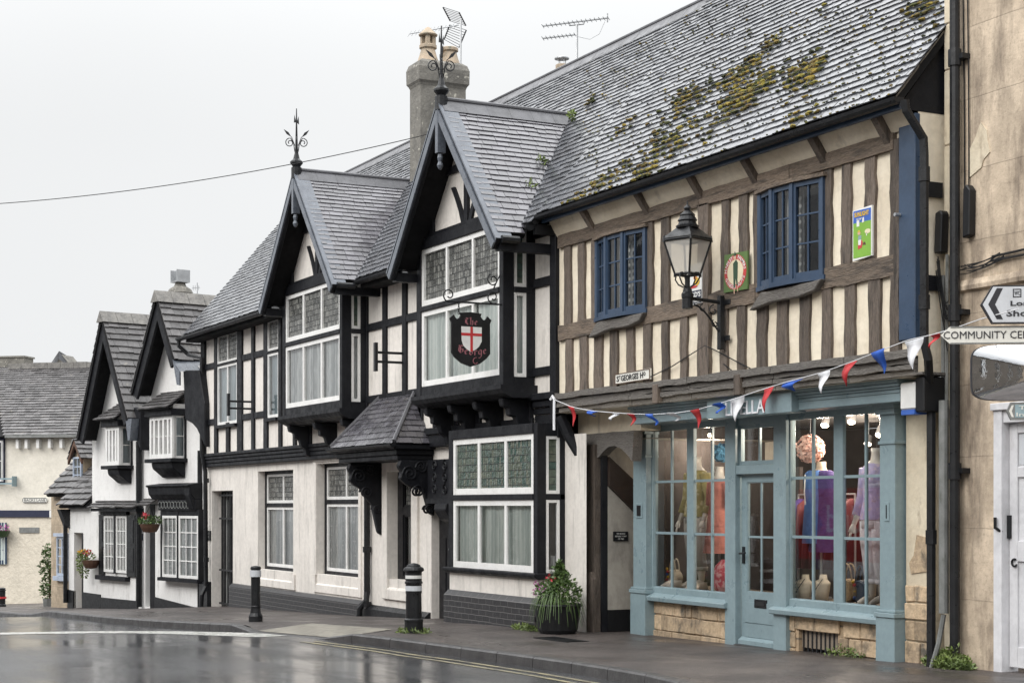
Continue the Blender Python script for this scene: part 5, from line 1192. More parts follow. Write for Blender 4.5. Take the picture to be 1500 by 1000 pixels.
# ================================================================ stone cottage with blue dormer
cp=W.uw(WLL-.3,-.35); C_=Face(cp,ang=11)
cot=thing('stone_cottage','low honey stone cottage with a pale blue dormer behind the white house','cottage',(cp[0],cp[1],-1.2))
zE=C_.Z(85,721); sA=C_.S(75); sB=C_.S(140)
MB().prism([(sA,-2),(sB,-2),(sB,zE),(sA,zE)],-4,0,C_).build('wall',M['cotstone'],cot)
rt=MB(); ey=Vector((-C_.n[0],C_.n[1],1.1)).normalized(); slates(rt,C_.pt(C_.S(66,.25),.25,zE-.05),(C_.t[0],-C_.t[1],0),ey,3.2,lambda v:(.0,sB-C_.S(66,.25)),.2,.36,.03,.015); o=rt.build('roof',M['stoneslate'],cot)
dk=MB(); slab(dk,[C_.pt(C_.S(66,.25),.22,zE-.08),C_.pt(sB,.22,zE-.08),C_.pt(sB,-1.9,zE+2.2),C_.pt(C_.S(66,.25),-1.9,zE+2.2)],.06); dk.build('roof_boarding',M['deck'],o)
dd=-.15; a0,a1=C_.S(107.5,dd),C_.S(119.5,dd); z0,z1=C_.Z(113,711,dd),C_.Z(113,669,dd)
dm=MB(); zap=C_.Z(112,643,dd); am=(a0+a1)/2
dm.prism([(a0-.02,z0),(a1+.02,z0),(a1+.02,z1+.02),(am,zap-.05),(a0-.02,z1+.02)],-2.6,dd-.05,C_); do=dm.build('dormer',M['cotstone'],cot)
window(cot,C_,a0,a1,z0+.02,z1,dd+.02,cols=2,rows=(.33,.67),fw=.05,bw=.03,mat_='palepaint',glass_='lead_clear',back=False,name='dormer_window')
rt=MB()
for sg,b0 in ((-1,a0-.16),(1,a1+.2)):
    dx=am-b0; dz=zap-(z1-.05); ey=Vector((C_.t[0]*dx,-C_.t[1]*dx,dz)).normalized(); slates(rt,C_.pt(b0,dd+.12,z1-.05),(-C_.n[0],C_.n[1],0),ey,math.hypot(dx,dz),lambda v:(0,2.6),.16,.3,.025)
rt.build('dormer_roof',M['stoneslate'],cot)
for sg,b0 in ((-1,a0-.16),(1,a1+.2)): poly(cot,'bargeboard',C_,[(b0,z1-.08),(am,zap-.03),(am,zap-.16),(b0,z1-.2)],dd+.04,dd+.1,'brown')
# blue window on the ground floor
d=.2; a0,a1=C_.S(82.5,d),C_.S(98,d); z0,z1=C_.Z(90,843,d),C_.Z(90,786,d)
window(cot,C_,a0,a1,z0,z1,d,cols=1,rows=(.25,.5,.75),mull=(.5,),fw=.06,bw=.03,mat_='palepaint',cur='curtain',back=False,name='blue_window')
m=MB(); m.box(a0-.06,a1+.02,0,d+.08,z0-.13,z0-.01,C_); m.build('window_sill',M['palepaint'],cot); m=MB(); m.box(a0-.08,a1,0,d+.06,z1+.01,z1+.1,C_); m.build('window_trim',M['palepaint'],cot)
MB().box(a0,a1,0,d-.03,-1.6,z0-.131,C_).build('bay_base',M['cotstone'],cot)
# ================================================================ corner house on the lane, facing up the street
_k=raydir(60); lp=(CU+_k[0]*57,CW+_k[1]*57); L_=Face(lp,ang=51)
ch=thing('corner_house','cream roughcast corner house with a broad slate roof and navy band at the far left','house',(lp[0],lp[1],-1.3))
sl,sr=L_.S(-60),L_.S(80); zb0,zb1=L_.Z(40,757),L_.Z(40,747); ze=L_.Z(40,637); zr=L_.Z(60,536,-3.2)
MB().box(sl,sr,-6,0,-2.5,zb0,L_).build('lower_wall',M['rough_render'],ch)
MB().box(sl,L_.S(118),-6,-.002,zb1,ze+.1,L_).build('upper_wall',M['soft_render'],ch)
MB().box(sl,L_.S(73.5,.06),-1,.06,zb0+.001,zb1-.001,L_).build('painted_band',M['navyink'],ch)
s0=L_.S(-60,.3); s1=L_.S(150,.3)
dz=zr-ze; Lr=math.hypot(3.5,dz); ey=Vector((-L_.n[0]*3.5,L_.n[1]*3.5,dz)).normalized()
rt=MB(); slates(rt,L_.pt(L_.S(6,.3),.3,ze-.02),(L_.t[0],-L_.t[1],0),ey,Lr,lambda v:(-1.2*v/Lr*2-.0,s1-L_.S(6,.3)),.16,.27,.022,.012)
o=rt.build('roof',M['stoneslate'],ch); dk=MB(); slab(dk,[L_.pt(s0,.28,ze-.05),L_.pt(s1,.28,ze-.05),L_.pt(s1,-3.2,zr-.03),L_.pt(s0,-3.2,zr-.03)],.06); dk.build('roof_boarding',M['deck'],o)
rg=MB(); x=s0
while x<s1: rg.box(x,x+.5,-3.36,-3.04,zr-.1,zr+.1+random.uniform(-.015,.015),L_); x+=.512
rg.build('ridge_stones',M['ridge_stone'],o)
m=MB(); m.box(L_.S(-20,-3.6),L_.S(37,-3.6),-4.2,-3.5,zr-.3,L_.Z(20,524,-3.6),L_); m.box(L_.S(-20,-3.6),L_.S(38.5,-3.6),-4.25,-3.45,L_.Z(20,523.8,-3.6),L_.Z(20,521.5,-3.6),L_); m.build('chimney',M['chimney'],o)
gt=MB(); gt.box(L_.S(7,.35),s1,.25,.36,ze-.10,ze-.01,L_); gt.build('gutter',M['pipe_grey'],ch)
for px in (26,39,56,73,90,108):
    s=L_.S(px,.15); m=MB(); m.box(s-.05,s+.05,.0,.2,ze-.45,ze-.15,L_); m.build('eaves_bracket',M['white'],ch)
# white bargeboard and window frames at the left edge
m=MB(); m.box(L_.S(-40,.1),L_.S(5.5,.1),.0,.1,L_.Z(3,707,.1),L_.Z(3,640,.1),L_); m.build('window_surround',M['navyink'],ch)
window(ch,L_,L_.S(-30,.12),L_.S(4.3,.12),L_.Z(3,705,.12),L_.Z(3,645,.12),.12,rows=(.5,),fw=.07,mull=(.5,),cur='lace_d',back=False,cd=-.02,depth=.02,name='sash_window')
window(ch,L_,L_.S(-30,.08),L_.S(9.5,.08),L_.Z(3,826,.08),L_.Z(3,765,.08),.08,rows=(.3,),fw=.12,mull=(.72,),mat_='navy',cur='curtain',back=False,cd=-.02,depth=.03,name='sash_window')
m=MB(); 
for y in (701,708): z=L_.Z(9,y,.2); m.box(L_.S(-20,.3),L_.S(18,.3),.28,.31,z-.025,z+.025,L_)
m.box(L_.S(17.5,.3),L_.S(18.3,.3),.0,.31,L_.Z(18,712,.3),L_.Z(18,697,.3),L_); m.build('balcony_rail',M['slateblue'],ch)
MB().box(L_.S(28,.03),L_.S(57,.03),.0,.03,L_.Z(40,780,.03),L_.Z(40,772,.03),L_).build('blank_plaque',M['pipe_grey'],ch)
# lane sign
z0,z1=L_.Z(52,736,.04),L_.Z(52,728,.04); a0,a1=L_.S(32.5,.04),L_.S(69.5,.04)
ls=MB(); ls.prism([(a0+.06,z0),(a1-.06,z0),(a1,z0+.06),(a1,z1-.06),(a1-.06,z1),(a0+.06,z1),(a0,z1-.06),(a0,z0+.06)],0,.04,L_); lo=ls.build('lane_sign',M['signwhite'],None,base=(*L_.uw((a0+a1)/2,.0),z0)); tag(lo,'white lane nameplate with dark edging on the cream corner house','street sign')
m=MB(); 
for q in ((a0+.04,a1-.04,z0+.012,z0+.03),(a0+.04,a1-.04,z1-.03,z1-.012),(a0+.012,a0+.03,z0+.05,z1-.05),(a1-.03,a1-.012,z0+.05,z1-.05)): m.box(q[0],q[1],.04,.046,q[2],q[3],L_)
m.build('edging',M['ink'],lo); text(lo,'BACKS LANE',L_,a0+.08,a1-.08,z0+.05,z1-.05,.041,'ink')
z0,z1=L_.Z(76,758,.1),L_.Z(76,747.5,.1); bx=MB(); bx.box(L_.S(72.5,.1),L_.S(80,.1),.0,.12,z0,z1,L_); tag(bx.build('alarm_box',M['strip_white'],None,bevel=.01,base=(*L_.uw(L_.S(76,.1),0),z0)),'small white box at the end of the navy band, far left','alarm box')
# a further gable behind
gf=L_; d=-9; rb=thing('far_roof_house','grey slate gable end peeping over the ridge of the corner house','house',(*L_.uw(L_.S(85,d),d),0))
a=L_.hit(90,519,d); l=L_.hit(80,536,d); r=L_.hit(104,537,d)
m=MB(); m.prism([(l[0],0),(r[0],0),(r[0],r[1]),(a[0],a[1]),(l[0],l[1])],d-1,d,L_); m.build('wall',M['chimney'],rb)
m=MB(); bk=L_.hit(52,534,d); 
m.add([L_.pt(a[0],d+.2,a[1]+.1),L_.pt(r[0]+.1,d+.2,r[1]),L_.pt(r[0]+.1,d+.0,r[1]-.15),L_.pt(a[0],d+.2,a[1]-.2)],[(0,1,2,3)])
m.add([L_.pt(a[0],d+.2,a[1]+.12),L_.pt(l[0]-.2,d+.2,l[1]-.1),L_.pt(bk[0]-1.2,d-3.8,bk[1]),L_.pt(bk[0],d-4,bk[1]+.35)],[(0,1,2,3)]); m.build('roof',M['slate'],rb)
# ================================================================ hanging pub sign
us=bayR[1]-.04; wfr=.52
F=Face((us,wfr),(us,wfr-1))   # plane across the pavement; s runs inwards, n points up the street
def sp(px,py):
    # point in the sign's plane
    return F.hit(px,py)
a0=sp(659,480)[0]; a1=sp(720,480)[0]
sg=thing('pub_sign','black shield sign with red cross on white hanging from a scrolled bracket','pub sign',(us,wfr,sp(735,447)[1]))
zbar=sp(700,444)[1]
b=MB(); L0=sp(655,441)[0]
b.tube([(F.uw(L0)[0],F.uw(L0)[1],zbar),(us,wfr-.02,zbar)],.013,6)
def scr(c,r0,r1,t0,t1): b.tube([(F.uw(p[0])[0],F.uw(p[0])[1],p[1]) for p in spiral(c,r0,r1,t0,t1,20)],.010,5)
scr((L0+.03,zbar+.09),.10,.03,-90,-500); scr((-.13,zbar+.10),.1,.03,-60,-480); scr((-.13,zbar+.34),.09,.03,-240,200)
b.tube([(F.uw(-.13)[0],F.uw(-.13)[1],zbar+.2),(F.uw(-.02)[0],F.uw(-.02)[1],zbar+.42)],.01,5)
for px in (672,700):
    s=sp(px,460)[0]; zt=zbar; zb_=sp(px,460)[1]; n=5
    for k in range(n): 
        z0=zt-(zt-zb_)*k/n; c=F.uw(s); b.tube([(c[0]+.012*math.cos(t_)*(k%2),c[1]+.012*math.cos(t_)*(1-k%2),z0-(zt-zb_)/n/2+(zt-zb_)/n*.62*math.sin(t_)) for t_ in [i*2*math.pi/8 for i in range(9)]],.005,4)
b.build('sign_bracket',M['iron'],sg)
def SX(f): return a0+(a1-a0)*f
zt,zb=sp(690,457)[1],sp(690,537)[1]; Hh=zt-zb
def SZ(f): return zb+Hh*f
out=[(0,.87),(.10,.94),(.13,.89),(.17,.86),(.22,.88),(.26,.93),(.24,.98),(.5,1.0),(.76,.98),(.74,.93),(.78,.88),(.83,.86),(.87,.89),(.90,.94),(1,.87),(.965,.8),(.97,.25),(.88,.16),(.72,.06),(.5,0),(.28,.06),(.12,.16),(.04,.25),(.04,.8)]
MB().prism([(SX(x),SZ(y)) for x,y in out],-.03,.0,F).build('sign_board',M['blackplastic'],sg)
sh=[(.27,.73),(.76,.73),(.76,.47),(.70,.38),(.62,.32),(.5,.27),(.40,.32),(.32,.38),(.28,.47)]
MB().prism([(SX(x),SZ(y)) for x,y in sh],0,.004,F).build('shield',M['strip_white'],sg)
m=MB(); m.prism([(SX(x),SZ(y)) for x,y in [(.485,.73),(.545,.73),(.545,.285),(.515,.275),(.485,.285)]],.004,.007,F); m.prism([(SX(x),SZ(y)) for x,y in [(.27,.615),(.484,.615),(.484,.565),(.275,.565)]],.004,.007,F); m.prism([(SX(x),SZ(y)) for x,y in [(.546,.615),(.76,.615),(.758,.565),(.546,.565)]],.004,.007,F); m.build('cross',M['red'],sg)
# blackletter strokes drawn with a broad nib
GL={'T':[[(0,.85),(.25,1),(.6,.88),(.95,1)],[(.5,.9),(.3,.6),(.35,.2),(.6,0),(.9,.15)],[(.15,.75),(.1,.4),(.25,.2)]],
'h':[[(.1,1.1),(.1,.05),(.2,0)],[(.1,.5),(.5,.65),(.55,.15),(.4,-.1)]],'e':[[(.5,.4),(.15,.3),(.1,.45),(.35,.62),(.55,.45)],[(.12,.4),(.15,.1),(.35,0),(.6,.1)]],
'G':[[(.85,.9),(.5,1),(.15,.75),(.1,.3),(.45,0),(.85,.15),(.85,.5),(.55,.5)],[(.4,.85),(.4,.2)],[(.1,1),(.3,.9)]],
'o':[[(.35,.65),(.1,.45),(.1,.15),(.35,0)],[(.35,.65),(.6,.5),(.6,.2),(.35,0)]],'r':[[(.15,.62),(.15,0)],[(.15,.5),(.4,.65),(.55,.55)]],
'g':[[(.35,.65),(.1,.45),(.1,.15),(.35,.05),(.55,.2)],[(.35,.65),(.6,.6),(.58,-.2),(.35,-.45),(.1,-.4)]]}
def nib(mb,word,x0,z0,h,adv,rise_=0,bend=0,d=.004):
    x=x0
    n=len(word)
    for i,c in enumerate(word):
        sc=h; zo=z0+rise_*i+bend*(((i-(n-1)/2)/(n/2))**2)
        for st in GL[c]:
            for (p,q) in zip(st,st[1:]):
                nb=(.075*sc,.05*sc)
                A_=(x+p[0]*sc*.8,zo+p[1]*sc);B_=(x+q[0]*sc*.8,zo+q[1]*sc)
                mb.prism([(A_[0]-nb[0],A_[1]-nb[1]),(B_[0]-nb[0],B_[1]-nb[1]),(B_[0]+nb[0],B_[1]+nb[1]),(A_[0]+nb[0],A_[1]+nb[1])],0,d+random.uniform(0,.001),F)
        x+=adv*(1.25 if c in 'GT' else (1 if c!='r' else .85))
m=MB(); nib(m,'The',SX(.36),SZ(.77),Hh*.12,Hh*.085); nib(m,'George',SX(.20),SZ(.215),Hh*.135,Hh*.098,0,Hh*.05); 
m.tube([(F.uw(p[0],.005)[0],F.uw(p[0],.005)[1],p[1]) for p in spiral((SX(.62),SZ(.10)),Hh*.075,Hh*.03,80,330,10)],.006,4)
m.build('lettering',M['pinkletter'],sg)
# ================================================================ wall lantern
ul=U(1060,.05); wl_c=w_at(1007,ul)
lt=thing('wall_lantern','black four-sided iron lantern on a scrolled arm fixed to the timbered wall','lantern',(ul,.06,3.2))
_T=(ul-CU)/raydir(1007)[0]; zl=lambda py:EYE+(HY-py)/FPX*_T
b=MB(); zb0,zb1=A.Z(1060,511,.1),A.Z(1060,432,.1); za=A.Z(1060,442,.1)
b.box(ul-.035,ul+.035,.06,.12,zb0,zb1); b.box(ul-.02,ul+.14,.04,.06,za-.03,za+.03); b.box(ul-.02,ul+.12,.04,.06,zb0+.1,zb0+.16); b.build('bracket_post',M['iron'],lt,bevel=.004)
b=MB(); b.tube([(ul,.1,za),(ul,wl_c+.0,za+.03)],.022,8)
P=[(.12,za-.34)]+[(.12+.34*t_,za-.34+.30*math.sin(t_*1.45)) for t_ in (.2,.4,.6,.8,1.)]; b.tube([(ul,p[0],p[1]) for p in P],.012,6)
for c,r,t0,t1 in (((.19,za-.1),.07,90,-250),((.17,za-.25),.05,60,-280),((.34,za-.08),.05,90,-200)): b.tube([(ul,p[0],p[1]) for p in spiral(c,r,.015,t0,t1,14)],.008,5)
b.build('scroll_arm',M['iron'],lt)
zc=zl(0); zs0,zs1=zl(452),zl(423); b=MB(); b.lathe((ul,wl_c),[(.0,zs0),(.062,zs0),(.062,zl(437)),(.07,zl(436)),(.07,zl(430)),(.055,zl(428)),(.05,zs1),(.03,zl(421)),(.03,zl(404))],12)
for q in range(4):
    an=R(45+90*q)+.35; c,s_=math.cos(an),math.sin(an); r=.14
    P=[(.04,zl(421)),(.12,zl(416)),(.165,zl(408)),(.15,zl(401)),(.10,zl(400))]; b.tube([(ul+c*p[0],wl_c+s_*p[0],p[1]) for p in P],.009,5)
b.build('lantern_stem',M['iron'],lt)
rot=R(45)+R(-20)
def sq(r,z,rr=rot): return [(ul+r*math.cos(rr+math.pi/2*k),-(wl_c+r*math.sin(rr+math.pi/2*k)),z) for k in range(4)]
r0,r1=.145,.275; z0,z1=zl(402),zl(352)
fr=MB(); B0=sq(r0,z0);B1=sq(r1,z1)
def bar(p,q,r=.012): fr.tube([(p[0],-p[1],p[2]),(q[0],-q[1],q[2])],r,5)
for k in range(4): bar(B0[k],B1[k],.014); bar(B0[k],B0[(k+1)%4],.016); bar(B1[k],B1[(k+1)%4],.018); fr.tube([(B1[k][0],-B1[k][1],z1-.02),(B1[k][0]*1.0,-B1[k][1],z1+.055)],[.02,.008],5); bar((B0[k][0],B0[k][1],z0-.03),(B0[k][0],B0[k][1],z0),.018)
fr.build('lantern_frame',M['iron'],lt)
gm=MB()
for k in range(4): gm.quad([B0[k],B0[(k+1)%4],B1[(k+1)%4],B1[k]])
M['opal']=mat('opal_glass',(.62,.61,.58),.25,c2=(.5,.49,.46),sc=4,bump=0); 
t=NT('lantern_pane'); tr=t.n('ShaderNodeBsdfTransparent',i_Color=(.9,.88,.85,1)); df=t.n('ShaderNodeBsdfPrincipled'); df.inputs['Base Color'].default_value=(.68,.66,.62,1); df.inputs['Roughness'].default_value=.15; mx=t.n('ShaderNodeMixShader'); mx.inputs[0].default_value=.48; t.l(tr.outputs[0],mx.inputs[1]); t.l(df.outputs[0],mx.inputs[2]); t.l(mx.outputs[0],t.out.inputs[0]); M['lpane']=t.mat
gm.build('lantern_pane',M['lpane'],lt)
tp=MB(); T0=sq(r1+.02,z1+.02); T1=sq(.11,zl(332)); tp.add(T0+T1,[(0,1,5,4),(1,2,6,5),(2,3,7,6),(3,0,4,7),(3,2,1,0)])
tp.lathe((ul,wl_c),[(.13,zl(334)),(.135,zl(331)),(.11,zl(329)),(.10,zl(325)),(.115,zl(323)),(.085,zl(317)),(.09,zl(315)),(.05,zl(310)),(.03,zl(308)),(.045,zl(305)),(.03,zl(302)),(.012,zl(300)),(.006,zl(294))],14)
tp.build('lantern_top',M['iron'],lt)
# ================================================================ plaques and enamel signs on the timbered wall
def board(name,label,cat,pts,d0,d1,mat_,F=A,base=None):
    u,z=pts[0]; o=MB().prism(pts,d0,d1,F).build(name,M[mat_],None,base=(*F.uw(u,d0),z)); return tag(o,label,cat)
def Q(px,py,d): return A.hit(px,py,d)
# house name
d=.06; q=[Q(901,563,d),Q(952,555,d),Q(952,539,d),Q(901,548,d)]
q=[(q[0][0],q[0][1]),(q[1][0],q[1][1]),(q[1][0],q[2][1]),(q[0][0],q[3][1])]
o=board('name_sign','white house nameplate with rusty edges above the passage','nameplate',q,.035,.06,'signwhite')
za,zb=q[0][1],q[3][1]; dz=q[1][1]-q[0][1]; hh=zb-za; w_=q[1][0]-q[0][0]; x0=q[0][0]
def txs(s,f0,f1,g0,g1,mat_='ink'): text(o,s,A,x0+w_*f0,x0+w_*f1,za+hh*g0+dz*f0,za+hh*g1+dz*f0,.061,mat_,off=.02,skew=dz*(f1-f0))
txs('S',.05,.12,.22,.78); txs('T',.125,.165,.42,.78); txs('GEORGES',.18,.68,.22,.78); txs('H',.73,.81,.22,.78); txs('O',.825,.88,.40,.78)
m=MB()
for f0,f1,g0,g1 in ((0,1,0,.06),(0,1,.94,1),(0,.012,.06,.94),(.988,1,.06,.94)): m.prism([(x0+w_*f0,za+hh*g0+dz*f0),(x0+w_*f1,za+hh*g0+dz*f1),(x0+w_*f1,za+hh*g1+dz*f1),(x0+w_*f0,za+hh*g1+dz*f0)],.06,.066)
m.build('rusty_edge',M['brown'],o)
# custard advert, partly behind the lantern
d=.07; q=[Q(1004,449,d),Q(1028,443,d),Q(1028,384,d),Q(1004,391,d)]
o=board('enamel_advert','white and navy enamel advert with a yellow bird, half hidden behind the lantern','enamel sign',q,.05,.07,'strip_white')
(x0,za),(x1,zb)=q[0],q[2]; za=(q[0][1]+q[1][1])/2; zb=(q[2][1]+q[3][1])/2; hh=zb-za; ww=x1-x0
def R_(f0,f1,g0,g1,mat_,nm='panel',d0=.07,d1=.073): MB().box(x0+ww*f0,x0+ww*f1,d0,d1,za+hh*g0,za+hh*g1).build(nm,M[mat_],o)
R_(.02,.98,.14,.34,'navyink'); R_(.02,.98,.02,.11,'navyink'); text(o,"BIRD'S",A,x0+ww*.2,x0+ww*.95,za+hh*.17,za+hh*.31,.0735,'strip_white',off=.03)
text(o,'CUSTARD',A,x0+ww*.1,x0+ww*.9,za+hh*.035,za+hh*.095,.0735,'strip_white')
def disc(parent,F,s,z,rs,rz,d0,d1,mat_,nm,n=20): return MB().prism([(s+rs*math.cos(2*math.pi*k/n),z+rz*math.sin(2*math.pi*k/n)) for k in range(n)],d0,d1,F).build(nm,M[mat_],parent)
disc(o,A,x0+ww*.72,za+hh*.56,ww*.16,hh*.10,.07,.0735,'gold','bird_body'); disc(o,A,x0+ww*.62,za+hh*.66,ww*.11,hh*.05,.0735,.075,'orange','bird_wing'); disc(o,A,x0+ww*.5,za+hh*.44,ww*.25,hh*.035,.07,.0735,'posterred','bird_nest'); disc(o,A,x0+ww*.8,za+hh*.8,ww*.1,hh*.02,.07,.0735,'slateblue','bird_sky')
# biscuit sign
d=.07; q=[Q(1060,429,d),Q(1095,423,d),Q(1095,367,d),Q(1061,374,d)]
o=board('enamel_advert','green enamel sign with a red ring of lettering around a walking figure','enamel sign',q,.05,.07,'dgreen' if False else 'green')
x0,x1=q[0][0],q[1][0]; za=(q[0][1]+q[1][1])/2; zb=(q[2][1]+q[3][1])/2; cx,cz=(x0+x1)/2,(za+zb)/2; rw,rh=(x1-x0)*.46,(zb-za)*.46
disc(o,A,cx,cz,rw,rh,.07,.072,'posterred','ring',36); disc(o,A,cx,cz,rw*.72,rh*.72,.072,.074,'postercream','centre',36)
# little figure with a golf stick
m=MB(); m.prism([(cx-.035,cz-.08),(cx+.05,cz-.08),(cx+.055,cz+.1),(cx+.02,cz+.14),(cx-.04,cz+.1)],.074,.076); m.prism([(cx-.03,cz-.18),(cx-.0,cz-.18),(cx+.01,cz-.08),(cx-.035,cz-.08)],.074,.0758); m.prism([(cx+.03,cz-.16),(cx+.055,cz-.16),(cx+.045,cz-.08),(cx+.012,cz-.08)],.074,.0757); disc(o,A,cx-.005,cz+.17,.028,.03,.074,.0765,'skin','face'); m.prism([(cx-.03,cz+.185),(cx+.03,cz+.185),(cx+.0,cz+.24)],.0765,.078); m.build('figure',M['dgreen'],o)
m=MB(); m.prism([(cx-.025,cz-.25),(cx-.012,cz-.25),(cx-.005,cz-.18),(cx-.025,cz-.18)],.074,.0757);m.prism([(cx+.045,cz-.23),(cx+.06,cz-.23),(cx+.05,cz-.16),(cx+.035,cz-.16)],.074,.0757); m.build('figure_stockings',M['skin'],o)
def ringtext(s,a_from,a_to,flip):
    n=len(s)
    for i,c in enumerate(s):
        if c==' ': continue
        an=R(a_from+(a_to-a_from)*i/(n-1)); x=cx+rw*.86*math.cos(an); z=cz+rh*.86*math.sin(an); h=.03
        # upright small letters around the ring, turned to follow it
        cu=bpy.data.curves.new('t','FONT'); cu.body=c; cu.size=.062; cu.align_x='CENTER'; cu.align_y='CENTER'; cu.resolution_u=1; cu.offset=.001
        ob=bpy.data.objects.new('t',cu); COL.objects.link(ob); bpy.context.view_layer.update(); me=bpy.data.meshes.new_from_object(ob.evaluated_get(bpy.context.evaluated_depsgraph_get())); COL.objects.unlink(ob); bpy.data.objects.remove(ob)
        ro=math.atan2(math.sin(an)/rh,math.cos(an)/rw)+(-math.pi/2 if not flip else math.pi/2); C,S_=math.cos(ro),math.sin(ro)
        RT.add([A.pt(x+v.co.x*C-v.co.y*S_,.0745,z+v.co.x*S_+v.co.y*C) for v in me.vertices],[tuple(p.vertices) for p in me.polygons]); bpy.data.meshes.remove(me)
RT=MB(); ringtext('HUNTLEY & PALMERS',172,8,False); ringtext('GINGER NUTS',205,335,True); RT.build('lettering',M['strip_white'],o)
# soap advert
d=.06; q=[Q(1249,383,d),Q(1277,374,d),Q(1274,301,d),Q(1246,310,d)]
q=[(q[0][0],q[0][1]),(q[1][0],q[1][1]-.0),(q[1][0],q[2][1]),(q[0][0],q[3][1])]
o=board('enamel_advert','tall enamel poster with a blue sky, green field and a girl in a red skirt','enamel sign',q,.036,.06,'strip_white')
x0,x1=q[0][0]+.012,q[1][0]-.012; za=(q[0][1]+q[1][1])/2+.015; zb=(q[2][1]+q[3][1])/2-.015; ww,hh=x1-x0,zb-za
R_(0,1,0,.74,'postergreen','field',.06,.062); R_(0,1,.741,1,'posterblue','sky_panel',.06,.062); text(o,'SUNLIGHT',A,x0+ww*.08,x0+ww*.9,za+hh*.86,za+hh*.96,.0625,'gold',off=.03); text(o,'SOAP',A,x0+ww*.2,x0+ww*.5,za+hh*.79,za+hh*.83,.0625,'strip_white')
def Pg(pts,mat_,nm,d0=.062,d1=.0635): MB().prism([(x0+ww*a,za+hh*b) for a,b in pts],d0,d1).build(nm,M[mat_],o)
Pg([(.28,.17),(.5,.2),(.55,.3),(.5,.36),(.3,.36),(.27,.27)],'posterred','skirt'); Pg([(.3,.26),(.44,.26),(.46,.37),(.3,.37)],'strip_white','apron',.0635,.065); Pg([(.28,.371),(.45,.371),(.48,.46),(.3,.46)],'slateblue','bodice'); disc(o,A,x0+ww*.34,za+hh*.51,ww*.08,hh*.035,.062,.0645,'skin','face'); Pg([(.26,.535),(.42,.535),(.38,.575),(.3,.575)],'gold','bonnet',.0645,.066)
Pg([(.55,.25),(.72,.24),(.68,.31),(.58,.3)],'brown','basket'); Pg([(.2,.66),(.35,.66),(.35,.78),(.28,.8),(.2,.78)],'strip_white','washing'); Pg([(.5,.72),(.62,.73),(.62,.83),(.54,.83)],'strip_white','washing'); disc(o,A,x0+ww*.82,za+hh*.52,ww*.16,hh*.05,.062,.0635,'postercream','sheep'); Pg([(.74,.43),(.78,.43),(.78,.49),(.74,.49)],'strip_white','sheep_leg');
# passage plaque
q=[G_ for G_ in ()]
GP=Face((-6.60,-.38),(-6.60,-2.6)); a=GP.hit(899,792,.02); b_=GP.hit(920,791,.02); c=GP.hit(920,778,.02)
o=board('wall_plaque','small black lettered plaque on the pale passage wall','plaque',[a,(b_[0],a[1]),(b_[0],c[1]),(a[0],c[1])],.0,.02,'blackplastic',GP)
w_=b_[0]-a[0]; h_=c[1]-a[1]
for s_,f0,f1,g0 in (('THE GEORGE',.2,.8,.70),('REPUBLIC POINT',.1,.9,.42),('OF 1987',.3,.7,.14)): text(o,s_,GP,a[0]+w_*f0,a[0]+w_*f1,a[1]+h_*g0,a[1]+h_*(g0+.16),.0205,'lettergrey')
# alarm boxes on the shop pier
q=[S.hit(1318,608,.33),S.hit(1339,606,.33)]
z0=S.Z(1328,607,.33); z1=S.Z(1328,560,.33)
m=MB(); m.prism([(q[0][0],z0+.05),(q[1][0],z0+.05),(q[1][0],z1),(q[0][0],z1)],.15,.33,S); o=m.build('alarm_box',M['strip_white'],None,bevel=.015,base=(*S.uw(q[0][0]),z0)); tag(o,'white alarm box with a blue base strip at the end of the shop fascia','alarm box')
MB().prism([(q[0][0]+.01,z0),(q[1][0]-.01,z0),(q[1][0]-.01,z0+.049),(q[0][0]+.01,z0+.049)],.16,.32,S).build('base_strip',M['posterblue'],o)
s0,s1=S.S(1340,.31),S.S(1353,.31); z0=S.Z(1345,603,.31); z1=S.Z(1345,552,.31); m=MB(); m.box(s0,s1,-.0,.31,z0,z1,S); o=m.build('meter_box',M['blackplastic'],None,bevel=.012,base=(*S.uw(s0),z0)); tag(o,'black box fixed right beside the white alarm box','meter box'); MB().box(q[0][0]-.1,s1+.02,-.05,.34,z1+.02,z1+.045,S).build('cover_board',M['wood_grey'],house)
# ================================================================ bunting
bt=thing('bunting','string of red, white and blue pennants strung across the shopfront','bunting',(UP,.2,3))
path=[(812,585),(838,596),(867,601.5),(897,604),(926,606),(955,606.5),(988,605),(1020,600),(1053,591),(1090,579),(1123,568),(1160,557),(1205,545),(1247,530),(1290,513),(1330,498),(1366,490),(1400,480),(1437,467),(1500,450)]
def bdepth(px): 
    t_=(px-812)/(1500-812); return 22.9+(13.6-22.9)*t_
def bpt(px):
    for (a,b),(c,d_) in zip(path,path[1:]):
        if a<=px<=c: py=b+(d_-b)*(px-a)/(c-a); break
    T=bdepth(px); rx,ry=raydir(px); return (CU+rx*T,CW+ry*T,EYE-(py-HY)/FPX*T)
MB().tube([bpt(p) for p in range(812,1500,8)],.005,5).build('string',M['fwhite'],bt)
flags=[(838,9,29,'red',0),(866,15,9,'blue',1),(896,12,12,'fwhite',1),(926,10,18,'red',.3),(956,12,17,'blue',.8),(988,13,12,'fwhite',1),(1020,13,28,'red',0),(1052,13,15,'blue',1),(1078,22,34,'fwhite',.1),(1123,14,36,'red',.1),(1155,30,14,'blue',.8),(1204,18,32,'fwhite',.2),(1243,18,34,'red',.2),(1289,20,34,'blue',.1),(1336,28,44,'fwhite',.15),(1367,13,20,'red',.5)]
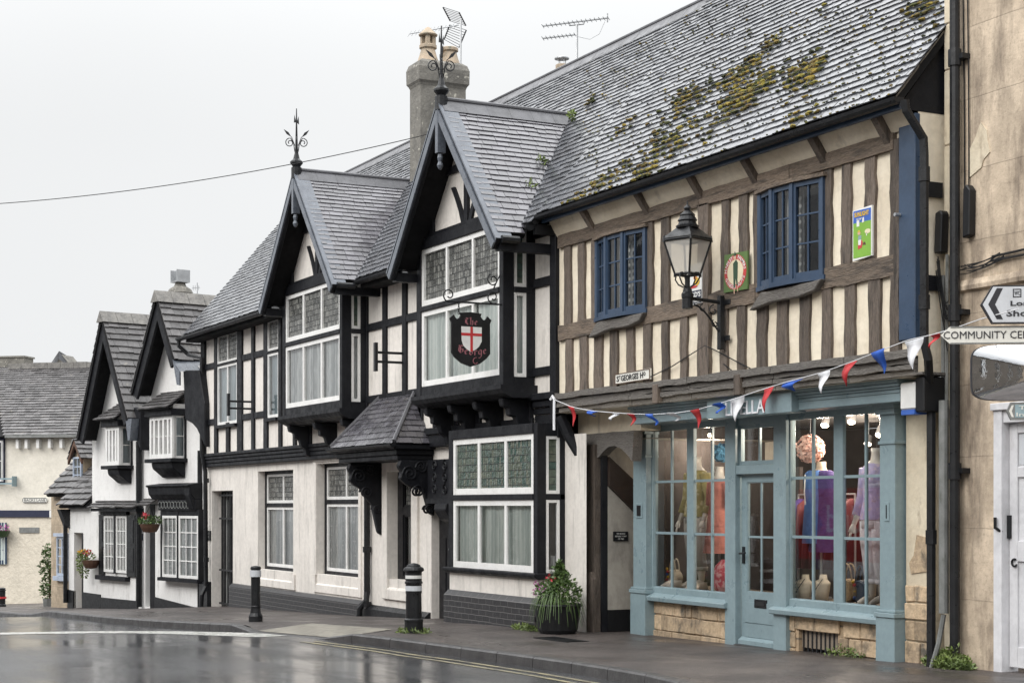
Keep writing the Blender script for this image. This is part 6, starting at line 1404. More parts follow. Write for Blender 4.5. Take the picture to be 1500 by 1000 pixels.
for px,wp,hp,col,tw in flags:
    a,b=Vector(bpt(px-wp/2)),Vector(bpt(px+wp/2)); T=bdepth(px); hh=hp/FPX*T; m=(a+b)/2+Vector((random.uniform(-.04,.04)+(.08 if tw>.5 else 0),random.uniform(-.05,.05),-hh))
    n=6; V=[]; 
    for i in range(n+1):
        f=i/n; l=a.lerp(m,f); r=b.lerp(m,f)
        for j in range(3):
            p=l.lerp(r,j/2); wv=math.sin(f*5+px)*.03*(1+tw*1.5)*(1-f*.5); p=p+Vector((0,wv+(.03*tw if j==1 else 0),0)); V.append((p.x,-p.y,p.z))
    mb=MB(); mb.add(V,[(i*3+j,i*3+j+1,(i+1)*3+j+1,(i+1)*3+j) for i in range(n) for j in range(2)])
    o=mb.build('pennant',M[col],bt,smooth=True); md=o.modifiers.new('th','SOLIDIFY'); md.thickness=.002
a=Vector(bpt(812)); m=MB(); m.tube([a,a+Vector((.03,.02,-.2)),a+Vector((.05,.03,-.42))],.018,5); m.tube([a,a+Vector((-.05,.0,.05)),a+Vector((-.08,.02,.0))],.02,5); m.build('string_knot',M['fwhite'],bt)
# ================================================================ road signs at the right edge
Ys=14.2
def CamFace(px,Y,ang):
    rx,ry=raydir(px); return Face((CU+rx*Y,CW+ry*Y),ang=ang)
SF=CamFace(1440,14.2,58)
def sgn(px,py,d=0): return SF.hit(px,py,d)
pu=SF.S(1575); pp=SF.uw(pu,-.06); m=MB(); m.tube([(pp[0],pp[1],g(pp[0])-.1),(pp[0],pp[1],4.1)],.045,10); m.lathe(pp,[(.05,4.1),(.03,4.14),(0,4.15)],10); tag(m.build('sign_post',M['pipe_grey'],None,base=(pp[0],pp[1],g(pp[0]))),'grey steel post carrying the road signs at the right edge','sign post')
L0=sgn(1378,491); L1=sgn(1392,478); z1=L1[1]; z0=sgn(1392,504)[1]; xr=pu+.75
o=MB().prism([(L0[0],(z0+z1)/2),(L1[0],z0),(xr,z0),(xr,z1),(L1[0],z1)],-.02,.0,SF).build('finger_sign',M['signwhite'],None,base=(*SF.uw(L0[0]),z0)); tag(o,'pale pointed finger sign reading COMMUNITY CEN in black capitals','road sign')
t0=sgn(1382,498)[0]; t1=SF.S(1500); W_=t1-t0; text(o,'COMMUNITY CENTRE',SF,t0,t0+W_*1.30,z0+(z1-z0)*.3,z0+(z1-z0)*.72,.001,'ink')
m=MB(); m.box(L1[0],xr,0,.004,z1-.012,z1,SF); m.box(L1[0],xr,0,.004,z0,z0+.012,SF); m.build('edging',M['pipe_grey'],o)
d=.03; L0=sgn(1437,446,d); T_=sgn(1454,418,d); B_=sgn(1453.5,474,d); 
def ch_(e): return [(L0[0]+e*1.2,L0[1]),(B_[0]+e*.4,B_[1]+e),(xr-e,B_[1]+e),(xr-e,T_[1]-e),(T_[0]+e*.4,T_[1]-e)]
o=MB().prism(ch_(0),-.02,.03,SF).build('direction_sign',M['ink'],None,base=(*SF.uw(L0[0],d),B_[1])); tag(o,'grey sign with a black chevron pointing left and a small WC square','road sign')
MB().prism(ch_(.012),.03,.033,SF).build('sign_face',M['signgrey'],o)
m=MB(); zc=L0[1]; xa=sgn(1447.5,445,d)[0]; xb=sgn(1460,422,d)[0]; xc=sgn(1469,422,d)[0]; xd=sgn(1457.5,445,d)[0]; zt=sgn(1460,422,d)[1]; zb=sgn(1460,467.5,d)[1]
m.prism([(xa,zc),(xb,zb),(xc,zb),(xd,zc),(xc,zt),(xb,zt)],.033,.035,SF); m.build('chevron',M['ink'],o)
w0,w1=sgn(1483.5,430,d),sgn(1496,435,d); zt=sgn(1490,423,d)[1]; zb=sgn(1490,435.5,d)[1]; e=.008
m=MB(); m.box(w0[0],w1[0],.033,.035,zt-e,zt,SF); m.box(w0[0],w1[0],.033,.035,zb,zb+e,SF); m.box(w0[0],w0[0]+e,.033,.035,zb+e,zt-e,SF); m.box(w1[0]-e,w1[0],.033,.035,zb+e,zt-e,SF); m.build('square',M['ink'],o)
text(o,'WC',SF,w0[0]+.012,w1[0]-.012,zb+.02,zt-.018,.034,'ink')
a=sgn(1480,450,d); lu=SF.S(1500,d)-SF.S(1480,d)
text(o,'Long Stay',SF,a[0],a[0]+lu*3.6,a[1]-.0,sgn(1480,440.5,d)[1],.034,'ink',off=.02); a=sgn(1474,464,d); text(o,'Shoppers',SF,a[0],a[0]+lu*3.9,a[1]-.012,sgn(1474,454,d)[1],.034,'ink',off=.02)
# mirror
d=.04; q=[sgn(1423,545,d),sgn(1443,586,d),sgn(1434,506,d)]
zm0,zm1=sgn(1450,587,d)[1],sgn(1450,504,d)[1]; xl=q[0][0]; xr2=pu+.35; zc=(zm0+zm1)/2; hm=(zm1-zm0)/2; wm2=(xr2-xl)/2; xc=(xl+xr2)/2
n=40; ring=[]
for k in range(n):
    an=2*math.pi*k/n; c,s_=math.cos(an),math.sin(an); ex=2/6; ring.append((xc+wm2*abs(c)**ex*(1 if c>0 else -1),zc+hm*abs(s_)**ex*(1 if s_>0 else -1)))
o=MB().prism(ring,-.03,.02,SF).build('traffic_mirror',M['ink'],None,base=(*SF.uw(xl,0),zm0)); tag(o,'rounded convex traffic mirror beneath the two pointed signs','traffic mirror')
mb=MB(); V=[]; rr_=12
for i in range(rr_+1):
    f=.985*i/rr_
    for x,z in ring: V.append(SF.pt(xc+(x-xc)*f,.021+.05*(1-f*f),zc+(z-zc)*f))
mb.add(V,[(i*n+k,(i*n+(k+1)%n),((i+1)*n+(k+1)%n),((i+1)*n+k)) for i in range(rr_) for k in range(n)])
t=NT('mirror_glass'); t.bsdf((.82,.83,.85),.03,t.bump(t.noise(t.vec(),14,3),.05,.01),1.0); M['mirror']=t.mat
mb.build('mirror_face',M['mirror'],o,smooth=True)
d=.02; a=sgn(1475,602,d); b=sgn(1481,589,d); c=sgn(1481,615,d)
o=MB().prism([(a[0],a[1]),(c[0],c[1]),(xr,c[1]-.0),(xr,b[1]),(b[0],b[1])],-.02,.02,SF).build('finger_sign',M['pipe_grey'],None,base=(*SF.uw(a[0]),c[1])); tag(o,'small weathered blue tourist information sign below the mirror','road sign')
f0=sgn(1487,600,d)[0]; MB().box(f0,xr-.02,.02,.023,c[1]+.02,b[1]-.02,SF).build('sign_face',M['slateblue'],o)
MB().prism([(sgn(1478,602,d)[0],a[1]),(sgn(1482,611,d)[0],c[1]+.025),(sgn(1485,611,d)[0],c[1]+.025),(sgn(1482,602,d)[0],a[1]),(sgn(1485,593,d)[0],b[1]-.025),(sgn(1482,593,d)[0],b[1]-.025)],.02,.024,SF).build('chevron',M['signwhite'],o)
text(o,'Tourist',SF,f0+.03,f0+.30,(a[1]+.012),b[1]-.03,.024,'signwhite'); text(o,'Information',SF,f0+.01,f0+.46,c[1]+.03,a[1]-.012,.024,'signwhite')
# ================================================================ bollards
def bollard(label,px,pyb,pyt,r,kind):
    u,w=ground(px,pyb,.0); z=g(u); T=math.hypot(u-CU,w-CW); rx,ry=raydir(px); T=(u-CU)/rx; h=(pyb-pyt)/FPX*T
    b=thing('bollard',label,'bollard',(u,w,z),'black bollards along the pavement')
    if kind==1: body=[(.0,-.05),(1.35,-.05),(1.35,.10),(1.05,.16),(.92,.24),(.92,.25),(.98,.26),(.98,.275),(.9,.29),(.9,.93),(1.02,.935),(1.02,.965),(.9,.985),(.3,.998),(0,1)]; bands=[(.80,.92,'signgrey')]
    elif kind==2: body=[(.0,-.05),(1.2,-.05),(1.2,.16),(1.25,.165),(1.25,.19),(1.05,.21),(1.0,.56),(1.05,.565),(1.05,.70),(1.15,.705),(1.15,.73),(1.05,.74),(1.05,.87),(1.3,.885),(1.35,.90),(1.25,.93),(.9,.95),(.85,.97),(.5,.99),(0,1)]; bands=[(.60,.675,'signgrey'),(.775,.825,'strip_white')]
    else: body=[(.0,-.05),(1.0,-.05),(1.0,.1),(.8,.14),(.8,.82),(1.0,.84),(1.0,.88),(.7,.92),(.9,.95),(.5,1.0),(0,1)]; bands=[(.42,.52,'red')]
    m=MB(); m.lathe((u,w),[(r*a,z+h*f) for a,f in body],16); m.build('bollard_body',M['iron'],b,smooth=False)
    for f0,f1,mt in bands:
        m=MB(); rb=r*1.07; m.lathe((u,w),[(rb-.01,z+h*f0),(rb,z+h*f0+.002),(rb,z+h*f1-.002),(rb-.01,z+h*f1)],16); m.build('reflective_band',M[mt],b)
    return u,w
bollard('slim black bollard with a grey band near the tip, before the brick plinth',374.5,910,828,.085,1)
bw_=bollard('stout black bollard with two pale bands and a domed cap by the porch',606,926,824,.105,2)
bollard('small distant black bollard with a red band at the left edge',3.5,888,860,.11,3)
# ================================================================ plants
def weeds(name,label,cat,px,py,rad,n,size,mat_='leaf_l',h=.2,F=None,uw=None):
    u,w=uw or ground(px,py); z=g(u); m=MB()
    for _ in range(n):
        a=random.uniform(0,6.28); r=math.sqrt(random.random()); x=u+rad[0]*r*math.cos(a); y=-w+rad[1]*r*math.sin(a); hh=h*(1.1-r)*random.uniform(.3,1.1)
        leafcloud(m,(x,y,z+hh),(.03,.03,.03),3,size)
    o=m.build(name,M[mat_],None,base=(u,w,z)); return tag(o,label,cat)
weeds('weed_clump','bright weeds growing around the foot of the grey and black pipes','weeds',1408,982,(.28,.10),330,.045,'leaf_l',.2,uw=(.46,-.16))
weeds('weed_clump','green weeds at the foot of the shop pier','weeds',1335,975,(.16,.08),170,.045,'leaf_l',.2,uw=(.16,-.22))
weeds('weed_clump','ring of weeds around the base of the stout bollard','weeds',606,926,(.24,.2),150,.045,'leaf_l',.05,uw=bw_)
weeds('weed_clump','dry yellowish grass against the plinth left of the planter','weeds',770,912,(.35,.10),120,.05,'petal_y' if False else 'leaf_l',.06,uw=(U(770,.45),.45))
weeds('weed_clump','small weeds below the cellar grille','weeds',1240,962,(.35,.05),80,.04,'leaf_l',.1,uw=S.uw(-.85,.03))
# planter beside the passage
pu_,pw_=U(815,.35),.33; z=g(pu_)
pt=thing('planter','dark round planter of trailing greenery and pink flowers beside the passage','planter',(pu_,pw_,z))
m=MB(); m.lathe((pu_,pw_),[(.0,z),(.24,z),(.27,z+.05),(.31,z+.34),(.33,z+.38),(.31,z+.40),(.28,z+.36),(0,z+.36)],18); m.build('pot',M['blackplastic'],pt)
m=MB(); 
leafcloud(m,(pu_,-pw_,z+.55),(.31,.30,.18),620,.06)
for k in range(300):
    f=random.random(); leafcloud(m,(pu_+.06+random.gauss(0,.12*(1-f)),-pw_+random.gauss(0,.12*(1-f)),z+.58+.36*f),(.02,.02,.03),2,.06)
m.build('foliage',M['leaf'],pt)
m=MB()
for k in range(110):
    a=random.uniform(0,6.28); r=.3; L=random.uniform(.2,.48); c,s_=math.cos(a),math.sin(a); p=Vector((pu_+c*.2,-pw_+s_*.2,z+.42+random.uniform(0,.12)))
    wd=Vector((-s_,c,0))*.008; q=[p+Vector((c*.2*t_,s_*.2*t_,.12*math.sin(t_*2.2)-L*t_*t_)) for t_ in (0,.35,.7,1)]
    V=[]; 
    for i,x in enumerate(q): V+= [tuple(x-wd*(1-i/4)),tuple(x+wd*(1-i/4))]
    m.add(V,[(0,1,3,2),(2,3,5,4),(4,5,7,6)])
m.build('trailing_grass',M['leaf'],pt)
m=MB(); leafcloud(m,(pu_-.30,-pw_-.12,z+.58),(.10,.08,.10),38,.045); leafcloud(m,(pu_-.14,-pw_-.2,z+.64),(.10,.08,.06),16,.04); m.build('pink_flowers',M['petal_p'],pt)
m=MB(); leafcloud(m,(pu_+.05,-pw_-.14,z+.74),(.05,.05,.04),22,.045); m.build('red_flowers',M['petal_r'],pt)
# climbing shrub in a pot by the cottage
rx,ry=raydir(73); T=48.5; cu_,cw_=CU+rx*T,CW+ry*T; z=EYE-(887-HY)/FPX*T
sh_=thing('potted_shrub','tall narrow leafy shrub in a grey pot by the stone cottage','shrub',(cu_,cw_,z))
m=MB(); m.lathe((cu_,cw_),[(0,z-.2),(.17,z-.2),(.2,z+.22),(0,z+.22)],10); m.build('pot',M['pipe_grey'],sh_)
m=MB()
for k in range(9): leafcloud(m,(cu_+random.uniform(-.08,.08),-cw_+random.uniform(-.1,.1),z+.35+k*.16),(.22+.02*(k%3),.22,.15),120,.085)
m.build('foliage',M['leaf'],sh_); m=MB(); m.tube([(cu_,cw_,z+.1),(cu_,cw_,z+1.2)],.03,5); m.build('stem',M['brown'],sh_)
# hanging basket by the black door, wall basket by the left door
d=.45; s=W.S(219.5,d); z0=W.Z(219,780,d); z1=W.Z(219,767,d); c=W.uw(s,d); hb=thing('hanging_basket','hanging basket of red flowers in front of the dark entablature window','hanging basket',(*c,z0))
m=MB(); m.lathe(c,[(0,z0),(.16,z0+.02),(.22,z0+.12),(.25,z1),(0,z1)],12); m.build('basket',M['brown'],hb)
m=MB(); leafcloud(m,(c[0],-c[1],z1+.08),(.30,.28,.10),330,.07); m.build('foliage',M['leaf'],hb); m=MB()
for k in range(5): leafcloud(m,(c[0]+random.uniform(-.14,.14),-c[1]+random.uniform(-.2,.1),z1+.15+random.uniform(0,.08)),(.05,.05,.04),16,.05)
m.build('red_flowers',M['petal_r'],hb); m=MB()
for k in range(3): an=k*2.1; m.tube([(c[0]+.22*math.cos(an),c[1]+.22*math.sin(an),z1),(c[0],c[1],z1+.42)],.008,4)
q=W.uw(s,0); m.tube([(q[0],q[1],z1+.46),(c[0],c[1],z1+.46),(c[0],c[1],z1+.40)],.012,5); m.build('hanger',M['iron'],hb)
d=.22; s=W.S(133,d); z0=W.Z(133,833,d); z1=W.Z(133,820,d); c=W.uw(s,d); hb=thing('wall_basket','wicker wall basket of yellow and red flowers trailing beside the left doorway','wall basket',(*c,z0))
m=MB(); m.lathe(c,[(0,z0),(.15,z0+.03),(.21,z0+.14),(.23,z1),(0,z1)],12); m.build('basket',M['brown'],hb)
m=MB(); leafcloud(m,(c[0]-.12,-c[1]-.1,z1+.08),(.26,.22,.12),200,.07); leafcloud(m,(c[0]-.30,-c[1]-.12,z1-.15),(.14,.14,.30),260,.07); m.build('foliage',M['leaf_l'],hb); m=MB(); leafcloud(m,(c[0]-.2,-c[1]-.14,z1+.2),(.14,.12,.05),60,.06); m.build('yellow_flowers',M['petal_y'],hb); m=MB(); leafcloud(m,(c[0]+.12,-c[1]-.1,z1+.2),(.09,.09,.06),40,.06); m.build('red_flowers',M['petal_r'],hb)
d=.1; s=W.S(203.9,d); 
o=MB().box(W.S(203.2,.03),W.S(208,.03),0,.03,W.Z(206,791,.03),W.Z(206,781,.03),W).build('house_number',M['navyink'],None,base=(*W.uw(W.S(205,.03)),W.Z(206,791,.03))); tag(o,'tiny dark number plate beside the drainpipe of the white house','number plate')
# small purple basket at far left
d=.3; c_=L_.hit(2,826-6,d); q=L_.uw(c_[0],d); fb_=thing('window_basket','dark hanging basket in front of the blue window at the left edge','hanging basket',(*q,c_[1]))
m=MB(); m.lathe(q,[(0,c_[1]+.75),(.2,c_[1]+.8),(.3,c_[1]+1.0),(0,c_[1]+1.0)],10); m.build('basket',M['leaf_d'],fb_); m=MB(); leafcloud(m,(q[0],-q[1],c_[1]+1.05),(.3,.25,.12),80,.09); m.build('purple_flowers',M['petal_p'],fb_)
# moss on the roof
ms=MB()
def roofpt(px,py):
    # intersect the view ray with the main roof plane
    rx,ry=raydir(px); k=-(py-HY)/FPX
    # z = EZ+(EWO-w)*1.1815 ; w=CW+ry*T ; z=EYE+k*T
    T=(EZ+(EWO-CW)*1.1815-EYE)/(k+ry*1.1815); return (CU+rx*T,-(CW+ry*T),EYE+k*T)
bands=[((905,270),(1000,205),16,260),((1000,160),(1130,85),9,160),((940,255),(990,225),14,120),((1020,190),(1140,110),10,200),((1100,150),(1215,90),12,220),((990,150),(1030,130),7,60),((1080,110),(1140,80),6,60),((905,195),(960,170),5,50),((1165,175),(1205,160),5,70),((820,300),(858,288),6,110),((870,275),(895,262),5,40),((1185,25),(1215,12),5,40),((1320,10),(1378,5),9,90),((1350,35),(1375,25),7,60),((1225,40),(1250,32),4,25),((870,146),(873,144),3,10),((1130,70),(1160,50),6,30),((1040,170),(1100,145),8,90),((930,240),(1010,190),20,120),((1050,155),(1190,100),16,150)]
GA=.113
def snap(p,jit=.012):
    # move a roof point down to the nearest course edge
    v=math.hypot(-p[1]-HW,p[2]-HZ); 
    vb=0; 
    while vb+GA*(1.15-.3*vb/HL)<v: vb+=GA*(1.15-.3*vb/HL)
    vb+=random.uniform(-jit,jit*2.2); q=Vector((p[0],-HW-.02,HZ))+ROOF_EY*vb; n=Vector((0,-ROOF_EY.z,ROOF_EY.y)); return q+n*.022
def tuft(p,r):
    b0=len(ms.v); blob_faces(ms,p,r,squash=.7,jit=.4); k=random.uniform(1.0,2.3)
    for i in range(b0,len(ms.v)): x,y,z=ms.v[i]; ms.v[i]=(p[0]+(x-p[0])*k,y,z)
for (x0,y0),(x1,y1),sp_,n in bands:
    for _ in range(int(n*2.0)):
        f=random.random(); px=x0+(x1-x0)*f; py=y0+(y1-y0)*f+random.gauss(0,sp_*.95)
        p=roofpt(px+random.gauss(0,sp_*.7),py)
        if p[0]>.18 or p[2]<HZ+.02: continue
        nz_=mnoise.noise(Vector((p[0]*1.7,p[1]*3,3)))
        if nz_+random.gauss(0,.22)<.08: continue
        tuft(snap(p) if nz_<.25 or random.random()<.6 else Vector(p)+Vector((0,-.012,.01)),random.uniform(.012,.034))
for _ in range(900):
    px=random.uniform(860,1370); lo=max(0,(1040-px)*.47); py=random.uniform(8+lo,330-.333*(px-770)-10); p=roofpt(px,py)
    if p[0]<.18 and p[2]>HZ: tuft(snap(p),random.uniform(.006,.016))
for _ in range(0):
    px=random.uniform(860,1370); lo=max(0,(1040-px)*.47); py=random.uniform(8+lo,330-.333*(px-770)-14); p=roofpt(px,py); blob_faces(ms,(p[0],p[1]-.024,p[2]+.022),random.uniform(.012,.03),squash=.8)
tag(ms.build('roof_moss',M['moss'],None,base=(-4,-1,7)),kind='stuff')
m=MB()
for px,py,r in ((775,285,.22),(797,247,.15),(748,322,.12),(845,175,.06)):
    rx,ry=raydir(px); p=roofpt(px,py)
    leafcloud(m,(p[0],p[1]-.08,p[2]+.05),(r,r*.6,r*.7),int(900*r),.07)
tag(m.build('roof_plants',M['leaf_l'],None,base=(-8,-1,6)),kind='stuff')
# ================================================================ aerials, wire
def rod(m,a,b,r=.012): m.tube([a,b],r,5)
um=(cu0+cu1)/2; T=33.5
def apt(px,py,T): rx,ry=raydir(px); return (CU+rx*T,CW+ry*T,EYE-(py-HY)/FPX*T)
ae=thing('tv_aerial','aerial with two grid reflectors on a short mast behind the chimney pots','aerial',apt(674,88,36))
m=MB(); rod(m,apt(674.5,95,36),apt(675,29,36),.022); m.build('mast',M['galv'],ae)
m=MB(); 
def grid(m,a,b,c,d_,n):
    rod(m,a,b,.016); rod(m,c,d_,.016)
    for k in range(n+1):
        f=k/n; rod(m,tuple(a[i]+(b[i]-a[i])*f for i in range(3)),tuple(c[i]+(d_[i]-c[i])*f for i in range(3)),.006)
grid(m,apt(649,11,36),apt(659.5,31,36),apt(672.5,18.5,36.2),apt(682.5,38,36.2),7); grid(m,apt(659,37,36),apt(650.5,58,36),apt(683,44.5,36.2),apt(672.5,70,36.2),7)
m.build('reflector',M['iron'],ae)
m=MB(); rod(m,apt(672,37,36),apt(600,50,35.5),.012)
for k in range(13): 
    f=k/12; x=668-68*f; y=38+12*f; rod(m,apt(x+3,y-4,36),apt(x-3,y+4,36),.006)
m.build('boom',M['galv'],ae)
ae=thing('tv_aerial','twin-boom television aerial on a thin mast above the ridge','aerial',apt(845,92,32))
m=MB(); rod(m,apt(845,95,32),apt(845,36,32),.024); m.build('mast',M['galv'],ae)
for (xa,ya),(xb,yb),n in (((795,38.5),(891,26.5),15),((795,56.5),(842,51),8)):
    m=MB(); rod(m,apt(xa,ya,32),apt(xb,yb,32),.016)
    for k in range(n+1):
        f=k/n; x=xa+(xb-xa)*f; y=ya+(yb-ya)*f; rod(m,apt(x-2,y-3,31.9),apt(x+2,y+3,32.1),.007)
    if n>10: rod(m,apt(890,20,32),apt(890,33,32),.014); m.tube([apt(833,34,32),apt(834,38,32),apt(855,36,32),apt(857,31,32)],.012,5); m.tube([apt(886,32,32),apt(878,50,32),apt(864,58,32),apt(846,54,32)],.005,4)
    m.build('boom',M['galv'],ae)
fl_=thing('flue','cream flue pot with a flat metal cowl behind the ridge','flue',apt(823,105,31.5)); c=apt(823,105,31.5)
m=MB(); m.lathe((c[0],c[1]),[(.1,c[2]-.3),(.12,c[2]),(.12,c[2]+.12),(.1,c[2]+.13)],10); m.build('flue_pot',M['pot'],fl_)
m=MB(); 
for k in range(4): an=k*1.57; rod(m,(c[0]+.08*math.cos(an),c[1]+.08*math.sin(an),c[2]+.1),(c[0]+.08*math.cos(an),c[1]+.08*math.sin(an),c[2]+.24),.008)
m.lathe((c[0],c[1]),[(.14,c[2]+.23),(.14,c[2]+.25),(.04,c[2]+.29),(0,c[2]+.3)],12); m.build('cowl',M['galv'],fl_)
ae=thing('tv_aerial','tiny distant aerial right of the metal chimney cowl','aerial',apt(288,428,48)); m=MB(); rod(m,apt(289,430,48),apt(289,414,48),.015); rod(m,apt(281,422,48),apt(293,421,48),.01)
for x in (283,286,291): rod(m,apt(x,418,48),apt(x,425,48),.008)
m.build('boom',M['galv'],ae)
p0,p1,p2=apt(-60,302,30),apt(610,201,27),(gR[0]+.6,-.35,6.9)
w0=MB(); w0.tube(sag(p0,p1,.18,24),.008,4); w0.tube([p1,apt(700,178,27.5),apt(790,158,28.3)],.008,4); tag(w0.build('overhead_wire',M['iron'],None,base=p1),'thin telephone wire running across the sky to the right gable','wire')
# slack cable on the timbered wall
cb=MB(); 
P=[(952,552),(985,536),(1010,520),(1033,506),(1050,514),(1080,530),(1110,545)]; cb.tube([(A.hit(x,y,.05)[0],.05,A.hit(x,y,.05)[1]) for x,y in P],.007,5)
P=[(1060,533),(1075,545),(1100,550)]; cb.tube([(A.hit(x,y,.06)[0],.06,A.hit(x,y,.06)[1]) for x,y in P],.007,5)
cb.build('cable',M['iron'],house)
# drain grate in the pavement
m=MB(); ua,ub=U(822,.8)-.35,U(822,.8)+.55
for k in range(14): x=ua+(ub-ua)*k/14; m.box(x,x+.03,.72,1.0,g(x)+.002,g(x)+.012)
for w_ in (.70,1.0): m.box(ua,ub,w_,w_+.02,g(ua),g(ua)+.013)
tag(m.build('drain_grate',M['iron'],None,base=(ua,.85,g(ua))),'long slotted iron drain grate in the pavement before the planter','drain grate')
# ================================================================ what stands in the shop window
def sw(px,d): s=S.S(px,d); return S.uw(s,d)
FZ=.632
M['mann']=flat('mannequin_white',(.72,.68,.62),.4); M['mannskin']=flat('mannequin_beige',(.62,.48,.36),.45)
M['khaki']=mat('cloth_khaki_print',(.30,.26,.10),.85,c2=(.55,.48,.30),sc=9,lo=.52,hi=.6,bump=.2,bsc=30); M['greycloth']=mat('cloth_grey',(.34,.32,.29),.9,c2=(.26,.25,.23),sc=5,bump=.3)
M['coral']=mat('cloth_coral',(.50,.19,.15),.9,c2=(.40,.14,.115),sc=9,bump=.8,bsc=12,bdist=.03); M['bluecloth']=mat('cloth_blue',(.07,.17,.42),.9,c2=(.05,.12,.32),sc=6,bump=.8,bsc=9,bdist=.04); M['purple']=mat('cloth_purple',(.055,.03,.15),.9,c2=(.04,.02,.11),sc=5,bump=.8,bsc=9,bdist=.04)
M['lilac']=mat('cloth_lilac_print',(.46,.42,.68),.9,c2=(.62,.52,.62),sc=14,lo=.5,hi=.62,bump=.8,bsc=10,bdist=.03); M['whitecloth']=mat('cloth_white',(.78,.76,.80),.9,c2=(.66,.64,.68),sc=5,bump=.8,bsc=10,bdist=.03)
M['straw']=mat('straw_weave',(.42,.29,.16),.85,c2=(.28,.19,.10),sc=20,bump=.9,bsc=60); M['hess']=mat('linen_bust',(.60,.54,.43),.85,c2=(.52,.46,.36),sc=6,bump=.3,bsc=60)
def hand(mb,p,dirv):
    p=Vector(p); d_=Vector(dirv).normalized()
    mb.tube([p,p+d_*.05,p+d_*.10],[.022,.034,.03],7)
    for k in range(4):
        o=Vector((.016*(k-1.5),.006*(k-1.5),0)); L=(.075,.09,.085,.065)[k]; q=p+d_*.095+o
        mb.tube([q,q+d_*L*.55+Vector((0,-.006,0)),q+d_*L+Vector((0,-.02,0))],[.009,.008,.005],5)
    q=p+d_*.045+Vector((.028,.0,0)); mb.tube([q,q+d_*.035+Vector((.02,0,0)),q+d_*.065+Vector((.022,-.006,0))],[.011,.009,.006],5)
def mannequin(label,px,d,h,top,bottom,fac=0,legs=True,arm=(1,1),skirt=None,shift=0):
    c=sw(px,d); u,w=c; k=h/1.55; z=FZ
    t=thing('mannequin',label,'mannequin',(u,w,z),'headless mannequins in the shop window')
    def rr(f,a,b,du=0,dw=0): return (u+du*k,w+dw*k,z+f*h,a*k,b*k)
    b=MB()
    # one body: hips to neck
    b.loft([rr(.50,.13,.10),rr(.54,.165,.115),rr(.60,.155,.105),rr(.68,.115,.085),rr(.76,.135,.10),rr(.83,.16,.105),rr(.875,.175,.095),rr(.905,.12,.07),rr(.925,.06,.058),rr(.97,.05,.05),rr(1.0,.055,.052)],18)
    if legs:
        for sg in (-1,1):
            b.tube([(u+sg*.085*k,w,z+.55*h),(u+sg*.09*k,w+.01*k,z+.40*h),(u+sg*.08*k,w+.02*k,z+.29*h),(u+sg*.085*k,w-.01*k,z+.18*h),(u+sg*.08*k,w-.01*k,z+.055*h)],[.10*k,.085*k,.06*k,.058*k,.036*k],10)
            b.tube([(u+sg*.08*k,w-.02*k,z+.05*h),(u+sg*.085*k,w+.06*k,z+.035*h),(u+sg*.09*k,w+.15*k,z+.012*h)],[.035*k,.036*k,.025*k],8)
    for sg,on in ((-1,arm[0]),(1,arm[1])):
        if not on: continue
        sh=Vector((u+sg*.175*k,w,z+.86*h)); el=Vector((u+sg*.235*k,w-.02*k,z+.67*h)); wr=Vector((u+sg*.25*k,w+.08*k,z+.515*h))
        b.tube([sh,el,wr],[.05*k,.038*k,.025*k],8); hand(b,wr,wr-el)
    b.build('body',M['mann'],t,smooth=True)
    g_=MB()
    g_.loft([rr(.545 if not skirt else .52,.195,.145),rr(.60,.18,.135),rr(.68,.15,.115),rr(.76,.165,.125),rr(.83,.18,.125),rr(.87,.19,.11),rr(.893,.15,.085),rr(.905,.10,.07)],20,cap=False)
    for sg,on in ((-1,1),(1,1)):
        sh=Vector((u+sg*.165*k,w,z+.868*h)); el=Vector((u+sg*.24*k,w-.02*k,z+.69*h))
        wr=Vector((u+sg*.25*k,w+.05*k,z+.57*h))
        g_.tube([sh,el]+([wr] if arm[0]==1 and not skirt else []),[.07*k,.06*k]+([.05*k] if arm[0]==1 and not skirt else []),9)
    g_.build('top',M[top],t,smooth=True)
    if skirt:
        s_=MB(); n=28; V=[]
        for f,r in ((.62,.17),(.5,.20),(.40,.225),(skirt,.25)):
            for q in range(n):
                a=2*math.pi*q/n; rp=r*k*(1+.05*math.sin(q*3.1)*(.66-f)*4); V.append((u+rp*math.cos(a),-w+rp*.7*math.sin(a),z+f*h))
        s_.add(V,[(i*n+q,i*n+(q+1)%n,(i+1)*n+(q+1)%n,(i+1)*n+q) for i in range(3) for q in range(n)]); s_.build('skirt',M[bottom],t,smooth=True)
    elif bottom:
        l_=MB(); l_.loft([rr(.60,.17,.125),rr(.54,.182,.13),rr(.49,.18,.13)],18)
        for sg in (-1,1): l_.tube([(u+sg*.085*k,w,z+.53*h),(u+sg*.09*k,w+.01*k,z+.40*h),(u+sg*.08*k,w+.02*k,z+.29*h),(u+sg*.085*k,w-.01*k,z+.15*h)],[.115*k,.10*k,.075*k,.07*k],10); l_.tube([(u+sg*.085*k,w-.01*k,z+.165*h),(u+sg*.085*k,w-.01*k,z+.135*h)],.078*k,10)
        l_.build('trousers',M[bottom],t,smooth=True)
    return t
def hgt(px,pyt,d): return S.Z(px,pyt,d)-FZ
mannequin('headless mannequin in a khaki leaf-print top and grey trousers, left shop window',1021,-.48,hgt(1021,669,-.48),'khaki','greycloth')
mannequin('headless mannequin in a coral dress hanging knee length, beside the khaki one',1054,-.42,hgt(1054,683,-.42),'coral','coral',skirt=.30,legs=False,arm=(0,0))
u,w=sw(1054,-.42); MB().tube([(u,w,FZ),(u,w,FZ+.8)],.014,6).build('stand_pole',M['galv'],bpy.data.objects['mannequin.001'])
mannequin('headless mannequin in a lilac flowered shirt and white trousers, right window edge',1284,-.30,hgt(1284,656,-.30),'lilac','whitecloth')
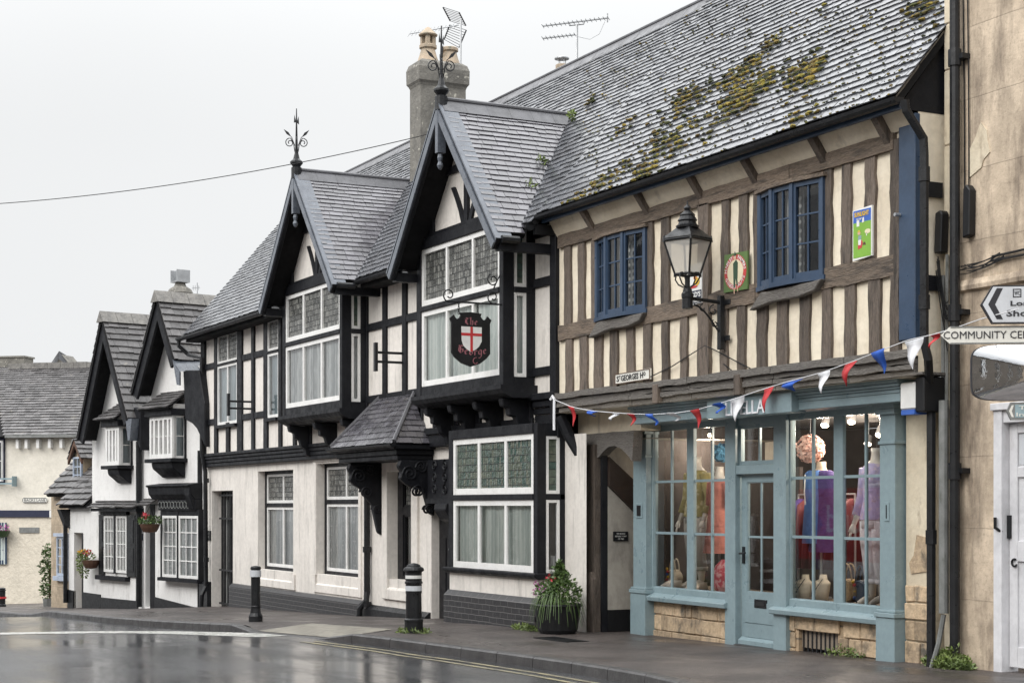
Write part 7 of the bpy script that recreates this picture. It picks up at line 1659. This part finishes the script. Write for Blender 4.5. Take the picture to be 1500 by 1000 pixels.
# dress on a bust
u,w=sw(1203,-.5); tb=thing('dress_form','dress form on a pole wearing a blue and purple layered tunic','dress form',(u,w,FZ))
zt=S.Z(1205,676,-.5); b=MB(); b.tube([(u,w,FZ),(u,w,zt-.5)],.015,6); b.lathe((u,w),[(.13,FZ),(.12,FZ+.02),(.02,FZ+.03)],12); b.build('stand_pole',M['galv'],tb)
b=MB(); b.loft([(u,w,zt-.62,.14,.1),(u,w,zt-.4,.12,.09),(u,w,zt-.22,.16,.1),(u,w,zt-.13,.17,.09),(u,w,zt-.1,.09,.06),(u,w,zt-.07,.055,.055),(u,w,zt,.055,.055)],16); b.build('bust',M['mannskin'],tb,smooth=True)
b=MB(); n=24
def tun(mb,du,rs,fr):
    V=[]
    for z,r in rs:
        for q in range(n):
            a=2*math.pi*q/n; V.append((u+du+r*math.cos(a)*(1+.04*math.sin(q*2.7)),-w+r*.6*math.sin(a)-fr,z))
    m=len(rs); mb.add(V,[(i*n+q,i*n+(q+1)%n,(i+1)*n+(q+1)%n,(i+1)*n+q) for i in range(m-1) for q in range(n)])
tun(b,.06,[(zt-1.05,.24),(zt-.6,.19),(zt-.4,.165),(zt-.2,.20),(zt-.12,.15),(zt-.1,.09)],0); b.build('purple_tunic',M['purple'],tb,smooth=True)
b=MB(); tun(b,-.05,[(zt-.95,.20),(zt-.6,.17),(zt-.4,.15),(zt-.2,.175),(zt-.13,.15),(zt-.1,.10)],.05); b.build('blue_scarf',M['bluecloth'],tb,smooth=True)
b=MB(); b.tube([(u-.04,w+.2,zt-.15),(u-.03,w+.22,zt-.35),(u-.01,w+.22,zt-.5)],.008,5); b.build('necklace',M['strip_white'],tb)
# pendants
def ball(name,label,px,py,d,rpx,mt,kind):
    c=sw(px,d); z=S.Z(px,py,d); T=17.5 if px>1150 else 21; rx,ry=raydir(px); T=(c[0]-CU)/rx; r=rpx/FPX*T
    o=thing(name,label,'paper pompom' if kind!='l' else 'paper lantern',(*c,z-r))
    m=MB()
    if kind=='l':
        m.lathe(c,[(r*math.sin(math.pi*k/24)*(1+.012*(k%2)),z-r*math.cos(math.pi*k/24)) for k in range(25)],24)
        m.build('paper_shade',M[mt],o,smooth=False)
    else:
        for k in range(520):
            v=Vector((random.gauss(0,1),random.gauss(0,1),random.gauss(0,1))).normalized(); p=Vector((c[0],-c[1],z))+v*r*random.uniform(.55,1.0); a=v.cross(Vector((random.gauss(0,1),random.gauss(0,1),random.gauss(0,1)))).normalized(); b_=v.cross(a); s=r*.26
            m.add([tuple(p-a*s-v*s*.3),tuple(p+b_*s*.5+v*s*.2),tuple(p+a*s-v*s*.3),tuple(p-b_*s*.5+v*s*.3)],[(0,1,2,3)])
        m.build('tissue_petals',M[mt],o); m=MB(); blob_faces(m,(c[0],-c[1],z),r*.75,jit=.1); m.build('core',M[mt],o)
    MB().tube([(c[0],c[1],z+r*.9),(c[0],c[1],2.78)],.004,4).build('string',M['ink'],o)
M['pp_pink']=flat('tissue_pink',(.72,.45,.38),.9); M['pp_blue']=flat('tissue_blue',(.10,.30,.48),.9); M['pp_orange']=flat('paper_orange',(.75,.36,.24),.9)
ball('paper_pompom','pink tissue pompom hanging in the right shop window',1187,657,-.45,21,'pp_pink','p'); ball('paper_pompom','blue tissue pompom hanging above the coral dress',1056,663,-.35,14,'pp_blue','p'); ball('paper_lantern','round coral paper lantern hanging in the left shop window',995,671,-.75,13,'pp_orange','l')
# spotlights
def spot(px,py,d,label,pw=9,e=0):
    pw*=5.2
    c=sw(px,d); z=S.Z(px,py,d); o=thing('spotlight',label,'spotlight',(*c,z),'lit spotlights on the shop ceiling')
    m=MB(); m.tube([(c[0],c[1],z+.01),(c[0]-.03,c[1]-.05,z+.11)],[.05,.04],10); m.tube([(c[0]-.02,c[1]-.03,z+.08),(c[0]-.02,c[1]-.03,2.78)],.008,5); m.build('lamp_body',M['galv'],o)
    m=MB(); m.lathe(c,[(0,z-.022),(.03,z-.016),(.042,z+.0),(.03,z+.012)],10); m.build('bulb',M['bulb'],o)
    l=bpy.data.lights.new('spotlight_glow','POINT'); l.energy=pw; l.color=(1,.86,.70); l.shadow_soft_size=.05; lo=_link(bpy.data.objects.new('spotlight_glow',l)); lo.location=(c[0]+.02,-c[1]-.05,z-.08)
spot(1208,624,-.85,'lit ceiling spotlight right of the pink pompom'); spot(1247,619,-.85,'lit ceiling spotlight left of the lilac mannequin'); spot(1294,614,-.9,'lit ceiling spotlight above the lilac mannequin'); spot(1288,638,-1.6,'small lit spotlight deeper in the shop, behind the lilac mannequin',5); spot(1271,651,-2.2,'smallest lit spotlight deep in the shop, beside the lilac mannequin',4)
spot(1002,640,-.9,'lit spotlight above the coral paper lantern',7); spot(1041,638,-.9,'lit spotlight between the khaki mannequin and the blue pompom',8)
# necklace busts, bags, shoes
def nbust(px,d,pyt,label):
    c=sw(px,d); z=FZ; zt=S.Z(px,pyt,d); o=thing('necklace_bust',label,'necklace bust',(*c,z)); m=MB(); h=zt-z
    m.loft([(c[0],c[1],z,.115,.035),(c[0],c[1],z+h*.4,.14,.055),(c[0],c[1],z+h*.62,.155,.05),(c[0],c[1]-.01,z+h*.70,.15,.045),(c[0],c[1]-.02,z+h*.76,.10,.04),(c[0],c[1]-.03,z+h*.82,.058,.038),(c[0],c[1]-.03,zt,.045,.036)],18); m.build('bust',M['hess'],o,smooth=True)
    m=MB(); m.tube([(c[0]-.06,c[1]+.03,z+h*.83),(c[0]-.04,c[1]+.085,z+h*.55),(c[0],c[1]+.095,z+h*.36),(c[0]+.04,c[1]+.085,z+h*.55),(c[0]+.06,c[1]+.03,z+h*.83)],.005,5); m.lathe((c[0],c[1]+.1),[(0,z+h*.27),(.018,z+h*.31),(0,z+h*.36)],8); m.build('necklace',M['iron'],o)
nbust(1177,-.22,841,'linen necklace bust on the left in the right shop window'); nbust(1203,-.30,841,'linen necklace bust half hidden by the mullion, beside the other one')
def bag(px,pyt,pyb,d,label,mt,r):
    c=sw(px,d); z0=FZ; zt=S.Z(px,pyt,d); h=(zt-z0)*.62; o=thing('handbag',label,'handbag',(*c,z0)); F=Face((c[0]-r,c[1]),(c[0]+r,c[1]))
    MB().prism([(r+r*math.cos(a*math.pi/12),z0+h*.5+h*.5*math.sin(a*math.pi/12)) for a in range(24)],-.06,.06,F).build('bag_body',M[mt],o,bevel=.015)
    m=MB()
    for dd in (-.03,.03): m.tube([(c[0]+r*.55*math.cos(a),c[1]+dd,z0+h*.85+(zt-z0-h*.85)*math.sin(a)) for a in [math.pi*k/10 for k in range(11)]],.010,5)
    m.build('handle',M[mt],o)
    m=MB()
    for k,(mc,dz) in enumerate((('gold',.24),('red',.17),('posterblue',.10),('gold',.16),('red',.08))):
        pass
    for k,mc in enumerate(('gold','red','posterblue','gold','red','posterblue')): q=MB(); blob_faces(q,(c[0]-.06+.025*(k%2),-c[1]-.08,z0+.24-.035*k),.022,jit=.1); q.build('tassel_bead',M[mc],o)
bag(1243,825,882,-.28,'round straw handbag with coloured beads on the window ledge','straw',.17); bag(1263,828,885,-.33,'dark blue round handbag behind the straw one','navy',.14); bag(988,818,860,-.35,'pale canvas bag at the bottom of the left shop window','hess',.13)
c=sw(1058,-.3); o=MB(); o.loft([(c[0],c[1],FZ,.10,.05),(c[0]-.01,c[1],FZ+.06,.17,.08),(c[0]-.02,c[1]-.02,FZ+.2,.19,.10),(c[0]-.02,c[1]-.04,FZ+.32,.16,.08),(c[0],c[1]-.06,FZ+.40,.10,.03)],20); M['cush']=mat('cushion_print',(.45,.06,.09),.9,c2=(.62,.35,.36),sc=16,lo=.48,hi=.56,bump=.5,bsc=14); tag(o.build('cushion',M['cush'],None,base=(*c,FZ)),'pink and red patterned cushion below the coral dress','cushion')
for px,lab in ((984,'pale shoes at the foot of the canvas bag'),(1020,'pale trainers before the khaki mannequin'),):
    c=sw(px,-.2); sh=thing('pair_of_shoes',lab,'shoes',(*c,FZ))
    for k in (-1,1):
        m=MB(); x=c[0]+k*.07; m.loft([(x,c[1],FZ,.045,.13),(x,c[1],FZ+.03,.048,.135),(x,c[1]-.03,FZ+.07,.042,.09),(x,c[1]-.07,FZ+.10,.035,.045)],12); m.build('shoe',M['mann'],sh,smooth=True)
# clothes rail deeper in the shop
c=sw(1165,-.8); rl=thing('clothes_rail','chrome clothes rail hung with dark red garments behind the window','clothes rail',(*c,FZ)); m=MB(); a=S.S(1150,-.8); b_=S.S(1232,-.8)
p,q=S.uw(a,-1.0),S.uw(b_,-1.0); m.tube([(p[0],p[1],.63),(p[0],p[1],1.85),(q[0],q[1],1.85),(q[0],q[1],.63)],.015,6); m.build('rail',M['galv'],rl)
for k in range(8):
    x=a+.05+(b_-a-.1)*k/7; m=MB(); c=S.uw(x,-1.0); m.loft([(c[0],c[1],.95,.03,.22),(c[0],c[1],1.5,.028,.19),(c[0],c[1],1.72,.025,.17),(c[0],c[1],1.80,.02,.04)],10); m.build('garment',M['shopred' if k%4 else 'purple'],rl,smooth=True)
# ================================================================ across the street (seen in the wet road, the mirror and the glass)
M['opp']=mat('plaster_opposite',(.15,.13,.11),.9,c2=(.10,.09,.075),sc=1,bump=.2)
def opp(u0,u1,h,label,mt,base):
    o=thing('terrace_house',label,'house',((u0+u1)/2,13.2,base)); m=MB()
    F=Face((u1,13.2),(u0,13.2)); L=u1-u0; n=max(2,int(L/2.6)); hs=[]
    for k in range(n):
        c=L*(k+.5)/n
        for z in (1.0,3.7): hs.append((c-.5,c+.5,base+z,base+z+1.5,.2))
    m.wall(0,L,base-.5,base+h,0,hs,F); m.quad([F.pt(0,0,base-.5),F.pt(0,-6,base-.5),F.pt(0,-6,base+h),F.pt(0,0,base+h)]); m.quad([F.pt(L,0,base-.5),F.pt(L,-6,base-.5),F.pt(L,-6,base+h),F.pt(L,0,base+h)]); m.build('wall',M[mt],o)
    r=MB(); slab(r,[F.pt(-.05,.35,base+h-.1),F.pt(L+.05,.35,base+h-.1),F.pt(L+.05,-3.2,base+h+3),F.pt(-.05,-3.2,base+h+3)],.15); r.build('roof',M['slate'],o)
    for hh in hs: window(o,F,hh[0],hh[1],hh[2],hh[3],-.1,cols=2,rows=(.5,),fw=.07,cur=None,back=True,name='sash_window')
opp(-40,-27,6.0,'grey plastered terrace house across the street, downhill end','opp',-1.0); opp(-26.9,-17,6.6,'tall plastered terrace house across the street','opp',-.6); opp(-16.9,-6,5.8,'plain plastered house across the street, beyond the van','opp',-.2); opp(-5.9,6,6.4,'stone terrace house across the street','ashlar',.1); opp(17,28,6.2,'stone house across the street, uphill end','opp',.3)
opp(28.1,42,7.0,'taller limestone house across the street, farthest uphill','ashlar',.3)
def same(u0,u1,h,label,mt):
    o=thing('terrace_house',label,'house',((u0+u1)/2,-.4,.2)); F=Face((u0,-.4),(u1,-.4)); L=u1-u0; n=max(2,int(L/2.8)); hs=[(L*(k+.5)/n-.5,L*(k+.5)/n+.5,z,z+1.6,.2) for k in range(n) for z in (1.2,4.0)]
    m=MB(); m.wall(0,L,-.5,h,0,hs,F); m.build('wall',M[mt],o); r=MB(); slab(r,[F.pt(-.05,.35,h-.1),F.pt(L+.05,.35,h-.1),F.pt(L+.05,-3.2,h+3),F.pt(-.05,-3.2,h+3)],.15); r.build('roof',M['slate'],o)
    for hh in hs: window(o,F,hh[0],hh[1],hh[2],hh[3],-.1,cols=2,rows=(.5,),fw=.07,back=True,name='sash_window')
same(9.1,20,6.5,'pale house uphill of the limestone building, outside the frame','white_render'); same(20.1,34,7,'limestone house farther uphill on the shop side','ashlar'); same(34.1,50,7.4,'plastered house well uphill on the shop side','opp'); same(50.1,75,8,'long pale house farthest uphill on the shop side','white_render'); opp(42.1,70,8.5,'long stone house at the top of the street','ashlar',.3)
# white van with a red side panel parked opposite
vn=thing('parked_van','white panel van with a dark red side panel parked across the street','van',(-16.8,9.2,-.45)); VF=Face((-13.9,8.4),(-19.75,8.4)); zv=g(-17)-.05
m=MB()
prof=[(0,.35),(0,2.45),(.15,2.6),(3.9,2.6),(4.5,2.3),(5.1,1.5),(5.75,1.25),(5.85,.9),(5.85,.35)]
m.prism([(s,zv+z) for s,z in prof],-1.95,0,Face((-19.75,8.4),(-13.9,8.4)) if False else VF) if False else None
VB=Face((-13.9,8.35),(-13.9-5.85,8.35)) # s runs downhill; normal faces away from the frontage
def vb(mb,pts,d0,d1): mb.add([(VB.p0[0]-s,-(8.35+d),zv+z) for s,z in pts for d in (d0,d1)],[]) 
V=[(-13.9-s,-13.9,zv+z) for s,z in prof]+[(-13.9-s,-10.25,zv+z) for s,z in prof]; n=len(prof)
m.add(V,[tuple(range(n)),tuple(range(2*n-1,n-1,-1))]+[(i,i+n,(i+1)%n+n,(i+1)%n) for i in range(n)]); M['vanwhite']=flat('van_paint_white',(.80,.81,.83),.3); m.build('body',M['vanwhite'],vn,bevel=.06)
NF=Face((-13.9-5.85,8.349),(-13.9,8.349)); NFb=type('o',(),{})()
class StreetFace(Face):
    pass
RFc=Face((-13.9,8.345),(-19.9,8.345)); RFc.n=(0,-1)   # outward = towards the shops
m=MB(); m.prism([(.1,zv+.95),(3.6,zv+.95),(3.9,zv+2.45),(.1,zv+2.45)],0,.006,RFc); m.build('red_panel',M['posterred'],vn)
m=MB(); m.prism([(3.0,zv+1.1),(3.5,zv+1.7),(3.0,zv+2.3),(2.5,zv+1.7)],.006,.010,RFc); m.build('diamond_emblem',M['shopred'],vn)
text(vn,'dpd',RFc,1.0,2.3,zv+1.35,zv+2.1,.007,'strip_white')
m=MB(); m.prism([(4.0,zv+1.45),(4.95,zv+1.45),(4.5,zv+2.15),(4.0,zv+2.25)],.0,.008,RFc); m.build('side_window',M['recess'],vn)
for s in (1.1,4.9):
    m=MB(); m.tube([(-13.9-s,8.33,zv+.33),(-13.9-s,8.55,zv+.33)],.35,18); wo_=m.build('wheel',M['blackplastic'],vn); m=MB(); m.tube([(-13.9-s,8.32,zv+.33),(-13.9-s,8.4,zv+.33)],.2,12); m.build('rim',M['galv'],wo_)
m=MB(); m.box(-13.9,-13.88,8.45,8.6,zv+1.0,zv+1.4); m.build('tail_light',M['red'],vn)
